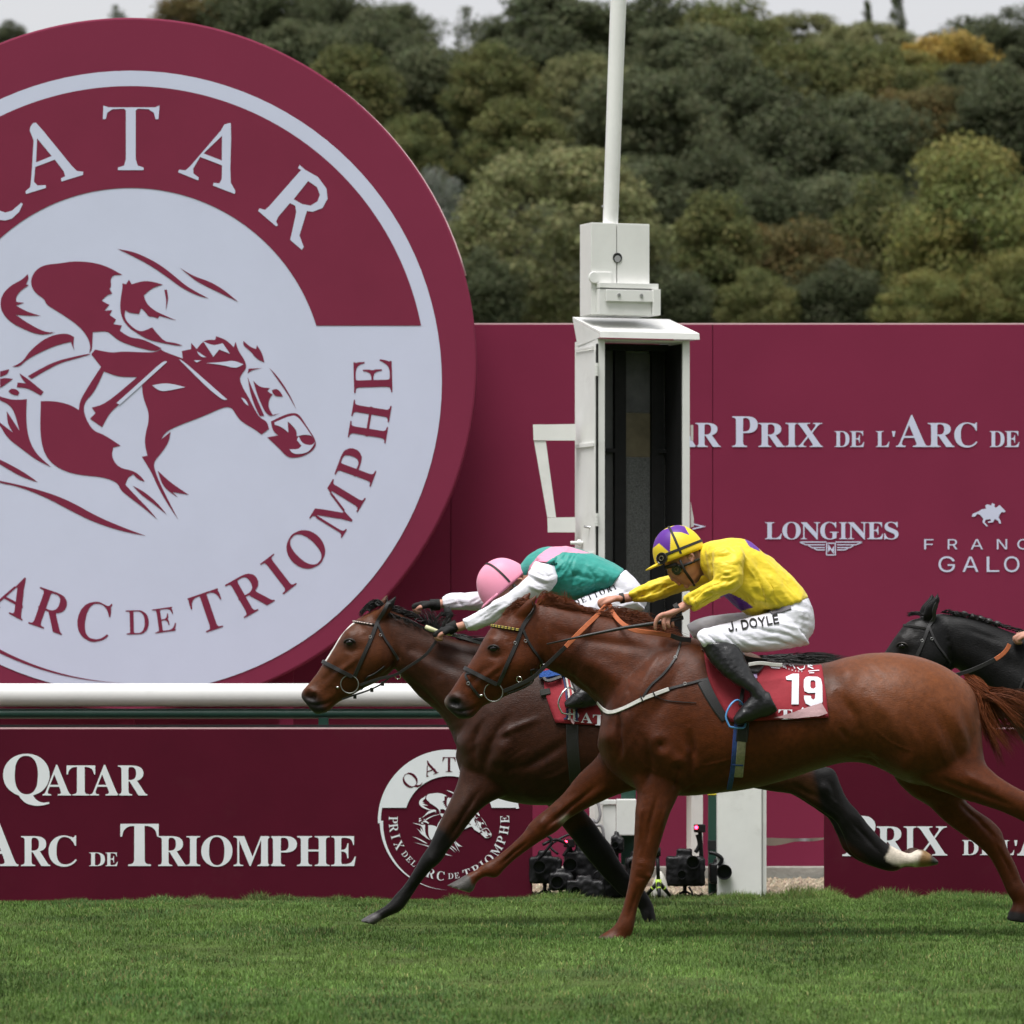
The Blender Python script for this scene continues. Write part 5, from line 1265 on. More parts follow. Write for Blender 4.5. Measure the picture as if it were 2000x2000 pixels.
def lerp(a, b, t): return a + (b - a) * np.clip(t, 0, 1)[:, None]
A_ = np.array
def col_chestnut(p, lat, c):
    n = len(p); nz = vnoise(c * 6, 2)
    base = np.tile(A_([.083, .0198, .0050]), (n, 1)); base *= (1 + .12 * nz)[:, None]
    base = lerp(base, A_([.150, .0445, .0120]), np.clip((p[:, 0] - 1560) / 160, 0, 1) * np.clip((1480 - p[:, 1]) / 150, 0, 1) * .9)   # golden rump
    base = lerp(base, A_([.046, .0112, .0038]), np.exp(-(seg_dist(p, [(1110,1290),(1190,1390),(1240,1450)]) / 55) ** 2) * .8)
    base = lerp(base, A_([.052, .018, .008]), np.exp(-(seg_dist(p, [(1600,1310),(1622,1330)]) / 22) ** 2) * .7)
    muz = np.clip((np.hypot(p[:, 0] - 868, p[:, 1] - 1412) - 72 + 10 * nz) / -22, 0, 1) * (p[:, 0] < 960)
    base = lerp(base, A_([.018, .015, .0135]), muz)
    base = lerp(base, A_([.13, .085, .06]), np.exp(-(seg_dist(p, [(870,1364),(868,1376)]) / 6) ** 2) * .5)
    base = lerp(base, A_([.007, .006, .006]), np.exp(-((p[:, 0] - 889) / 8) ** 2 - ((p[:, 1] - 1373) / 7) ** 2) * 1.4)
    base = lerp(base, A_([.03, .012, .008]), np.exp(-((p[:, 0] - 964) / 14) ** 2 - ((p[:, 1] - 1268) / 10) ** 2) * .95)
    # hooves
    for pts, rr, cc in (([(905,1722),(885,1734),(918,1742)], 15, (.075,.07,.066)), ([(1170,1842),(1222,1848)], 14, (.06,.042,.03)), ([(1968,1795),(2004,1800)], 16, (.022,.02,.02)), ([(2210,1700),(2232,1700)], 22, (.04,.035,.03))):
        base = lerp(base, A_(cc), np.clip((rr + 3 - seg_dist(p, pts)) / 5, 0, 1) * ((p[:, 1] > 1700)))
    base = lerp(base, A_([.55, .5, .45]), np.clip((2.6 - seg_dist(p, [(874,1732),(916,1745)])) / 2, 0, 1) * (lat > .05))
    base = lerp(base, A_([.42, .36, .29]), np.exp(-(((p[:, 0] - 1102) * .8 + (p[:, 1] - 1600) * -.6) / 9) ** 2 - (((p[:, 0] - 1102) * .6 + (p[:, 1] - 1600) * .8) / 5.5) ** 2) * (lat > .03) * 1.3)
    return base, None
def col_bay(p, lat, c):
    n = len(p); nz = vnoise(c * 6, 4)
    base = np.tile(A_([.036, .0112, .0052]), (n, 1)) * (1 + .14 * nz)[:, None]
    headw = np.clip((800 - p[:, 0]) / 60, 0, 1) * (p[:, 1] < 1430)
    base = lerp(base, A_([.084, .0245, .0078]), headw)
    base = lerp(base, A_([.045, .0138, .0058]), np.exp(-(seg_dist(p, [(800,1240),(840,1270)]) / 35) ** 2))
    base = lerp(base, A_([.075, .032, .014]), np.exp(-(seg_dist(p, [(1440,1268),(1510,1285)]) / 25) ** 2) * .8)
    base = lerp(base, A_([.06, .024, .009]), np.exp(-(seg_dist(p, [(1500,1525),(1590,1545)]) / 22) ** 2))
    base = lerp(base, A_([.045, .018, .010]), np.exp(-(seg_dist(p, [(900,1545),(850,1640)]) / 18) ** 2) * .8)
    # black points
    for pts, rr in (([(850,1650),(800,1720),(720,1800)], 42), ([(1150,1650),(1200,1700),(1262,1790)], 48), ([(1625,1500),(1650,1590),(1720,1660)], 46)):
        base = lerp(base, A_([.006, .0053, .0052]), np.clip((rr - seg_dist(p, pts) + 6 * nz) / 14, 0, 1) * (p[:, 1] > 1480))
    muz = np.clip((np.hypot(p[:, 0] - 596, p[:, 1] - 1402) - 56 + 9 * nz) / -18, 0, 1) * (p[:, 0] < 690)
    base = lerp(base, A_([.018, .015, .015]), muz)
    base = lerp(base, A_([.09, .025, .022]), np.exp(-((p[:, 0] - 606) / 6) ** 2 - ((p[:, 1] - 1355) / 5) ** 2) * .8)
    base = lerp(base, A_([.012, .008, .007]), np.exp(-((p[:, 0] - 683) / 15) ** 2 - ((p[:, 1] - 1256) / 12) ** 2) * .95)
    base = lerp(base, A_([.010, .009, .009]), np.clip((16 - seg_dist(p, [(766,1176),(776,1162)])) / 6, 0, 1))
    # blaze down the middle of the face
    bl = np.clip((.036 - np.abs(lat)) / .008, 0, 1) * np.clip((12 - seg_dist(p, [(684,1216),(664,1239),(648,1266),(636,1286)])) / 3, 0, 1)
    base = lerp(base, A_([.72, .70, .67]), bl)
    # white hind sock and hoof
    near = lat < .03
    sock = np.clip((20 - seg_dist(p, [(1748,1668),(1790,1676)]) + 6 * vnoise(c * 40, 8)) / 5, 0, 1) * near
    base = lerp(base, A_([.62, .55, .46]), sock * (p[:, 0] > 1728))
    base = lerp(base, A_([.22, .13, .055]), np.clip((p[:, 0] - 1794 + .3 * (p[:, 1] - 1670)) / 8, 0, 1) * near * (p[:, 1] > 1640))
    base = lerp(base, A_([.05, .05, .048]), np.clip((p[:, 0] - 1815) / 6, 0, 1) * near * (p[:, 1] > 1670))
    base = lerp(base, A_([.075, .07, .072]), np.clip((20 - seg_dist(p, [(702,1800),(728,1800)])) / 5, 0, 1))
    return base, None
def col_black(p, lat, c):
    n = len(p); nz = vnoise(c * 6, 4)
    base = np.tile(A_([.0042, .0040, .0041]), (n, 1)) * (1 + .15 * nz)[:, None]
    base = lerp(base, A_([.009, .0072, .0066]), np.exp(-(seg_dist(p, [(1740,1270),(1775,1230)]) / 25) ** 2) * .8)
    return base, None

S_CH = head_strokes(964, 1267, 0, 0) + [
 ([(1075,1303),(1120,1330),(1165,1372),(1190,1410)], 9, -.010, 'b'),
 ([(1070,1230),(1150,1250),(1240,1262),(1300,1275)], 12, -.006, 'b'), ([(1110,1265),(1180,1310),(1230,1350)], 22, .010, 'b'),
 ([(1208,1385),(1209,1440),(1216,1490)], 6, -.013, 'n'), ([(1182,1440)], 20, .012, 'b'),
 ([(1300,1262),(1262,1330),(1228,1390)], 24, .007, 'b'), ([(1335,1290),(1295,1370),(1262,1430)], 16, -.006, 'b'),
 ([(1290,1455),(1325,1500)], 30, .016, 'n'), ([(1345,1420),(1352,1470),(1342,1535)], 10, -.013, 'n'), ([(1262,1440),(1270,1500),(1256,1545)], 9, -.009, 'n'),
 ([(1345,1552),(1420,1500),(1500,1480)], 14, -.005, 'b'),
 ([(1655,1318)], 22, .008, 'b'), ([(1630,1345),(1668,1400),(1690,1470)], 16, -.013, 'b'), ([(1690,1350),(1740,1400),(1770,1470)], 18, .007, 'b'),
 ([(1770,1495)], 26, .014, 'n'), ([(1690,1480),(1720,1496)], 12, -.010, 'n'),
 ([(1820,1370),(1850,1430),(1876,1500),(1890,1535)], 14, -.007, 'n'), ([(1876,1370),(1896,1440),(1900,1500)], 10, -.006, 'n'), ([(1855,1370),(1884,1450)], 18, .005, 'n'),
 ([(1830,1520),(1900,1545),(1980,1575)], 6, -.007, 'n'), ([(1880,1510),(1950,1545)], 10, .005, 'n'),
 ([(1285,1550),(1268,1610),(1262,1660)], 4.5, -.008, 'n'), ([(1300,1570),(1288,1625)], 6, .005, 'n'), ([(1252,1560),(1250,1640)], 7, .005, 'n'),
 ([(1254,1690)], 13, .005, 'n'), ([(1268,1712)], 6, .006, 'n'), ([(1246,1735),(1234,1770),(1226,1800)], 2.8, -.006, 'n'),
 ([(1165,1535),(1110,1580),(1060,1622)], 4.5, -.007, 'f'), ([(1190,1530),(1140,1572)], 9, .006, 'f'), ([(1035,1640),(1000,1668),(972,1695)], 2.8, -.006, 'f'), ([(1058,1608)], 12, .004, 'f'),
 ([(1870,1565),(1910,1600),(1945,1640)], 5, -.007, 'f'), ([(1940,1640),(1968,1690),(1985,1730)], 3, -.006, 'f'),
] + [
 ([(1000,1290),(978,1318),(950,1338)], 2.2, .0026, 'b'), ([(978,1318),(960,1322)], 2, .002, 'b'), ([(1050,1330),(1080,1322),(1100,1330)], 3, -.004, 'b'), ([(1078,1240),(1092,1290)], 4, -.004, 'b'), ([(1066,1222),(1076,1280)], 4, .003, 'b'),
 ([(1240,1470),(1262,1500),(1290,1512)], 2.2, .0026, 'n'), ([(1230,1420),(1250,1460)], 2.2, .0024, 'n'), ([(1350,1500),(1400,1490),(1450,1478)], 2.2, .0024, 'n'), ([(1316,1540),(1322,1500)], 3, -.006, 'n'), ([(1338,1548),(1360,1530)], 3, -.005, 'n'),
 ([(1255,1550),(1253,1600),(1250,1650)], 2.2, .003, 'n'), ([(1296,1560),(1278,1620)], 2.2, .003, 'n'), ([(1242,1690),(1262,1694)], 3, -.003, 'n'), ([(1244,1712),(1264,1716)], 3, -.003, 'n'),
 ([(1725,1500),(1700,1486),(1668,1478)], 3, -.006, 'n'), ([(1810,1540),(1860,1556)], 3, -.005, 'n'), ([(1700,1420),(1740,1450),(1790,1470)], 2.2, .0022, 'n'), ([(1830,1440),(1850,1500)], 2.2, .0022, 'n'), ([(1640,1420),(1660,1450)], 6, -.005, 'b'),
 ([(1120,1560),(1088,1592)], 2.2, .003, 'f'), ([(1010,1650),(980,1680)], 2, .003, 'f'),
] + [([(1420 + 30 * k, 1400), (1430 + 30 * k, 1440), (1424 + 30 * k, 1500)], 5, -.0014, 'b') for k in range(7)]
o_ = lambda pts, dx, dy: [(x + dx, y + dy) for x, y in pts]
S_BA = head_strokes(683, 1255, 0, 0) + [
 ([(785,1318),(830,1358),(880,1408)], 9, -.010, 'b'), ([(780,1250),(850,1290),(930,1320)], 14, -.007, 'b'), ([(800,1270),(860,1320)], 20, .008, 'b'),
 ([(945,1400),(925,1450),(930,1500)], 8, -.010, 'n'), ([(900,1450)], 20, .012, 'b'), ([(1000,1390),(960,1450),(940,1520)], 10, -.010, 'n'), ([(990,1440),(970,1500)], 18, .012, 'n'),
 ([(960,1440),(1010,1420),(1060,1400)], 8, .007, 'n'), ([(1000,1510),(1060,1480),(1120,1440)], 12, -.009, 'n'), ([(1010,1540),(1060,1560)], 14, .008, 'n'),
 ([(940,1540),(900,1600),(870,1650)], 5, -.007, 'n'), ([(845,1680)], 12, .004, 'n'), ([(830,1705),(795,1750)], 3, -.006, 'n'),
 ([(1620,1520),(1634,1570)], 7, -.006, 'n'), ([(1660,1600),(1720,1668)], 3.5, -.007, 'n'), ([(1610,1540)], 12, .006, 'n'), ([(1540,1530),(1600,1560)], 6, -.006, 'n'),
]
S_BK = head_strokes(1762, 1262, 0, 0) + [([(1870,1300),(1930,1350),(1985,1410)], 10, -.010, 'b'), ([(1880,1240),(1960,1290),(2040,1330)], 16, -.007, 'b'), ([(1880,1225),(1960,1255)], 5, -.005, 'b')]

def boost(st, k, kk=.85): return [(p, sg * kk, d * k, sd) for p, sg, d, sd in st]
nh = len(head_strokes(0, 0, 0, 0))
S_CH = S_CH[:nh] + boost(S_CH[nh:], 1.55); S_BA = S_BA[:nh] + boost(S_BA[nh:], 1.3)
R_CH = [([(1090,1290),(1150,1340)], 26, 62, 22, .0030), ([(1200,1400),(1220,1470)], 26, 80, 20, .0035), ([(1270,1440),(1320,1490)], 34, -50, 17, .0035), ([(1350,1480),(1400,1530)], 30, 35, 20, .0030), ([(1640,1400),(1700,1470)], 34, -52, 17, .0035), ([(1780,1400),(1860,1470)], 46, -66, 13, .0032), ([(1700,1310),(1820,1330)], 40, -28, 11, .0024), ([(1260,1580),(1255,1660)], 20, 84, 30, .0030), ([(1290,1300),(1230,1390)], 34, 62, 15, .0030), ([(1120,1560),(1040,1620)], 20, 40, 30, .0030), ([(1880,1550),(1960,1640)], 22, -45, 28, .0028)]
R_BA = [([(800,1330),(860,1390)], 26, -46, 22, .0030), ([(920,1430),(1000,1500)], 44, 40, 16, .0026), ([(1000,1480),(1090,1540)], 36, 30, 18, .0026), ([(920,1560),(860,1650)], 20, 60, 28, .003), ([(1600,1540),(1700,1650)], 24, -48, 26, .003)]
GRP = 'racehorses galloping past the winning post'
H1, B1, V1 = horse(CH, 0.0, 'chestnut racehorse nearest the camera wearing saddlecloth number 19', col_chestnut, S_CH, .0085, GRP, R_CH)
YBAY, YBLK = 1.3, 2.6
H2, B2, V2 = horse(BA, YBAY, 'dark bay racehorse with white blaze, leading, behind the chestnut horse', col_bay, S_BA, .0085, GRP, R_BA)
H3, B3, V3 = horse(BK, YBLK, 'black racehorse at the right edge, its head over the chestnut rump', col_black, S_BK, .0105, GRP)

# ---------------------------------------------------------------- manes, tails, forelocks
m_ch_hair = mat('chestnut_hair', (.165, .045, .0135), .5, .25, var=.35, vscale=30)
m_bk_hair = mat('black_hair', (.010, .009, .009), .42, .45)
def U(a, b): return random.uniform(a, b)
def wisps(n, root, tip, Y0, bend=0, spread=6, jl=.03, lift=0):
    """strands from points along the root polyline (px) to the tip polyline, with scatter"""
    R_, T_ = np.array(root, float), np.array(tip, float); out = []
    for _ in range(n):
        t = random.random(); q = t * (len(R_) - 1); i = min(int(q), len(R_) - 2)
        a = R_[i] + (R_[i + 1] - R_[i]) * (q - i)
        t2 = min(1, max(0, t + U(-.1, .1))); q2 = t2 * (len(T_) - 1); k = min(int(q2), len(T_) - 2)
        b = T_[k] + (T_[k + 1] - T_[k]) * (q2 - k) + np.array([U(-spread, spread), U(-spread, spread)])
        l = U(-jl, jl); l2 = l + U(-jl, jl)
        pts = []
        for s in (0, .33, .66, 1):
            m = a + (b - a) * s; m = m + np.array([U(-2, 2), bend * math.sin(math.pi * s) + U(-2, 2) - lift * s * s]) * (s > 0)
            pts.append(W(m[0], m[1], Y0 + l + (l2 - l) * s))
        out.append(pts)
    return out
# chestnut
it = wisps(150, [(1048,1184),(1120,1196),(1200,1212),(1290,1238)], [(1082,1172),(1160,1196),(1250,1216),(1335,1246)], 0, -6, 7, .03)
it += wisps(260, [(1046,1184),(1080,1190),(1125,1198)], [(1070,1160),(1104,1174),(1150,1198)], 0, -12, 6, .03)
it += wisps(150, [(1050,1182),(1100,1192)], [(1082,1162),(1128,1186)], 0, -8, 8, .03)
it += wisps(46, [(1100,1188),(1128,1198)], [(1098,1150),(1108,1160),(1122,1178)], 0, -4, 5, .02)
it += wisps(160, [(1160,1204),(1240,1222)], [(1200,1190),(1275,1206)], 0, -12, 8, .025)
it += wisps(120, [(1220,1216),(1290,1236)], [(1262,1206),(1330,1234)], 0, -8, 6, .03)
it += wisps(260, [(1052,1184),(1130,1196),(1220,1216),(1290,1238)], [(1110,1182),(1185,1200),(1280,1226),(1345,1248)], 0, -7, 6, .035)
strands('mane', it, .0020, m_ch_hair, H1)
it = wisps(120, [(1040,1176),(1028,1180),(1012,1190)], [(1000,1180),(985,1200),(980,1212)], 0, -7, 6, .03)
it += wisps(40, [(1036,1174),(1015,1186)], [(990,1188),(976,1206)], -.03, -5, 5, .03)
strands('forelock', it, .0021, m_ch_hair, H1)
it = []
e = [(2090, 1385), (2075, 1425), (2030, 1470), (1990, 1490), (1952, 1492), (1932, 1470)]
for lock in range(34):
    t = (lock + random.random()) / 34; q = t ** .9 * 5; i = min(int(q), 4); f = q - i
    cx, cy = e[i][0] + (e[i + 1][0] - e[i][0]) * f + U(-10, 10), e[i][1] + (e[i + 1][1] - e[i][1]) * f + U(-20, 12)
    ln = U(.72, 1.05); la = U(-.05, .05); ax_, ay_ = U(1878, 1906), U(1322, 1350)
    sw = U(-8, 8)
    for _ in range(24):
        a = (ax_ + U(-7, 7), ay_ + U(-7, 7)); g = U(.8, 1.05) * ln
        ex, ey = a[0] + (cx - a[0]) * g + U(-7, 7), a[1] + (cy - a[1]) * g + U(-6, 6)
        m1 = (a[0] + 24 + U(-4, 4), a[1] + 21 + U(-4, 4)); m2 = (a[0] * .45 + ex * .55 + U(-3, 3) + sw * .4, a[1] * .45 + ey * .55 + U(-3, 3) - 10 * (1 - t) + sw)
        it.append([W(a[0], a[1], la * .3), W(*m1, la * .6 + U(-.01, .01)), W(*m2, la + U(-.008, .008)), W(ex, ey, la * 1.5 + U(-.012, .012))])
strands('tail', it, .0024, m_ch_hair, H1)
it = []
for _ in range(90):
    x = U(1790, 1900); y = 1284 + (x - 1790) ** 1.5 * .052
    it.append([W(x, y, U(-.01, .02)), W(x + 18, y + 6, .0), W(x + 34, y + 20 + U(-2, 3), U(-.01, .03)), W(x + 50, y + 40 + U(-3, 4), U(-.01, .03))])
# bay: short black mane blown about the hands, forelock, tail
it = wisps(170, [(752,1190),(790,1202),(840,1226),(900,1250)], [(775,1188),(815,1203),(862,1230),(930,1252)], YBAY, -5, 4, .025)
it += wisps(90, [(752,1194),(800,1210),(850,1236)], [(770,1204),(812,1222),(868,1246)], YBAY - .05, 2, 4, .02)
it += wisps(34, [(830,1220),(860,1236)], [(808,1196),(832,1190),(846,1200)], YBAY, -8, 7, .04)
it += wisps(30, [(836,1228),(866,1240)], [(872,1196),(888,1204),(880,1214)], YBAY, -10, 8, .05)
it += wisps(120, [(900,1250),(1000,1264)], [(960,1250),(1050,1266)], YBAY, -4, 5, .03)
strands('mane', it, .0030, m_bk_hair, H2)
it = wisps(130, [(752,1182),(738,1184),(722,1194)], [(722,1178),(708,1194),(702,1206)], YBAY, -9, 4, .03)
strands('forelock', it, .0032, m_bk_hair, H2)
it = []
for _ in range(330):
    l = U(-.03, .03); t = random.random()
    ex, ey = U(1560, 1668), 0
    ey = 1282 + (ex - 1560) * .07 + U(-7, 12) + 18 * t * (ex < 1620)
    it.append([W(1482 + U(0, 18), 1280 + U(0, 14), YBAY + l * .5), W(1518 + U(-6, 6), 1281 + U(-4, 16) + 6 * t, YBAY + l), W(ex * .5 + 765 + U(-6, 6), ey - 4 + U(-5, 5), YBAY + l * 1.4), W(ex, ey, YBAY + 2 * l)])
strands('tail', it, .0034, m_bk_hair, H2)
# black: plaited mane knots along the crest, forelock wisp
it = wisps(200, [(1838,1196),(1890,1206),(1945,1222),(2050,1254)], [(1862,1196),(1912,1206),(1968,1226),(2080,1256)], YBLK, -4, 3, .022)
strands('mane', it, .0030, m_bk_hair, H3)
for x, y in ((1868, 1201), (1884, 1200), (1900, 1205), (1916, 1209), (1932, 1214), (1948, 1219)):
    c = W(x, y, YBLK); bm = bmesh.new(); bmesh.ops.create_icosphere(bm, subdivisions=2, radius=.017)
    for v in bm.verts: v.co = Vector((v.co.x * 1.15, v.co.y, v.co.z)) * (1 + .18 * math.sin(v.co.x * 260) * math.cos(v.co.z * 210)) + c + Vector((0, -.004, 0))
    me = bpy.data.meshes.new('mane_plait'); bm.to_mesh(me); bm.free(); link('mane_plait', me, m_bk_hair, H3, True)
it = wisps(60, [(1800,1200),(1812,1204)], [(1772,1199),(1776,1203)], YBLK, -4, 2.5, .015)
strands('forelock', it, .0032, m_bk_hair, H3)
it = []
for _ in range(200):
    l = U(-.04, .04); it.append([W(2660 + U(0, 10), 1370 + U(0, 12), YBLK + l * .5), W(2700, 1385 + U(-8, 12), YBLK + l), W(2760 + U(-8, 8), 1400 + U(-12, 30), YBLK + l), W(2830 + U(-30, 20), 1420 + U(-20, 60), YBLK + 2 * l)])
strands('tail', it, .0036, m_bk_hair, H3)

# ---------------------------------------------------------------- tack
m_dsteel = mat('dull_steel', (.30, .30, .29), .4, .5, metal=.8)
def torus(mb, c, R, r, ax, n=36, k=8):
    ax = Vector(ax).normalized(); u = ax.orthogonal().normalized(); w = ax.cross(u)
    mb.tube([c + (u * math.cos(2 * math.pi * i / n) + w * math.sin(2 * math.pi * i / n)) * R for i in range(n + 1)], r, k, False)
def buckle(bvh, x, y, Y0, parent):
    p, n_ = cam_ray(bvh, x, y, Y0); p = Vector(p) + Vector(n_) * .007
    mb = MB(); torus(mb, p, .0068, .0015, n_, 12, 6); mb.build('buckle', m_dsteel, parent, True)
def bridle(h, bvh, Y0, dx, dy, sc, brow_m, rubber_rein, ring=True, flash=True):
    o = lambda pts: [((x - 964) * sc + 964 + dx, (y - 1267) * sc + 1267 + dy) for x, y in pts]
    mb = MB(); strap(mb, bvh, o([(1046,1178),(1036,1200),(1022,1222),(1013,1245),(1004,1268),(992,1295),(980,1322),(973,1338)]), .019, .004, Y0)
    br = mb.build('bridle', m_leather, h)
    mb = MB(); strap(mb, bvh, o([(1046,1178),(1036,1200),(1022,1222),(1013,1245),(1004,1268),(992,1295),(980,1322),(973,1338)]), .019, .004, Y0, far=True); mb.build('far_cheekpiece', m_leather, br)
    mb = MB(); strap(mb, bvh, o([(1020,1226),(1034,1258),(1052,1284),(1064,1302)]), .013, .0035, Y0); mb.build('throat_lash', m_leather, br)
    f, b = o([(904,1303)])[0], o([(984,1344)])[0]
    mb = MB(); ringstrap(mb, bvh, f, b, Y0, .020, .009, -128, 128); mb.build('noseband', m_leather, br, True, 50)
    f, b = o([(957,1221)])[0], o([(1034,1234)])[0]
    mb = MB(); P = ringstrap(mb, bvh, f, b, Y0, .012, .004, -120, 120, 64)
    bb = mb.build('browband', m_leather if brow_m else m_leather, br)
    if brow_m:
        # woven beads
        for i in range(1, len(P) - 1):
            if i % 1 == 0:
                d = (P[i] - W((f[0] + b[0]) / 2, (f[1] + b[1]) / 2, Y0)).normalized()
                mb = MB(); c = P[i] + d * .008; T = (P[i + 1] - P[i - 1]).normalized()
                s_ = .0045 if brow_m[1] else .0045
                for q in ((-1, 1) if brow_m[1] else (0,)):
                    cc = c + d.cross(T).normalized() * q * .0032
                    mb.tube([cc - T * s_ * .8, cc + T * s_ * .8], [.0029, .0029], 7)
                mb.build('bead', brow_m[0] if i % 3 else m_leather, bb, True)
    if flash:
        mb = MB(); strap(mb, bvh, o([(904,1306),(912,1325),(922,1342),(938,1362)]), .012, .003, Y0); mb.build('flash_strap', m_leather, br)
        buckle(bvh, *o([(915,1335)])[0], Y0, br)
    buckle(bvh, *o([(1006,1256)])[0], Y0, br); buckle(bvh, *o([(1026,1252)])[0], Y0, br)
    if ring:
        p, n_ = cam_ray(bvh, *o([(964,1352)])[0], Y0); p = Vector(p) + Vector((0, -.012, 0))
        mb = MB(); torus(mb, p, 18.2 * S(Y0) * sc, .0027, (0.12, 1, .1)); mb.build('bit_ring', m_dsteel, br, True)
        q = W(*o([(942,1358)])[0], Y0); mb = MB(); mb.tube([Vector((q.x, p.y, q.z)), Vector((q.x - .012, p.y + .02, q.z + .001)), Vector((q.x - .012, Y0, q.z))], .005, 8); mb.build('bit_mouthpiece', m_steel, br, True)
    return br
m_bead_y = mat('yellow_beads', (.45, .35, .07), .5, .4)
m_bead_w = mat('pink_white_beads', (.78, .62, .58), .4, .5)
T1 = bridle(H1, V1, 0, 0, 0, 1, (m_bead_y, True), True)
T2 = bridle(H2, V2, YBAY, -281, -12, .96, (m_bead_w, False), False, flash=False)
T3 = bridle(H3, V3, YBLK, 798, -5, .93, None, False, ring=True, flash=False)

def free_ribbon(name, pts, w, th, m, parent, nrm=(0, -1, 0), k=8):
    """pts (px,py,Y): hanging strap in space"""
    C = catmull([tuple(W(*p)) for p in pts], k); P = [Vector(c) for c in C]; mb = MB()
    ribbon(mb, P, [Vector(nrm)] * len(P), w, th, 0); return mb.build(name, m, parent)
# chestnut reins (near): black from the ring, orange rubber grip to the far hand, slack loop back to the withers
free_ribbon('rein', [(984,1350,-.085),(1012,1338,-.10),(1040,1324,-.115),(1064,1302,-.12),(1106,1262,-.125)], .018, .003, m_leather, T1)
free_ribbon('rein_grip', [(1105,1263,-.126),(1135,1232,-.11),(1165,1203,-.04),(1188,1178,.04)], .021, .0045, m_rubber, T1)
free_ribbon('rein_grip', [(1189,1178,.035),(1199,1200,-.03),(1217,1219,-.10),(1240,1231,-.135),(1275,1236,-.14),(1310,1241,-.13)], .021, .0045, m_rubber, T1)
free_ribbon('rein', [(1310,1241,-.13),(1330,1248,-.12),(1350,1250,-.10)], .022, .004, m_leather, T1)
mb = MB(); strap(mb, V1, [(1060,1300),(1050,1318),(1026,1338),(990,1352)], .012, .003, 0, off=.006); mb.build('rein_lower', m_leather, T1)
for x, y in ((1060, 1302), (1024, 1346)):
    p, n_ = cam_ray(V1, x, y, 0); mb = MB(); torus(mb, Vector(p) + Vector((0, -.012, 0)), .013, .0022, (.5, 1, .2), 16, 6); mb.build('martingale_ring', m_steel, T1, True)
# breast strap: white sleeve then black, neck strap with ring
mb = MB(); strap(mb, V1, [(1168,1372),(1182,1388),(1196,1391),(1222,1382),(1258,1364),(1306,1346)], .018, .004, 0); bs = mb.build('breast_strap', m_whitestrap, H1)
mb = MB(); strap(mb, V1, [(1306,1346),(1340,1337),(1375,1328),(1410,1320)], .013, .004, 0); mb.build('breast_strap_end', m_leather, bs)
mb = MB(); strap(mb, V1, [(1330,1252),(1320,1284),(1296,1316),(1270,1340),(1256,1362)], .011, .004, 0); ns = mb.build('neck_strap', m_leather, H1)
buckle(V1, 1319, 1285, 0, ns); buckle(V1, 1338, 1336, 0, bs)
for x0, y0 in ((1278, 1356), (1254, 1364)):
    mb = MB(); strap(mb, V1, [(x0 - 3, y0 - 5), (x0 + 2, y0 + 6)], .006, .0075, 0); mb.build('keeper', m_leather, bs)
mb = MB(); strap(mb, V1, [(1278,1358),(1300,1368),(1330,1371),(1360,1373)], .004, .003, 0); mb.build('loose_strap_end', m_leather, bs)
# bay reins and straps
free_ribbon('rein', [(703,1338,YBAY-.08),(740,1326,YBAY-.10),(772,1318,YBAY-.11),(795,1304,YBAY-.12),(830,1280,YBAY-.125),(852,1252,YBAY-.12)], .014, .003, m_leather, T2)
free_ribbon('rein', [(880,1240,YBAY-.11),(905,1246,YBAY-.12),(945,1258,YBAY-.13),(1000,1272,YBAY-.15)], .014, .004, mat('grey_webbing', (.10, .10, .105), .6, .3, var=.3, vscale=90), T2)
mb = MB(); strap(mb, V2, [(703,1345),(730,1338),(748,1330),(764,1316)], .010, .003, YBAY, off=.004); mb.build('curb_strap', m_leather, T2)
free_ribbon('hanging_strap', [(668,1366,YBAY-.05),(694,1357,YBAY-.05),(720,1348,YBAY-.05),(745,1336,YBAY-.06),(766,1318,YBAY-.08)], .008, .004, m_leather, T2)
for x, y in ((694, 1359), (727, 1346), (748, 1334)):
    p = W(x, y, YBAY - .04); mb = MB(); mb.box(p - Vector((.010, .004, .014)), p + Vector((.006, .004, .008)), .002); mb.build('strap_keeper', m_leather, T2)
p = W(777, 1321, YBAY - .10); mb = MB(); torus(mb, p, .014, .002, (.3, 1, .5), 16, 6); mb.build('martingale_ring', m_steel, T2, True)
# black horse reins
free_ribbon('rein', [(1745,1350,YBLK-.09),(1800,1335,YBLK-.10),(1876,1316,YBLK-.115),(1910,1304,YBLK-.12),(1945,1287,YBLK-.12)], .021, .003, m_leather, T3)
free_ribbon('rein_grip', [(1944,1288,YBLK-.121),(1958,1278,YBLK-.12),(1967,1268,YBLK-.12),(1972,1258,YBLK-.12)], .022, .0045, m_rubber, T3)
mb = MB(); strap(mb, V3, [(2000,1325),(1988,1355),(1978,1382)], .012, .004, YBLK); mb.build('neck_strap', m_leather, H3)

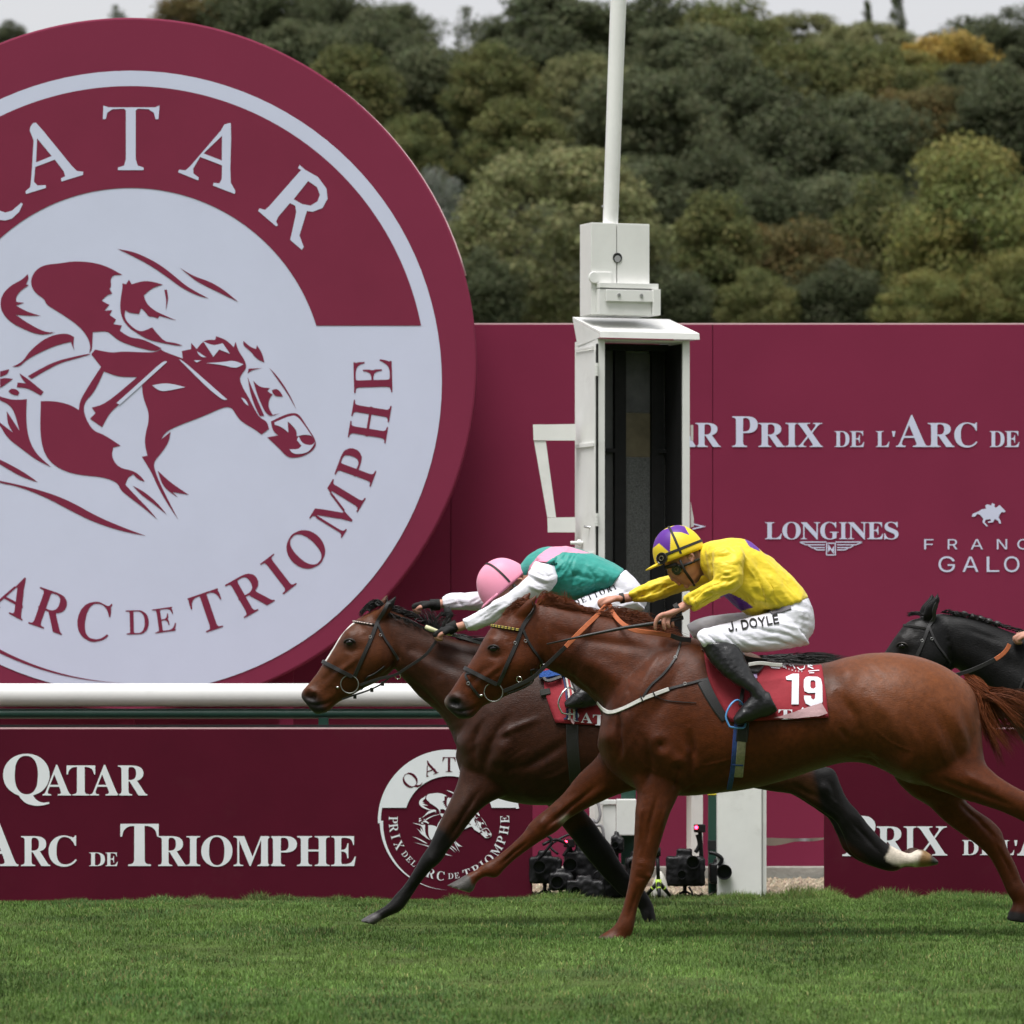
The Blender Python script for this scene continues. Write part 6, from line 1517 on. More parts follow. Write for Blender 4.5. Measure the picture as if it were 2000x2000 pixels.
# saddles, cloths, girths
CL1, CV1 = drape('saddlecloth', [(1372,1250),(1376,1290),(1388,1340),(1428,1410)], [(1603,1292),(1608,1320),(1613,1364),(1618,1402)], V1, 0, m_red, H1, .012, 30, 18, .0035, 1)
mb = MB(); strap(mb, CV1, [(1371,1262),(1375,1290),(1379,1316)], .024, .003, 0); mb.build('white_edge', m_whitestrap, CL1)
mb = MB(); strap(mb, V1, [(1374,1330),(1386,1352),(1402,1378),(1420,1402)], .06, .003, 0, off=.001); mb.build('black_pad', m_leather, CL1)
Zc = lambda pts: [(1340 + x / 6.0375, 1230 + y / 6.0375) for x, y in pts]
one = Zc([(1175,566),(1255,530),(1330,530),(1326,885),(1240,885),(1248,604),(1184,600)])
nine_o = Zc([(1440,562),(1550,565),(1590,590),(1605,660),(1610,850),(1590,890),(1540,905),(1470,905),(1410,875),(1388,815),(1390,780),(1472,785),(1477,815),(1500,830),(1520,815),(1524,750),(1440,752),(1395,730),(1385,680),(1388,600),(1410,570)])
nine_i = Zc([(1470,608),(1508,604),(1525,622),(1527,688),(1505,703),(1478,700),(1464,680),(1464,625)])
proj_poly('number_one', [one], CV1, 0, .006, m_num, CL1, 8)
proj_poly('number_nine', [[nine_o, nine_i]], CV1, 0, .006, m_num, CL1, 8)
fold = Zc([(1030,1045),(1300,965),(1595,872),(1662,990),(1560,1025),(1300,1046)])
proj_poly('folded_hem', [fold], CV1, 0, .013, m_foldpink, CL1, 4)
# small print above the number and the half hidden word below
pr = []
for q in ((985,440,1120,447,12),(1000,458,1105,466,10),(1105,428,1140,440,10),(1150,405,1152,440,12),(1150,410,1200,418,10),(1215,420,1240,440,14),(1255,425,1285,470,13),(1310,455,1345,485,12),(1345,485,1390,470,12),(1390,470,1398,435,10),(1435,420,1490,440,12),(1440,445,1500,470,12),(1440,500,1570,488,10),(1450,520,1510,518,10)):
    pr.append(Zc(bar(*q)))
for p_ in pr: proj_poly('series_logo', [p_], CV1, 0, .006, m_num, CL1, 6)
sx = [(1168, 455, 'S'), (1205, 468, 'E'), (1243, 480, 'R'), (1285, 490, 'I'), (1318, 494, 'E'), (1355, 492, 'S')]
for x, y, ch in sx:
    fl, tr = tess(glyph('S', ch)); gl = [[(x + p[0] * 42, y + 18 - p[1] * 36) for p in l] for l in glyph('S', ch)]
    proj_poly('letter', [[Zc(l) for l in gl]], CV1, 0, .006, m_num, CL1, 6)
for ch, x0, x1 in (('T', 1090, 1250), ('A', 1290, 1460)):
    lo = glyph('B', ch); xs = [p[0] for l in lo for p in l]; a, b = min(xs), max(xs)
    gl = [[(x0 + (p[0] - a) / (b - a) * (x1 - x0), 1062 - p[1] / CAPH['B'] * 118 - (x0 - 1090) * .12) for p in l] for l in lo]
    proj_poly('letter', [[Zc(l) for l in gl]], CV1, 0, .0055, m_num, CL1, 6)
# girth
m_blue = mat('blue_girth_webbing', (.035, .07, .24), .6, .3, var=.2, vscale=80)
m_beige = mat('beige_girth_elastic', (.27, .25, .16), .75, .2, var=.3, vscale=70)
mb = MB(); strap(mb, V1, [(1440,1400),(1436,1450),(1432,1500),(1424,1540)], .024, .004, 0); gi = mb.build('girth', m_blue, H1)
mb = MB(); strap(mb, V1, [(1448,1448),(1446,1475),(1442,1516)], .042, .005, 0); mb.build('girth_elastic', m_beige, gi)
mb = MB(); strap(mb, V1, [(1452,1410),(1450,1430),(1448,1448)], .055, .006, 0); mb.build('girth_guard', m_leather, gi)
mb = MB(); strap(mb, V1, [(1430,1492),(1452,1493)], .008, .008, 0); mb.build('girth_keeper', m_blue, gi)
SD1, SV1 = drape('saddle', [(1402,1262),(1400,1280),(1402,1300),(1408,1318)], [(1500,1284),(1500,1292),(1496,1306),(1480,1322)], V1, 0, m_leather, H1, .03, 14, 8, .002, 2)
free_ribbon('saddle_strap', [(1462,1298,-.27),(1485,1295,-.265),(1510,1298,-.25),(1528,1299,-.235)], .016, .004, m_whitestrap, SD1)
m_stripe = mat('striped_webbing', (.32, .25, .42), .6, .3, var=.5, vscale=200)
mb = MB(); strap(mb, CV1, [(1470,1290),(1472,1305),(1474,1326)], .024, .004, 0); mb.build('striped_surcingle', m_stripe, SD1)

CL2, CV2 = drape('saddlecloth', [(1062,1276),(1062,1320),(1066,1360),(1086,1412)], [(1262,1282),(1268,1330),(1272,1380),(1275,1424)], V2, YBAY, m_red, H2, .012, 24, 16, .004, 3)
mb = MB(); strap(mb, CV2, [(1036,1336),(1062,1322),(1090,1316),(1104,1318)], .045, .014, YBAY, off=.004); mb.build('blue_sheepskin', mat('blue_sheepskin', (.045, .11, .36), .95, .1, var=.5, vscale=140, bump=.006, bscale=200), CL2)
mb = MB(); strap(mb, CV2, [(1036,1340),(1070,1334),(1096,1326)], .016, .012, YBAY, off=.012); mb.build('black_trim', m_leather, CL2)
mb = MB(); strap(mb, CV2, [(1058,1356),(1072,1378),(1082,1405)], .05, .003, YBAY, off=.001); mb.build('grey_pad', mat('grey_pad', (.045, .045, .042), .7, .2), CL2)
for ch, x0, x1, yt, yb in (('Q', 1108, 1131, 1388, 1404), ('A', 1134, 1157, 1392, 1411), ('T', 1158, 1182, 1396, 1416)):
    lo = glyph('B', ch); xs = [p[0] for l in lo for p in l]; a, b = min(xs), max(xs)
    proj_poly('letter', [[[(x0 + (p[0] - a) / (b - a) * (x1 - x0), yb - p[1] / CAPH['B'] * (yb - yt) + (p[0] - a) * 4) for p in l] for l in lo]], CV2, YBAY, .006, m_num, CL2, 6)
mb = MB(); strap(mb, V2, [(1118,1415),(1118,1450),(1122,1500),(1126,1545)], .058, .005, YBAY); g2 = mb.build('girth', m_leather, H2)
for dx_, mm in ((-9, mat('navy_stripe', (.02, .03, .10), .6, .3)), (-4, m_whitestrap), (0, mat('red_stripe', (.42, .03, .04), .6, .3)), (4, m_whitestrap), (9, mat('navy_stripe'))):
    mb = MB(); strap(mb, CV2, [(1110 + dx_, 1325), (1116 + dx_, 1360), (1118 + dx_, 1416)], .0105, .004, YBAY, off=.004); mb.build('surcingle_stripe', mm, g2)
mb = MB(); strap(mb, CV2, [(1118,1414),(1120,1426)], .012, .004, YBAY, off=.01); mb.build('surcingle_end', m_foldpink, g2)
SD2, SV2 = drape('saddle', [(1108,1282),(1104,1310),(1120,1350),(1136,1372)], [(1215,1286),(1210,1310),(1196,1345),(1176,1366)], V2, YBAY, m_leather, H2, .03, 14, 8, .002, 2)
CL3, CV3 = drape('saddlecloth', [(2190,1280),(2195,1320),(2205,1360),(2220,1400)], [(2400,1318),(2405,1350),(2408,1390),(2410,1415)], V3, YBLK, m_red, H3, .012, 16, 12, .004, 3)
SD3, SV3 = drape('saddle', [(2215,1290),(2212,1305),(2214,1325),(2220,1340)], [(2305,1308),(2305,1320),(2300,1335),(2290,1350)], V3, YBLK, m_leather, H3, .03, 12, 8, .002, 2)

# ================================================================ JOCKEYS
m_skin = mat('skin', (.52, .265, .19), .5, .35, var=.14, vscale=40, sub=.08, bump=.0006, bscale=260)
m_silk = mat('silk_cloth', rough=.5, spec=.35, attr='Col', var=.05, vscale=20, bump=.0026, bscale=34, bstretch=(1, 1, 2.2), sheen=.15)
m_cap = mat('cap_silk', rough=.45, spec=.35, attr='Col', var=.03, vscale=8, bump=.0008, bscale=14)
m_breech = mat('white_breeches', (.74, .735, .80), .6, .3, var=.05, vscale=16, bump=.0022, bscale=40, bstretch=(.6, 1, 1.6), dirt=.30)
m_wsleeve = mat('white_sleeve', (.77, .765, .83), .58, .3, var=.05, vscale=16, bump=.0024, bscale=36, bstretch=(.6, 1, 1.6), dirt=.22)
m_boot = mat('black_boot_leather', (.013, .013, .014), .3, .55, bump=.002, bscale=60, rvar=.1)
m_glove = mat('black_glove', (.014, .014, .014), .75, .25, bump=.001, bscale=200)
m_band = mat('black_wristband', (.02, .02, .02), .6, .3)
m_goggle = mat('goggle_lens', (.012, .011, .010), .08, .7, coat=.6)
m_gold = mat('brass_vent', (.10, .085, .04), .5, .4)

def chain(mb, pts, rs, n=10, k=5):
    """round limb piece through (px,py,Y) points, radii in metres, closed rounded ends"""
    C = catmull([tuple(W(*p)) for p in pts], k); r = catmull([[q] for q in rs], k)[:, 0]
    P = [Vector(c) for c in C]
    d0, d1 = (P[0] - P[1]).normalized(), (P[-1] - P[-2]).normalized()
    P = [P[0] + d0 * r[0] * .8, P[0] + d0 * r[0] * .45] + P + [P[-1] + d1 * r[-1] * .45, P[-1] + d1 * r[-1] * .8]
    R_ = [r[0] * .3, r[0] * .8] + list(r) + [r[-1] * .8, r[-1] * .3]
    mb.tube(P, R_, n)

def inpoly(p, poly):
    x, y = p[:, 0], p[:, 1]; r = np.zeros(len(p), bool); n = len(poly)
    for i in range(n):
        x0, y0 = poly[i]; x1, y1 = poly[(i + 1) % n]
        c = ((y0 > y) != (y1 > y)) & (x < (x1 - x0) * (y - y0) / (y1 - y0 + 1e-9) + x0)
        r ^= c
    return r

def fist(mb, glove, wr, kn, Y0, lat, side, curl=1.0, tipsonly=False):
    """closed hand on a rein: wr, kn px; lat lateral centre; side -1 near, 1 far"""
    a, b = W(wr[0], wr[1], Y0 + lat), W(kn[0], kn[1], Y0 + lat)
    d = (b - a).normalized(); dn = Vector((d.z, 0, -d.x))
    if dn.z > 0: dn = -dn
    y = Vector((0, 1, 0))
    def tb(m_, P, R_): 
        C = catmull([tuple(p) for p in P], 4); r = catmull([[q] for q in R_], 4)[:, 0]; P2 = [Vector(c) for c in C]
        d0, d1 = (P2[0] - P2[1]).normalized(), (P2[-1] - P2[-2]).normalized()
        m_.tube([P2[0] + d0 * r[0] * .7] + P2 + [P2[-1] + d1 * r[-1] * .4, P2[-1] + d1 * r[-1] * .75], [r[0] * .5] + list(r) + [r[-1] * .8, r[-1] * .3], 10)
    palms = (mb, glove) if glove is not None else (mb,)
    for m_ in palms:
        g = .003 if m_ is glove else 0
        # palm as three side-by-side chains merged by the remesh
        for k, o in enumerate((-.026, -.009, .009, .026)):
            tb(m_, [a + y * o * .55, a.lerp(b, .5) + y * o * .85, b + y * o], [.014 + g, .0155 + g, .0125 + g])
    for k, o in enumerate((-.029, -.010, .010, .028)):
        l = (.92, 1.05, 1.0, .82)[k]
        p0 = b + y * o; p1 = p0 + d * .030 * l + dn * .010; p2 = p1 + dn * .024 * l - d * .006; p3 = p2 - d * .022 * l * curl + dn * .006
        tb(mb, [p0, p1, p2, p3], [.0105, .0100, .0090, .0078])
        if glove is not None: tb(glove, [p0, p1, p1.lerp(p2, .45)], [.0132, .0125, .0118])
    t0 = a.lerp(b, .35) + y * side * .030; t1 = t0 + d * .030 + y * side * .010 + dn * .012; t2 = t1 + d * .026 + dn * .010 - y * side * .006
    tb(mb, [t0, t1, t2], [.0135, .0115, .0090])
    if glove is not None: tb(glove, [t0, t1], [.0155, .0140])

def helmet(parent, rc, f, L, Hh, Y0, wl, m, colour, peak, name='helmet', strap_phi=92, latc=0.0):
    f = Vector((f[0], f[1])).normalized(); n_ = Vector((f[1], -f[0]))
    if n_.y > 0: n_ = -n_
    s = S(Y0); c = W(rc[0], rc[1], Y0 + latc)
    F, Nn, Yy = Vector((f.x, 0, -f.y)), Vector((n_.x, 0, -n_.y)), Vector((0, 1, 0))
    def pt(th, ph, k=1.0):
        ct = math.cos(th) ** .92 if th < math.pi / 2 else 0.0; st = math.sin(th)
        return c + F * (L * s * math.cos(ph) * ct * k) + Nn * (Hh * s * st * k) - Yy * (wl * math.sin(ph) * ct * k)
    vs, fs = [], []; NT, NP = 80, 192
    vs += [c + (pt(0, 2 * math.pi * j / NP) - c) * .96 - Nn * .012 for j in range(NP)]
    for i in range(NT):
        for j in range(NP): vs.append(pt(math.pi / 2 * i / NT, 2 * math.pi * j / NP) - (Nn * .004 if i == 0 else Nn * 0))
    for i in range(NT):
        for j in range(NP): fs.append((i * NP + j, i * NP + (j + 1) % NP, (i + 1) * NP + (j + 1) % NP, (i + 1) * NP + j))
    vs.append(pt(math.pi / 2, 0)); top = len(vs) - 1
    for j in range(NP): fs.append((NT * NP + j, NT * NP + (j + 1) % NP, top))
    # peak
    b0 = len(vs); NA = 20
    for i in range(4):
        for j in range(NA + 1):
            ph = rad(-68 + 136 * j / NA); e = math.cos((j / NA - .5) * math.pi) ** .7
            q = pt(.02, ph, 1.005) + F * (peak * s * e * i / 3) - Nn * (.010 * (i / 3) ** 1.5 + .002)
            vs.append(q)
    for i in range(3):
        for j in range(NA):
            a = b0 + i * (NA + 1) + j; fs.append((a, a + 1, a + NA + 2, a + NA + 1))
    me = pymesh(name, vs, fs)
    bm = bmesh.new(); bm.from_mesh(me); bmesh.ops.recalc_face_normals(bm, faces=bm.faces[:]); bm.to_mesh(me); bm.free()
    cc = coords(me); nr = normals(me)
    w_ = .0014 * vnoise(cc * 18, 3)
    # seams of the cap cover
    set_coords(me, cc + nr * w_[:, None])
    set_col(me, colour(to_px(coords(me)), coords(me)[:, 1] - Y0))
    o = link(name, me, m, parent, True)
    md = o.modifiers.new('thick', 'SOLIDIFY'); md.thickness = .004; md.offset = 1
    # band over the crown
    P, N = [], []
    for i in range(31):
        th = math.pi * i / 30
        q = pt(min(th, math.pi - th), rad(strap_phi) if th <= math.pi / 2 else rad(-strap_phi), 1.03) ; P.append(q); N.append((q - c).normalized())
    mb = MB(); ribbon(mb, P, N, .011, .002, .002); mb.build('elastic_band', m_band, o)
    return o, pt, c, F, Nn

def goggles(parent, c, ax, R_):
    mb = MB(); torus(mb, c, R_, .005, ax, 24, 8); mb.disc_tube(c - Vector(ax) * .006, ax, R_ * .98, R_ * .9, .010, 20)
    g = mb.build('goggle', m_goggle, parent, True, 45)
    mb = MB(); torus(mb, c + Vector(ax) * .005, R_ * .42, .0022, ax, 20, 6); mb.build('vent_ring', m_gold, g, True)

def cloth_mesh(parts, Y0, voxel, strokes, amp=.003, freq=(16, 16, 16), seed=1, smooth=5):
    mb = MB()
    for kind, data in parts:
        loft(mb, data, Y0, 5, 22, 2.15)
    me = remesh(mb, voxel, smooth)
    if strokes: carve(me, strokes, Y0)
    c = coords(me)
    w = amp * vnoise(c * np.array(freq), seed) + amp * .6 * vnoise(c * np.array(freq) * 2.3, seed + 1) + amp * .3 * vnoise(c * np.array(freq) * 5, seed + 2)
    set_coords(me, c + normals(me) * w[:, None])
    return me

def stirrup(h, x, y, Y, m, rot=50):
    mb = MB(); c = W(x, y, Y); k = S(Y); sn, cs = math.sin(rad(rot)), math.cos(rad(rot))
    pts = [Vector((c.x, Y - .045, c.z - .045)), Vector((c.x - .012, Y - .058, c.z)), Vector((c.x - .004, Y - .04, c.z + .05)), Vector((c.x, Y, c.z + .075)), Vector((c.x - .004, Y + .04, c.z + .05)), Vector((c.x - .012, Y + .058, c.z)), Vector((c.x, Y + .045, c.z - .045)), Vector((c.x, Y, c.z - .05)), Vector((c.x, Y - .045, c.z - .045))]
    pts = [Vector((c.x + (p.x - c.x) * cs + (p.y - Y) * sn, Y - (p.x - c.x) * sn + (p.y - Y) * cs, p.z)) for p in pts]
    mb.tube([Vector(q) for q in catmull([tuple(p) for p in pts], 5)], .0045, 8, False)
    return mb.build('stirrup', m, h, True)

# ------------------------------------------------------------ yellow jockey on the chestnut
YEL, PUR = A_([.80, .60, .028]), A_([.11, .022, .28])
P1 = empty('person', W(1450, 1290, 0), 'jockey in yellow and purple silks crouched on the chestnut horse', 'person', 'jockeys')
body = MB()
loft(body, [(1318,1058,1350,1056,.04),(1300,1072,1362,1066,.062),(1293,1088,1372,1078,.072),(1298,1101,1375,1087,.074),(1307,1115,1375,1098,.071),(1314,1127,1373,1110,.065),(1326,1137,1371,1120,.055),(1340,1143,1368,1129,.043),(1352,1143.5,1364,1136,.03)], 0, 5, 20, 2.3)
loft(body, [(1364,1070,1350,1130,.052),(1386,1062,1376,1124,.058),(1415,1066,1402,1130,.085),(1465,1095,1445,1165,.10),(1530,1150,1500,1185,.08)], 0, 5, 18)
chain(body, [(1306,1114,0),(1311,1124,0),(1315,1131,0)], [.008,.0105,.012]); chain(body, [(1313,1131,-.008),(1318,1133,-.010)], [.008,.008]); chain(body, [(1313,1131,.008),(1318,1133,.010)], [.008,.008])
chain(body, [(1321,1136,-.016),(1321.5,1137,0),(1321,1136,.016)], [.006,.0075,.006]); chain(body, [(1326,1140,-.014),(1326.5,1141,0),(1326,1140,.014)], [.006,.0075,.006])
chain(body, [(1341,1144,-.01),(1341,1144,.01)], [.013,.013])
for sd_ in (-1, 1):
    chain(body, [(1344,1085,sd_*.074),(1350,1082,sd_*.080),(1355,1087,sd_*.083),(1353,1095,sd_*.080),(1348,1101,sd_*.075)], [.004,.0055,.0055,.005,.005]); chain(body, [(1346,1088,sd_*.073),(1349,1094,sd_*.073)], [.007,.006])
# arms inside the sleeves, wrists, hands
chain(body, [(1415,1090,-.17),(1428,1138,-.205),(1385,1158,-.19),(1350,1176,-.15),(1330,1188,-.145)], [.034,.028,.022,.022,.0235])
chain(body, [(1400,1095,.17),(1350,1140,.19),(1290,1150,.16),(1235,1166,.10),(1214,1169,.085)], [.034,.028,.022,.021,.0215])
fist(body, None, (1212,1169), (1184,1170), 0, .065, -1)
for o in (-.022, -.008, .006, .020):
    chain(body, [(1334,1186,-.145+o*.5),(1314,1196,-.147+o*.8),(1296,1201,-.15+o)], [.0135,.0150,.0125])
chain(body, [(1295,1200,-.176),(1286,1205,-.180),(1280.5,1216,-.180),(1280,1229,-.174)], [.0115,.0105,.0095,.0080])
chain(body, [(1299,1202,-.162),(1296,1210,-.172),(1296,1219,-.176),(1298,1229,-.170)], [.0115,.0105,.0095,.0080])
chain(body, [(1306,1204,-.146),(1305,1212,-.160),(1305,1219,-.166),(1307,1225,-.158)], [.0115,.0105,.0095,.0080])
chain(body, [(1312,1206,-.128),(1313,1213,-.140),(1314,1219,-.146),(1315,1223,-.140)], [.0105,.0095,.0085,.0070])
chain(body, [(1316,1200,-.118),(1302,1209,-.112),(1290,1214,-.118)], [.0125,.0115,.0090])
# hips and legs inside breeches and boots
for sd_ in (-1, 1):
    chain(body, [(1545,1215,sd_*.09),(1470,1235,sd_*.16),(1395,1245,sd_*.23)], [.05,.042,.035])
    chain(body, [(1395,1252,sd_*.235),(1432,1300,sd_*.285),(1474,1345,sd_*.312)], [.03,.028,.022])
chain(body, [(1490,1160,0),(1530,1188,0),(1545,1212,0)], [.07,.06,.055])
bme = remesh(body, .0042, 2, .45)
cb_ = coords(bme); pb = to_px(cb_)
sk = np.tile(A_([.50, .245, .175]), (len(cb_), 1)) * (1 + .10 * vnoise(cb_ * 30, 3))[:, None]
sk = lerp(sk, A_([.075, .04, .028]), np.clip((9 - seg_dist(pb, [(1358,1080),(1366,1100),(1372,1122),(1362,1134)])) / 6, 0, 1) * .85)   # hair and stubble
sk = lerp(sk, A_([.26, .11, .075]), np.clip((8 - seg_dist(pb, [(1340,1128),(1358,1120),(1364,1104)])) / 8, 0, 1) * .5)
sk = lerp(sk, A_([.40, .14, .11]), np.exp(-(seg_dist(pb, [(1318,1132),(1325,1138)]) / 4) ** 2) * .6)
set_col(bme, sk)
m_skin2 = mat('skin_toned', rough=.5, spec=.35, attr='Col', sub=.05, bump=.0007, bscale=260)
link('body', bme, m_skin2, P1)
# jacket
ST = [
 ([(1352,1172),(1382,1150),(1420,1134)], 2.6, -.007, 'n'), ([(1362,1182),(1396,1162),(1426,1146)], 2.6, -.007, 'n'), ([(1356,1178),(1390,1157)], 2.6, .006, 'n'), ([(1384,1140),(1412,1124)], 3, -.006, 'n'), ([(1398,1152),(1430,1128)], 3, .006, 'n'),
 ([(1342,1168),(1349,1186)], 2, -.006, 'n'), ([(1347,1163),(1356,1188)], 2, .005, 'n'), ([(1352,1160),(1362,1186)], 2, -.005, 'n'), ([(1337,1170),(1346,1190)], 2, .005, 'n'),
 ([(1388,1076),(1394,1104)], 5, -.004, 'n'),
 ([(1456,1090),(1456,1115),(1454,1145)], 7, -.010, 'n'), ([(1462,1090),(1490,1130),(1502,1170)], 6, .006, 'n'), ([(1470,1120),(1490,1150),(1500,1190)], 3.4, -.009, 'n'), ([(1482,1112),(1510,1150),(1516,1186)], 3.4, -.006, 'n'), ([(1456,1130),(1470,1165),(1480,1195)], 4, .006, 'n'), ([(1500,1120),(1535,1160),(1540,1176)], 4, .005, 'n'),
 ([(1440,1150),(1455,1172),(1465,1190)], 3.5, -.006, 'n'), ([(1410,1060),(1430,1075),(1448,1078)], 3.5, -.005, 'n'), ([(1400,1090),(1425,1104),(1446,1104)], 3, -.004, 'n'), ([(1403,1112),(1428,1122),(1448,1120)], 3, .004, 'n'),
 ([(1240,1160),(1270,1152),(1300,1140)], 3, -.005, 'f'), ([(1245,1170),(1285,1158),(1315,1142)], 3, .005, 'f'), ([(1255,1150),(1262,1172)], 3, -.004, 'f'), ([(1296,1130),(1306,1156)], 3, -.006, 'f'), ([(1232,1160),(1237,1177)], 2, -.005, 'f')]
jme = cloth_mesh([('t', [(1366,1064,1366,1120,.058),(1380,1058,1376,1124,.085),(1399,1054,1390,1138,.160),(1428,1050,1410,1160,.195),(1461,1056,1436,1184,.188),(1496,1082,1460,1201,.172),(1530,1109,1478,1203,.160),(1560,1142,1490,1200,.156),(1578,1167,1505,1197,.150)]),
  ('a', [(1396,1072,1446,1066,.055,-.13),(1391,1090,1453,1084,.062,-.17),(1391,1112,1453,1112,.062,-.195),(1393,1128,1451,1138,.056,-.21),(1388,1135,1432,1158,.052,-.212),(1376,1142,1406,1168,.048,-.20),(1360,1152,1384,1179,.045,-.18),(1345,1161,1364,1190,.042,-.16),(1336,1168,1353,1193,.034,-.147)]),
  ('b', [(1385,1078,1430,1085,.058,.14),(1362,1105,1408,1130,.058,.19),(1335,1118,1366,1150,.055,.20),(1308,1124,1328,1158,.05,.185),(1272,1136,1284,1172,.045,.15),(1244,1148,1250,1178,.042,.115),(1229,1157,1235,1178,.034,.10)])],
  0, .0055, ST, .0030, (13, 16, 13), 3)
folds(jme, [([(1345,1178),(1420,1142)], 20, 27, 34, .0095), ([(1415,1085),(1422,1120)], 24, 12, 26, .007), ([(1240,1165),(1320,1138)], 22, 16, 32, .009), ([(1470,1090),(1500,1170)], 34, -52, 24, .0095), ([(1540,1150),(1560,1170)], 24, -48, 26, .006), ([(1385,1085),(1380,1110)], 14, -75, 34, .005), ([(1460,1180),(1500,1195)], 18, -60, 36, .006)], 5)
cj = coords(jme); pj = to_px(cj); nj = normals(jme)
cl = np.tile(YEL, (len(cj), 1))
pu = (inpoly(pj, [(1452,1050),(1474,1056),(1486,1078),(1464,1068)]) & (cj[:, 1] < .12)) | (inpoly(pj, [(1405,1166),(1424,1158),(1446,1168),(1472,1186),(1446,1194),(1428,1184)]))
pu |= inpoly(pj, [(1462,1052),(1486,1052),(1500,1086),(1478,1070)]) & (cj[:, 1] > -.05)
cl[pu] = PUR
set_col(jme, cl); JK = link('silk_jacket', jme, m_silk, P1)
# breeches
SB = [([(1572,1256),(1540,1240),(1500,1232),(1460,1222)], 3.2, -.006, 'n'), ([(1584,1236),(1552,1226),(1512,1214)], 3, .005, 'n'), ([(1586,1215),(1556,1206)], 3, -.005, 'n'), ([(1556,1264),(1520,1252),(1480,1250)], 3, -.006, 'n'), ([(1500,1266),(1460,1256),(1430,1238)], 4, .006, 'n'),
      ([(1448,1270),(1428,1252),(1406,1232)], 3.4, -.007, 'n'), ([(1420,1262),(1400,1244),(1384,1232)], 2.8, .005, 'n'), ([(1408,1262),(1390,1246),(1374,1236)], 2.4, -.006, 'n'), ([(1386,1262),(1372,1250),(1364,1242)], 2.4, -.004, 'n'), ([(1530,1196),(1500,1204),(1470,1214)], 3, -.005, 'n'), ([(1560,1184),(1566,1210),(1560,1240)], 5, .005, 'n')]
pme = cloth_mesh([('p', [(1500,1192,1579,1166,.140),(1498,1206,1588,1190,.158),(1502,1226,1591,1214,.160),(1516,1246,1586,1238,.145),(1540,1260,1570,1256,.09)]),
  ('n', [(1526,1190,1580,1258,.085,-.085),(1468,1204,1516,1271,.084,-.135),(1424,1216,1456,1274,.076,-.19),(1388,1224,1420,1270,.068,-.225),(1366,1233,1394,1268,.060,-.245),(1361,1243,1376,1266,.045,-.25)]),
  ('f', [(1526,1186,1580,1250,.085,.085),(1462,1194,1510,1258,.082,.14),(1412,1199,1440,1252,.074,.19),(1366,1208,1392,1250,.066,.22),(1341,1220,1356,1250,.05,.235)])], 0, .0055, SB, .0022, (12, 14, 12), 7)
folds(pme, [([(1380,1246),(1440,1258)], 22, -38, 34, .005), ([(1480,1245),(1560,1250)], 22, -18, 28, .0045), ([(1560,1190),(1575,1230)], 18, -30, 30, .0035)], 15)
BR = link('breeches', pme, m_breech, P1)
bvb = BVHTree.FromPolygons([Vector(v) for v in coords(pme)], [tuple(q.vertices) for q in pme.polygons])
# name on the thigh
def write(word, style, x0, y0, ux, uy, cap, parent, bvh, Y0, m, gap=.10, skew=0.0):
    x = 0.0; k = cap / CAPH[style]
    for ch in word:
        if ch == ' ': x += .25 * k; continue
        lo = glyph(style, ch); xs = [p[0] for l in lo for p in l]; a, b = min(xs), max(xs)
        gl = [[(x0 + ux * (x + (p[0] - a) * k + skew * p[1] * k) + uy * p[1] * k, y0 + uy * (x + (p[0] - a) * k + skew * p[1] * k) - ux * p[1] * k) for p in l] for l in lo]
        proj_poly('letter', [gl], bvh, Y0, .004, m, parent, 4)
        if style == 'S':
            for i_, (ox_, oy_) in enumerate(((.9, 0), (.45, .8), (.45, -.6))): proj_poly('letter_weight', [[[(q[0] + ox_, q[1] + oy_) for q in l] for l in gl]], bvh, Y0, .0046 + .0004 * i_, m, parent, 4)
        x += (b - a + gap) * k
m_blk = mat('black_print', (.012, .012, .012), .6, .3)
write('J.', 'S', 1423, 1234, .985, -.17, 16.5, BR, bvb, 0, m_blk, .10); write('DOYLE', 'S', 1449, 1230, .985, -.17, 16.5, BR, bvb, 0, m_blk, .085)
mb = MB(); strap(mb, bvb, [(1506,1199),(1524,1192),(1544,1185)], .030, .004, 0); mb.build('grey_belt', mat('grey_belt', (.16, .15, .17), .6, .3), BR)
# boots
def boot(parent, leg, foot, Y0, name='boot'):
    mb = MB(); loft(mb, leg, Y0, 5, 18); loft(mb, foot, Y0, 5, 16)
    me = remesh(mb, .0055, 4); c = coords(me); w = .0022 * vnoise(c * 26, 2) + .0015 * vnoise(c * 60, 5); set_coords(me, c + normals(me) * w[:, None])
    return link(name, me, m_boot, parent)
nl = [(1366,1258,1420,1252,.058,-.25),(1374,1272,1444,1266,.058,-.26),(1392,1299,1458,1292,.054,-.28),(1416,1322,1470,1314,.050,-.295),(1442,1340,1482,1332,.043,-.31),(1462,1352,1494,1350,.040,-.318),(1468,1366,1504,1368,.042,-.32)]
nf = [(1502,1352,1519,1388,.034,-.32),(1484,1350,1506,1397,.042,-.32),(1464,1362,1482,1404,.044,-.32),(1449,1378,1460,1411,.045,-.32),(1438,1392,1444,1416,.042,-.32),(1432,1402,1434,1413,.028,-.32)]
boot(P1, nl, nf, 0)
fl_ = [(a, b - 6, c, d - 6, w, -l) for a, b, c, d, w, l in nl]; ff_ = [(a, b - 6, c, d - 6, w, -l) for a, b, c, d, w, l in nf]
boot(P1, fl_, ff_, 0)
stirrup(H1, 1440, 1400, -.32, mat('blue_stirrup', (.10, .30, .62), .4, .5)); stirrup(H1, 1440, 1396, .32, mat('blue_stirrup'))
mb = MB(); strap(mb, CV1, [(1456,1300),(1452,1340),(1446,1378)], .018, .004, 0, off=.004); mb.build('stirrup_leather', m_leather, H1)
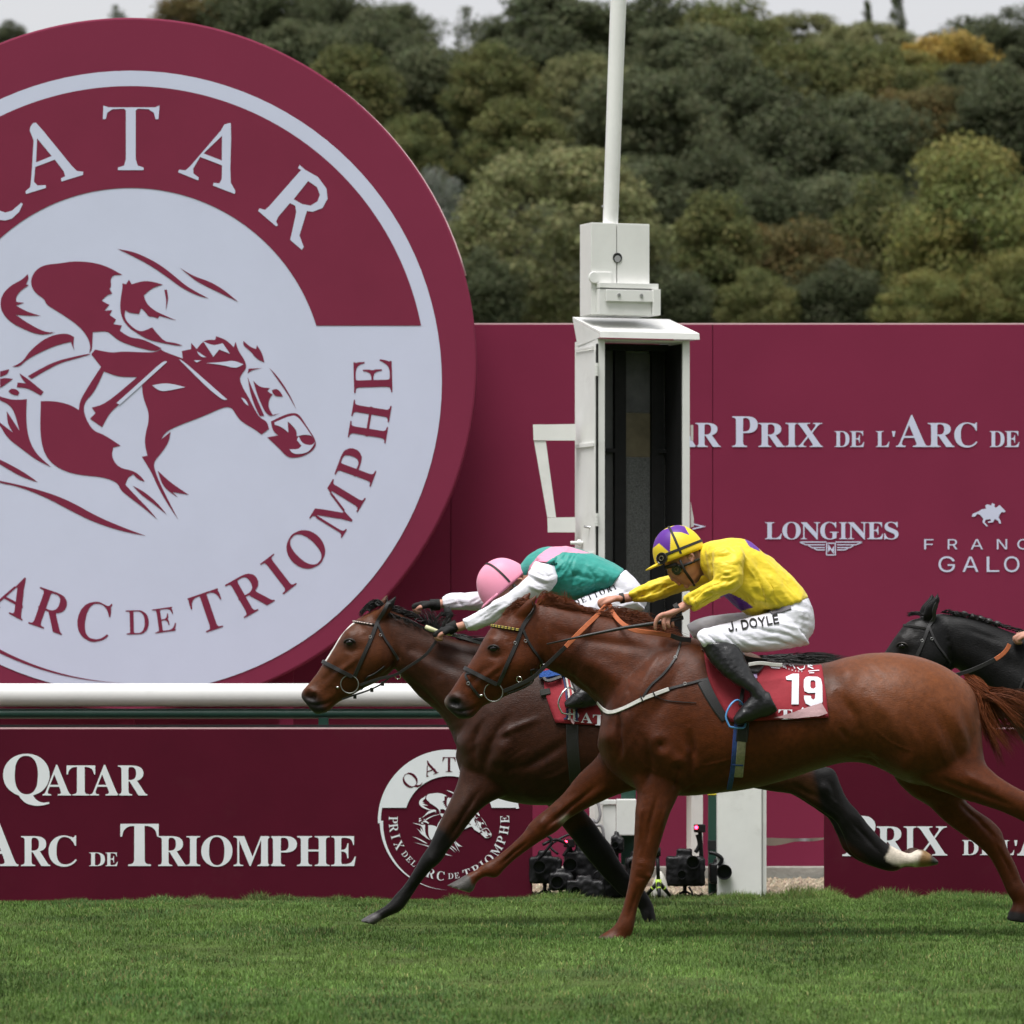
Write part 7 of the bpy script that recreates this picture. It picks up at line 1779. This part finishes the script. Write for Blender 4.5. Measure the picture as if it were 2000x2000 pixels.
# cap, goggles, wristbands
pur1 = [(1150 + x / 6.44, 1000 + y / 6.44) for x, y in [(800,470),(830,380),(900,250),(1010,210),(1110,170),(1200,190),(1262,296),(1160,262),(1032,258),(1024,515),(960,460),(890,396)]]
def colcap(p, lat):
    c = np.tile(YEL, (len(p), 1)); c[inpoly(p, pur1)] = PUR; return c
HL, hpt, hc, hF, hN = helmet(P1, (1327, 1083), (-.93, .37), 49, 56, 0, .094, m_cap, colcap, 24)
ax = Vector((-.45, -.88, .1)).normalized()
goggles(HL, hc + hF * (36 * S(0)) + hN * .012 + Vector((0, -.080, 0)), ax, .024)
ax2 = Vector((-.45, -.85, -.15)).normalized(); goggles(P1, W(1322, 1112, -.062), ax2, .022); goggles(P1, W(1309, 1118, .01), Vector((-.9, -.35, -.25)).normalized(), .022)
mb = MB(); P, N = [], []
for i in range(25):
    ph = rad(28 + 150 * i / 24); q = hpt(.16, ph, 1.035); P.append(q); N.append((q - hc).normalized())
ribbon(mb, P, N, .013, .002, .001); mb.build('goggle_strap', m_band, HL)
mb = MB(); mb.tube([W(1328, 1094, -.088), W(1338, 1116, -.078), W(1352, 1136, -.05), W(1356, 1143, 0)], .006, 8); mb.build('chin_strap', m_band, HL, True)
mb = MB(); mb.tube([W(1327, 1186.5, -.146), W(1319, 1191, -.146)], .0262, 24); mb.build('wristband', m_band, P1, True, 50)
mb = MB(); mb.tube([W(1218, 1168, .088), W(1211, 1169, .085)], .0240, 24); mb.build('wristband', m_band, P1, True, 50)
mb = MB(); mb.tube([W(1327, 1108, -.075), W(1345, 1101, -.083), W(1366, 1092, -.068)], .006, 8); mb.build('worn_goggle_strap', m_band, P1, True)
mb = MB(); mb.tube([W(1300, 1108, -.045), W(1308, 1106, -.062), W(1322, 1102, -.073)], .009, 8); mb.build('goggle_frame', m_band, P1, True)
# whip
mb = MB(); C = [W(1334, 1206, -.135), W(1300, 1214, -.150), W(1276, 1218, -.165), W(1220, 1226, -.19), W(1150, 1240, -.21), W(1068, 1258, -.22)]
mb.tube(C, [.010, .010, .0092, .0078, .0062, .0035], 10); wh = mb.build('riding_whip', m_leather, None, True)
tag(wh, 'long black riding whip in the yellow jockey near hand', 'whip')

# ------------------------------------------------------------ pink capped jockey on the bay (and the rider of the black horse)
def jockey_low(Y0, T, sc, label, jcol, sash, sleeve_m, cap_col, gloves, horse_, far_stir, words, leg_side, fo=(0, 0)):
    """rider stretched forward; T maps the bay jockey's px to this rider's px"""
    def t5(rows): return [(*T(r[0], r[1]), *T(r[2], r[3]), *r[4:]) for r in rows]
    def t3(pts): return [(*T(p[0], p[1]), Y0 + p[2]) for p in pts]
    def t2(pts): return [T(*p) for p in pts]
    def t5f(rows): return [(r[0] + fo[0], r[1] + fo[1], r[2] + fo[0], r[3] + fo[1], *r[4:]) for r in t5(rows)]
    R0 = empty('person', W(*T(1180, 1290), Y0), label, 'person', 'jockeys')
    b = MB()
    loft(b, t5([(978,1122,1000,1112,.035),(964,1142,1012,1112,.06),(956,1166,1018,1124,.070),(958,1184,1033,1134,.073),(970,1194,1040,1146,.065),(986,1199,1042,1158,.052),(1002,1200,1036,1170,.036)]), Y0, 5, 20, 2.3)
    chain(b, t3([(964,1186,0),(972,1197,0),(978,1201,0)]), [.009,.011,.011])
    for s_ in (-1, 1): chain(b, t3([(1012,1132,s_*.075),(1018,1130,s_*.08),(1021,1137,s_*.08),(1016,1145,s_*.076)]), [.005,.0055,.0055,.005])
    loft(b, t5([(1012,1112,1022,1172,.05),(1040,1092,1046,1155,.07),(1110,1085,1100,1150,.11),(1190,1118,1175,1155,.09)]), Y0, 5, 18)
    chain(b, t3([(1062,1110,-.17),(1010,1160,-.19),(950,1202,-.16),(908,1221,-.125),(890,1226,-.115)]), [.034,.028,.022,.022,.022])
    chain(b, [(p[0] + fo[0] * (i > 0), p[1] + fo[1] * (i > 0), p[2]) for i, p in enumerate(t3([(1050,1110,.17),(985,1155,.19),(920,1172,.15),(864,1179,.105),(850,1181,.095)]))], [.034,.028,.022,.022,.022])
    for wr_, kn_, la_ in ((T(888, 1227), T(862, 1232), -.112), ((T(848, 1181)[0] + fo[0], T(848, 1181)[1] + fo[1]), (T(822, 1180)[0] + fo[0], T(822, 1180)[1] + fo[1]), .092)):
        g = MB() if gloves else None
        fist(b, g, wr_, kn_, Y0, la_, -1)
        if gloves: link('glove', remesh(g, .004, 2, .4), m_glove, R0)
    for s_ in (-1, 1):
        chain(b, t3([(1235,1165,s_*.09),(1170,1195,s_*.15),(1112,1212,s_*.215)]), [.05,.042,.034]); chain(b, t3([(1112,1218,s_*.222),(1130,1290,s_*.255),(1152,1345,s_*.285)]), [.03,.028,.022])
    chain(b, t3([(1190,1140,0),(1225,1150,0),(1238,1165,0)]), [.06,.055,.05])
    me = remesh(b, .0046, 2, .45); cc = coords(me); pp = to_px(cc)
    sk = np.tile(A_([.50, .25, .18]), (len(cc), 1)) * (1 + .10 * vnoise(cc * 30, 3))[:, None]; set_col(me, sk); link('body', me, m_skin2, R0)
    if gloves:
        for pts, nrm in (([(893,1221,-.118),(876,1230,-.112)], 0), ([(859,1181,.10),(840,1182,.095)], 0)):
            mb = MB(); mb.tube([W(*q) for q in t3(pts)], [.0275, .0285], 16); mb.build('glove_cuff', m_glove, R0, True, 50)
    st = [([(1100,1085),(1120,1125),(1112,1165)], 4, -.007, 'n'), ([(1120,1090),(1142,1130),(1135,1168)], 4, .006, 'n'), ([(1140,1100),(1165,1130),(1160,1160)], 4, -.006, 'n'), ([(1100,1130),(1130,1124),(1165,1134)], 4, -.006, 'n'), ([(1092,1080),(1080,1105),(1090,1120)], 4, -.008, 'n'), ([(1168,1104),(1190,1125),(1186,1150)], 3, .005, 'n')]
    st = [(t2(q), s_, d_, w_) for q, s_, d_, w_ in st]
    jm = cloth_mesh([('t', t5([(1014,1106,1026,1138,.050),(1028,1088,1036,1132,.078),(1042,1078,1046,1146,.12),(1062,1070,1064,1156,.175),(1100,1067,1084,1166,.195),(1150,1079,1120,1172,.185),(1190,1095,1158,1168,.170),(1219,1112,1186,1156,.155)])),
       ('a', t5([(1048,1088,1092,1086,.055,-.12),(1050,1098,1094,1100,.058,-.15)])), ('b', t5([(1040,1088,1090,1092,.055,.13),(1036,1105,1085,1115,.05,.16)]))], Y0, .0055, st, .0026, (13, 15, 13), 5)
    folds(jm, [(t2([(1100,1100),(1150,1140)]), 40, 62, 26, .005), (t2([(1100,1135),(1160,1150)]), 18, 40, 32, .005), (t2([(1060,1080),(1080,1100)]), 16, 30, 34, .004)], 25)
    cj = coords(jm); pj = to_px(cj); cl = np.tile(A_(jcol), (len(cj), 1))
    if sash is not None: cl[inpoly(pj, t2(sash[0])) & (cj[:, 1] - Y0 < .16)] = A_(sash[1])
    set_col(jm, cl); link('silk_jacket', jm, m_silk, R0)
    sn = [([(1040,1130),(1062,1140),(1080,1136)], 2.6, -.006, 'n'), ([(1028,1140),(1050,1152),(1072,1150)], 2.6, .006, 'n'), ([(1052,1112),(1072,1126),(1084,1122)], 2.6, -.005, 'n'), ([(985,1180),(950,1204),(920,1220)], 2.6, -.005, 'n'), ([(975,1176),(935,1202)], 2.6, .005, 'n'), ([(1000,1184),(960,1212)], 2.6, -.005, 'n'), ([(905,1212),(915,1230)], 2, -.005, 'n'), ([(868,1166),(872,1186)], 2, -.005, 'f'), ([(885,1160),(905,1186),(940,1188)], 3, -.005, 'f')]
    sn = [(t2(q), s_, d_, w_) for q, s_, d_, w_ in sn]
    for rows in ([(1044,1096,1086,1106,.058,-.15),(1036,1112,1088,1124,.064,-.18),(1028,1128,1084,1144,.062,-.195),(1013,1142,1062,1160,.057,-.20),(980,1166,1010,1192,.05,-.19),(947,1188,968,1216,.046,-.165),(918,1202,932,1230,.042,-.14),(902,1209,914,1233,.034,-.125)],
                 [(1040,1096,1080,1110,.055,.15),(1010,1118,1030,1160,.058,.19),(984,1138,992,1186,.055,.20),(952,1152,956,1191,.05,.18),(908,1157,912,1191,.044,.14),(880,1160,884,1190,.04,.118),(863,1166,867,1189,.034,.108)]):
        sm_ = cloth_mesh([('s', t5f(rows) if rows[0][5] > 0 else t5(rows))], Y0, .0052, sn, .0024, (14, 14, 14), 9)
        folds(sm_, [(t2([(1050,1125),(1075,1140)]), 24, -30, 32, .006), (t2([(990,1180),(920,1215)]), 20, 32, 32, .0045), (t2([(960,1172),(880,1176)]), 20, 6, 30, .005)], 35)
        if sleeve_m is None: set_col(sm_, np.tile(A_(jcol), (len(sm_.vertices), 1)))
        link('sleeve', sm_, sleeve_m or m_silk, R0)
    sb = [([(1245,1150),(1215,1160),(1180,1178)], 3, -.005, 'n'), ([(1258,1175),(1225,1180),(1190,1196)], 3, .005, 'n'), ([(1170,1178),(1164,1200)], 3, -.005, 'n'), ([(1150,1182),(1146,1206)], 3, .004, 'n')]
    pm_ = cloth_mesh([('p', t5([(1180,1152,1222,1112,.145),(1188,1166,1248,1138,.158),(1200,1185,1263,1166,.155),(1222,1198,1262,1184,.11)])), ('n', t5([(1198,1142,1262,1190,.085,-.085),(1160,1158,1196,1214,.080,-.13),(1122,1174,1146,1226,.072,-.18),(1098,1190,1114,1228,.055,-.215)])), ('f', t5([(1198,1142,1258,1186,.085,.085),(1160,1158,1192,1208,.080,.13),(1122,1174,1142,1222,.072,.18),(1098,1190,1112,1224,.055,.215)]))], Y0, .006, [(t2(q), a, b_, c_) for q, a, b_, c_ in sb], .0022, (12, 14, 12), 7)
    bo = link('breeches', pm_, m_breech, R0)
    if words:
        bv = BVHTree.FromPolygons([Vector(v) for v in coords(pm_)], [tuple(q.vertices) for q in pm_.polygons])
        write(words, 'B', 1124, 1184, .925, -.38, 10.5, bo, bv, Y0, m_blk, .16)
    for s_ in (-1, 1):
        boot(R0, t5([(1092,1208,1128,1208,.058,s_*.22),(1096,1240,1146,1236,.056,s_*.235),(1108,1272,1152,1266,.052,s_*.25),(1124,1306,1158,1300,.046,s_*.272),(1140,1334,1168,1328,.04,s_*.285)]), t5([(1166,1330,1182,1362,.034,s_*.29),(1148,1332,1170,1376,.042,s_*.29),(1128,1346,1146,1382,.044,s_*.29),(1110,1362,1122,1386,.04,s_*.29),(1101,1372,1104,1383,.026,s_*.29)]), Y0)
    q = T(1112, 1374); stirrup(horse_, q[0], q[1], Y0 - .29, m_steel); stirrup(horse_, q[0], q[1], Y0 + .29, m_steel)
    hc_ = T(986, 1146)
    f_ = (-.757, .653)
    HL, hp_, c_, F_, N_ = helmet(R0, hc_, f_, 51 * sc, 56 * sc, Y0, .094, m_cap, lambda p, lat: np.tile(A_(cap_col), (len(p), 1)), 12, 'helmet', 104)
    goggles(R0, W(*T(1000, 1160), Y0 - .072), Vector((-.4, -.88, -.1)).normalized(), .020)
    mb = MB(); mb.tube([W(*T(1003, 1142), Y0 - .086), W(*T(1015, 1160), Y0 - .078), W(*T(1010, 1182), Y0 - .06)], .008, 8); mb.build('chin_strap', m_band, HL, True)
    return R0
sash = [(1000 + x / 6.44, 1040 + y / 6.44) for x, y in [(185,540),(225,420),(330,290),(430,215),(520,170),(700,170),(990,262),(900,262),(640,245),(480,340),(420,380),(290,470),(210,545)]]
J2 = jockey_low(YBAY, lambda x, y: (x, y), 1.0, 'jockey in turquoise silks with pink cap and white sleeves on the bay horse', [.028, .30, .255], (sash, [.80, .30, .44]), m_wsleeve, [.86, .33, .47], True, H2, True, 'DETTORI', 1)
# whip handle in the near glove
mb = MB(); mb.tube([W(831, 1224, YBAY - .12), W(842, 1229, YBAY - .125), W(862, 1236, YBAY - .12), W(900, 1244, YBAY - .10)], [.010, .0115, .008, .006], 10); wo_ = mb.build('riding_whip', mat('cream_whip_grip', (.62, .60, .38), .6, .3), None, True)
tag(wo_, 'short cream gripped whip in the pink capped jockey near glove', 'whip')
mb = MB(); mb.tube([W(872, 1186, YBAY + .05), W(877, 1200, YBAY + .05), W(876, 1216, YBAY + .03)], [.015, .020, .006], 10); mb.tube([W(861, 1199, YBAY + .05), W(885, 1201, YBAY + .05)], [.010, .012], 10); mb.build('glove_strap_end', m_glove, J2, True)
k3 = .95; T3f = lambda x, y: (1992 + (x - 862) * k3, 1240 + (y - 1232) * k3)
J3 = jockey_low(YBLK, T3f, k3, 'rider at the right edge with only bare hands on the reins in view', [.03, .05, .22], None, None, [.03, .05, .22], False, H3, True, None, 1, (46, 44))

# ================================================================ TREES ON THE HILLSIDE
def leaf_mesh(name, pal, seed, n=9000, shape='round', leaf=.20, clumps=70, gap=.0):
    """unit crown (radius 1 m scaled later by the object): leaf faces in clumps through the crown's volume"""
    r = np.random.default_rng(seed)
    # clump centres on an uneven shell plus some inside
    d = r.normal(size=(clumps, 3)); d /= np.linalg.norm(d, axis=1)[:, None]
    rr = r.uniform(.30, 1.0, clumps) ** .55
    rr *= 1 + .16 * vnoise(d * 2.2 + seed, seed)
    if shape == 'dome': rr = r.uniform(.55, 1.0, clumps) ** .25; C = d * rr[:, None] * [.93, .93, .93]
    elif shape == 'round': C = d * rr[:, None] * [.86, .86, .86]
    elif shape == 'tall': C = d * rr[:, None] * [.72, .72, .92]
    elif shape == 'wide': C = d * rr[:, None] * [.95, .9, .62]
    elif shape == 'pine': C = d * rr[:, None] * [.92, .8, .55]; C[:, 2] = np.round(C[:, 2] * 4) / 4 + r.normal(0, .03, clumps)
    elif shape == 'spire':
        z = r.uniform(-1, 1, clumps); a = r.uniform(0, 6.28, clumps); q = (1 - z) * .26 + .02; C = np.stack([q * np.cos(a), q * np.sin(a), z], 1)
    cs = (r.uniform(.10, .19, clumps) if shape == 'dome' else r.uniform(.17, .34, clumps)) * (1 if shape != 'spire' else .6)
    k = r.integers(0, clumps, n)
    off = r.normal(size=(n, 3)); off /= np.linalg.norm(off, axis=1)[:, None]
    off *= (r.uniform(.15, 1, n) ** .5)[:, None]
    P = C[k] + off * cs[k][:, None] * [1.12, 1.12, .82]
    nrm = off * .8 + d[k] * .3 + r.normal(0, .55, (n, 3)) + [0, 0, .35]
    nrm /= np.linalg.norm(nrm, axis=1)[:, None]
    t = np.cross(nrm, r.normal(size=(n, 3))); t /= np.linalg.norm(t, axis=1)[:, None]
    b = np.cross(nrm, t)
    L = leaf * r.uniform(.55, 1.25, n)[:, None] * .5
    V = np.stack([P - t * L, P - b * L * .62 + nrm * L * .2, P + t * L, P + b * L * .62 + nrm * L * .2], 1).reshape(-1, 3)
    me = bpy.data.meshes.new(name)
    me.vertices.add(n * 4); me.vertices.foreach_set('co', V.astype(np.float32).ravel())
    me.loops.add(n * 4); me.loops.foreach_set('vertex_index', np.arange(n * 4, dtype=np.int32))
    me.polygons.add(n); me.polygons.foreach_set('loop_start', np.arange(0, n * 4, 4, dtype=np.int32))
    me.update(calc_edges=True)
    pal = np.array(pal); w = r.dirichlet(np.ones(len(pal)) * .7, clumps)
    cc = (w @ pal)[k]
    acc = r.random(n) < .10
    cc[acc] = pal[r.integers(0, len(pal), acc.sum())]
    cc = 1.62 * cc * r.uniform(.65, 1.3, (n, 1)) * r.uniform(.92, 1.08, (n, 3))
    set_col(me, np.repeat(cc, 4, 0))
    return me
G_OL = [(.135, .138, .062), (.095, .104, .045), (.165, .158, .078), (.066, .078, .034)]
G_DK = [(.056, .066, .033), (.046, .056, .029), (.070, .080, .040), (.058, .064, .036)]
G_GR = [(.068, .082, .031), (.098, .104, .037), (.050, .061, .025), (.118, .110, .041)]
G_GO = [(.112, .126, .042), (.138, .128, .040), (.088, .108, .038), (.155, .122, .040), (.070, .088, .032)]
G_RU = [(.105, .084, .034), (.085, .082, .036), (.125, .085, .030), (.066, .070, .030)]
G_YE = [(.27, .19, .045), (.20, .15, .045), (.33, .22, .05), (.12, .105, .04)]
G_SI = [(.155, .17, .14), (.11, .125, .10), (.19, .20, .17), (.075, .085, .06)]
m_leaf = mat('foliage', rough=.7, spec=.15, attr='Col')
_t = m_leaf.node_tree; _b = _t.nodes['Principled BSDF']; _oi = _t.nodes.new('ShaderNodeObjectInfo'); _mr = _t.nodes.new('ShaderNodeMapRange'); _mx = _t.nodes.new('ShaderNodeVectorMath'); _mx.operation = 'SCALE'
_mr.inputs['To Min'].default_value = .78; _mr.inputs['To Max'].default_value = 1.25
_at = [q for q in _t.nodes if q.type == 'ATTRIBUTE'][0]
_mx.operation = 'MULTIPLY'; _t.nodes.remove(_mr)
_t.links.new(_at.outputs['Color'], _mx.inputs[0]); _t.links.new(_oi.outputs['Color'], _mx.inputs[1]); _t.links.new(_mx.outputs[0], _b.inputs['Base Color'])
_tl = _t.nodes.new('ShaderNodeBsdfTranslucent'); _ms = _t.nodes.new('ShaderNodeMixShader'); _ms.inputs[0].default_value = .42
_t.links.new(_mx.outputs[0], _tl.inputs['Color']); _t.links.new(_b.outputs[0], _ms.inputs[1]); _t.links.new(_tl.outputs[0], _ms.inputs[2])
_t.links.new(_ms.outputs[0], [q for q in _t.nodes if q.type == 'OUTPUT_MATERIAL'][0].inputs[0])
m_bark = mat('bark', (.055, .045, .035), .9, .1, var=.4, vscale=4)
KINDS = dict(
 olive=leaf_mesh('crown_olive', G_OL, 1, 36000, 'dome', .050, 300), dark=leaf_mesh('crown_dark', G_DK, 2, 22000, 'round', .070, 100), green=leaf_mesh('crown_green', G_GR, 3, 22000, 'tall', .066, 100),
 gold=leaf_mesh('crown_gold', G_GO, 4, 28000, 'round', .056, 130), russet=leaf_mesh('crown_russet', G_RU, 5, 20000, 'wide', .066, 90), yellow=leaf_mesh('crown_yellow', G_YE, 6, 4500, 'wide', .11, 60),
 silver=leaf_mesh('crown_silver', G_SI, 7, 14000, 'tall', .062, 70), pine=leaf_mesh('crown_pine', G_DK, 8, 18000, 'pine', .085, 80), grey=leaf_mesh('crown_grey', [(.070,.080,.042),(.055,.065,.034),(.085,.092,.048)], 9, 22000, 'round', .068, 90),
 bare=leaf_mesh('crown_sparse', G_DK, 10, 2600, 'tall', .10, 40), spire=leaf_mesh('crown_spire', G_DK, 11, 3500, 'spire', .09, 70))
def trunk_mesh(seed):
    r = random.Random(seed); mb = MB()
    mb.tube([(0, 0, -1.9), (.02, .01, -1.3), (-.02, 0, -.8), (.01, .02, -.35), (0, 0, .02)], [.085, .068, .055, .035, .012], 8)
    for _ in range(9):
        a = r.uniform(0, 6.28); z = r.uniform(-.9, -.35); L = r.uniform(.35, .6)
        mb.tube([(0, 0, z), (math.cos(a) * L * .5, math.sin(a) * L * .5, z + L * .2), (math.cos(a) * L, math.sin(a) * L, z + L * .45)], [.03, .02, .006], 6)
    return pymesh('trunk', mb.v, mb.f)
TRUNK = [trunk_mesh(1), trunk_mesh(2)]
for t_ in TRUNK: t_.materials.append(m_bark)
for k_ in KINDS.values(): k_.materials.append(m_leaf)
def tree(px, py, hw, hh, Y, kind, label, rot=0):
    s = S(Y); c = W(px, py, Y); base = float(hill_h(c.x, Y))
    e = empty('tree', (c.x, Y, base), label, 'tree', 'trees on the wooded hillside')
    sx, sz = hw * s, hh * s
    cr = bpy.data.objects.new('crown', KINDS[kind]); COL.objects.link(cr); cr.parent = e
    bb_ = 1.15 if Y == 150 else random.uniform(.86, 1.12); cr.color = (bb_, bb_, bb_, 1)
    cr.location = (0, 0, c.z - base); cr.scale = (sx, sx * .9, sz); cr.rotation_euler = (0, 0, rot)
    tr = bpy.data.objects.new('trunk', TRUNK[int(px) % 2]); COL.objects.link(tr); tr.parent = e
    tr.location = (0, 0, c.z - base); q = max(sx * .8, .6); tz = max((c.z - base + .3) / 1.9, sz * .4)
    tr.scale = (q, q, tz); tr.rotation_euler = (0, 0, rot * 1.7)
TREES = [
 # front row, low and near
 (858, 420, 62, 110, 168, 'silver', 'silvery grey shrub tree at the right rim of the round sign'),
 (1085, 480, 240, 205, 150, 'olive', 'big round olive tree directly behind the mast'),
 (935, 590, 100, 110, 146, 'dark', 'low dark tree between round sign and white post'),
 (1400, 520, 120, 150, 153, 'green', 'loose green tree just right of the big round olive tree'),
 (1300, 600, 120, 90, 149, 'dark', 'low dark bush behind the hood of the white post'),
 (1560, 530, 130, 150, 155, 'russet', 'russet tinged tree above the letters of the race title'),
 (1720, 520, 140, 185, 157, 'green', 'green tree left of the large golden tree'),
 (1905, 450, 175, 195, 150, 'gold', 'large golden green tree at the right above the panel'),
 (1995, 590, 120, 110, 146, 'gold', 'low yellowing tree at the right edge over the panel'),
 (1640, 600, 120, 95, 148, 'dark', 'low dark bush behind the panel top right of centre'),
 (1800, 610, 110, 90, 147, 'gold', 'low golden bush under the large golden tree'),
 (1480, 610, 110, 90, 147, 'green', 'low green bush under the russet tree'),
 # middle of the slope
 (760, 430, 120, 110, 196, 'dark', 'dark tree half hidden by the rim left of the silvery shrub'),
 (1230, 400, 150, 120, 196, 'grey', 'grey tree peeping over the right shoulder of the round olive tree'),
 (1500, 450, 130, 120, 190, 'dark', 'dark tree just above the russet tinged tree'),
 (1650, 440, 130, 120, 192, 'grey', 'grey green tree above left of the green tree'),
 (1340, 150, 150, 120, 246, 'grey', 'grey crown on the upper slope right of the mast'),
 (1060, 170, 150, 120, 250, 'dark', 'dark crown on the upper slope behind the mast'),
 (740, 140, 140, 120, 252, 'dark', 'dark crown on the upper slope above the rim'),
 (900, 300, 130, 120, 234, 'dark', 'dark crown deep on the slope left of the mast'),
 (1700, 200, 150, 120, 248, 'green', 'green crown on the upper slope under the spires'),
 (1480, 300, 150, 130, 242, 'green', 'green crown deep on the slope right of centre'),
 (690, 215, 130, 130, 222, 'green', 'green tree touching the upper right rim of the round sign'),
 (600, 130, 120, 110, 226, 'grey', 'grey green tree over the upper rim of the round sign'),
 (800, 330, 110, 110, 215, 'green', 'yellow green tree beside the rim above the silvery shrub'),
 (840, 190, 120, 120, 228, 'grey', 'grey green tree high between sign and mast'),
 (960, 190, 130, 110, 220, 'green', 'green tree of middle height just left of the mast'),
 (1010, 300, 130, 110, 212, 'green', 'green tree on the slope just above the round olive tree'),
 (1140, 230, 130, 130, 222, 'olive', 'olive tree behind the middle of the mast'),
 (1280, 260, 160, 150, 217, 'grey', 'grey green tree right of the mast on mid slope'),
 (1400, 380, 140, 120, 205, 'dark', 'dark tree above the loose green tree'),
 (1420, 230, 150, 130, 226, 'dark', 'dark green tree right of mid slope below the skyline'),
 (1570, 330, 160, 150, 214, 'dark', 'broad dark tree above the russet tree'),
 (1690, 290, 130, 130, 220, 'grey', 'grey tree between broad dark tree and brownish tree'),
 (1810, 250, 130, 120, 224, 'russet', 'brownish tree above the large golden tree'),
 (1960, 250, 140, 130, 222, 'dark', 'dark tree at the right edge above the large golden tree'),
 (1560, 190, 130, 110, 232, 'green', 'green tree upper right of the mast'),
 # top of the slope
 (470, 110, 150, 120, 306, 'grey', 'grey crown behind the top right of the round sign'),
 (620, 110, 150, 110, 312, 'green', 'dull green crown behind the dark treetops'),
 (1180, 130, 160, 120, 312, 'grey', 'grey crown behind the layered pine'),
 (1380, 120, 160, 110, 314, 'dark', 'dark crown behind the dull green skyline crown'),
 (1620, 140, 150, 100, 314, 'grey', 'grey crown behind the olive skyline crown'),
 (1900, 140, 150, 110, 314, 'dark', 'dark crown behind the bright yellow crown'),
 (20, 82, 42, 44, 300, 'dark', 'small dark treetop in the upper left corner'),
 (228, 42, 32, 34, 300, 'bare', 'thin treetop poking over the crown of the round sign'),
 (400, 30, 110, 80, 296, 'russet', 'brownish treetop over the sign against the white sky'),
 (520, 60, 130, 120, 290, 'dark', 'dark oak top right of the brownish treetop'),
 (650, 60, 120, 100, 298, 'dark', 'dark treetop between oak top and grey treetop'),
 (780, 80, 100, 90, 292, 'grey', 'grey treetop against the sky upper centre'),
 (915, 82, 60, 72, 300, 'bare', 'sparse treetop with sky gaps left of the mast top'),
 (1000, 90, 90, 80, 288, 'dark', 'dark treetop left of the pine beside the mast'),
 (1110, 60, 170, 100, 286, 'pine', 'layered dark pine behind the mast top'),
 (1280, 90, 150, 120, 290, 'dark', 'dark crown right of the mast top'),
 (1420, 110, 150, 120, 286, 'green', 'dull green crown at the skyline right of the mast'),
 (1560, 110, 130, 90, 292, 'olive', 'olive crown at the skyline under the two spires'),
 (1694, 66, 36, 66, 310, 'spire', 'left of the two dark conifer spires at the skyline'),
 (1752, 42, 46, 80, 312, 'spire', 'right and taller of the two dark conifer spires'),
 (1690, 130, 130, 90, 280, 'olive', 'olive green crown below the conifer spires'),
 (1845, 110, 110, 75, 276, 'yellow', 'bright yellow crown near the upper right corner'),
 (1770, 170, 120, 80, 270, 'gold', 'gold green crown below left of the bright yellow crown'),
 (1975, 110, 100, 100, 284, 'dark', 'dark crown in the upper right corner'),
 (1900, 190, 110, 80, 268, 'grey', 'grey crown below the bright yellow crown'),
]
for i, (x, y, hw, hh, Y, kd, lb) in enumerate(TREES): tree(x, y, hw, hh, Y, kd, lb, i * 1.31)
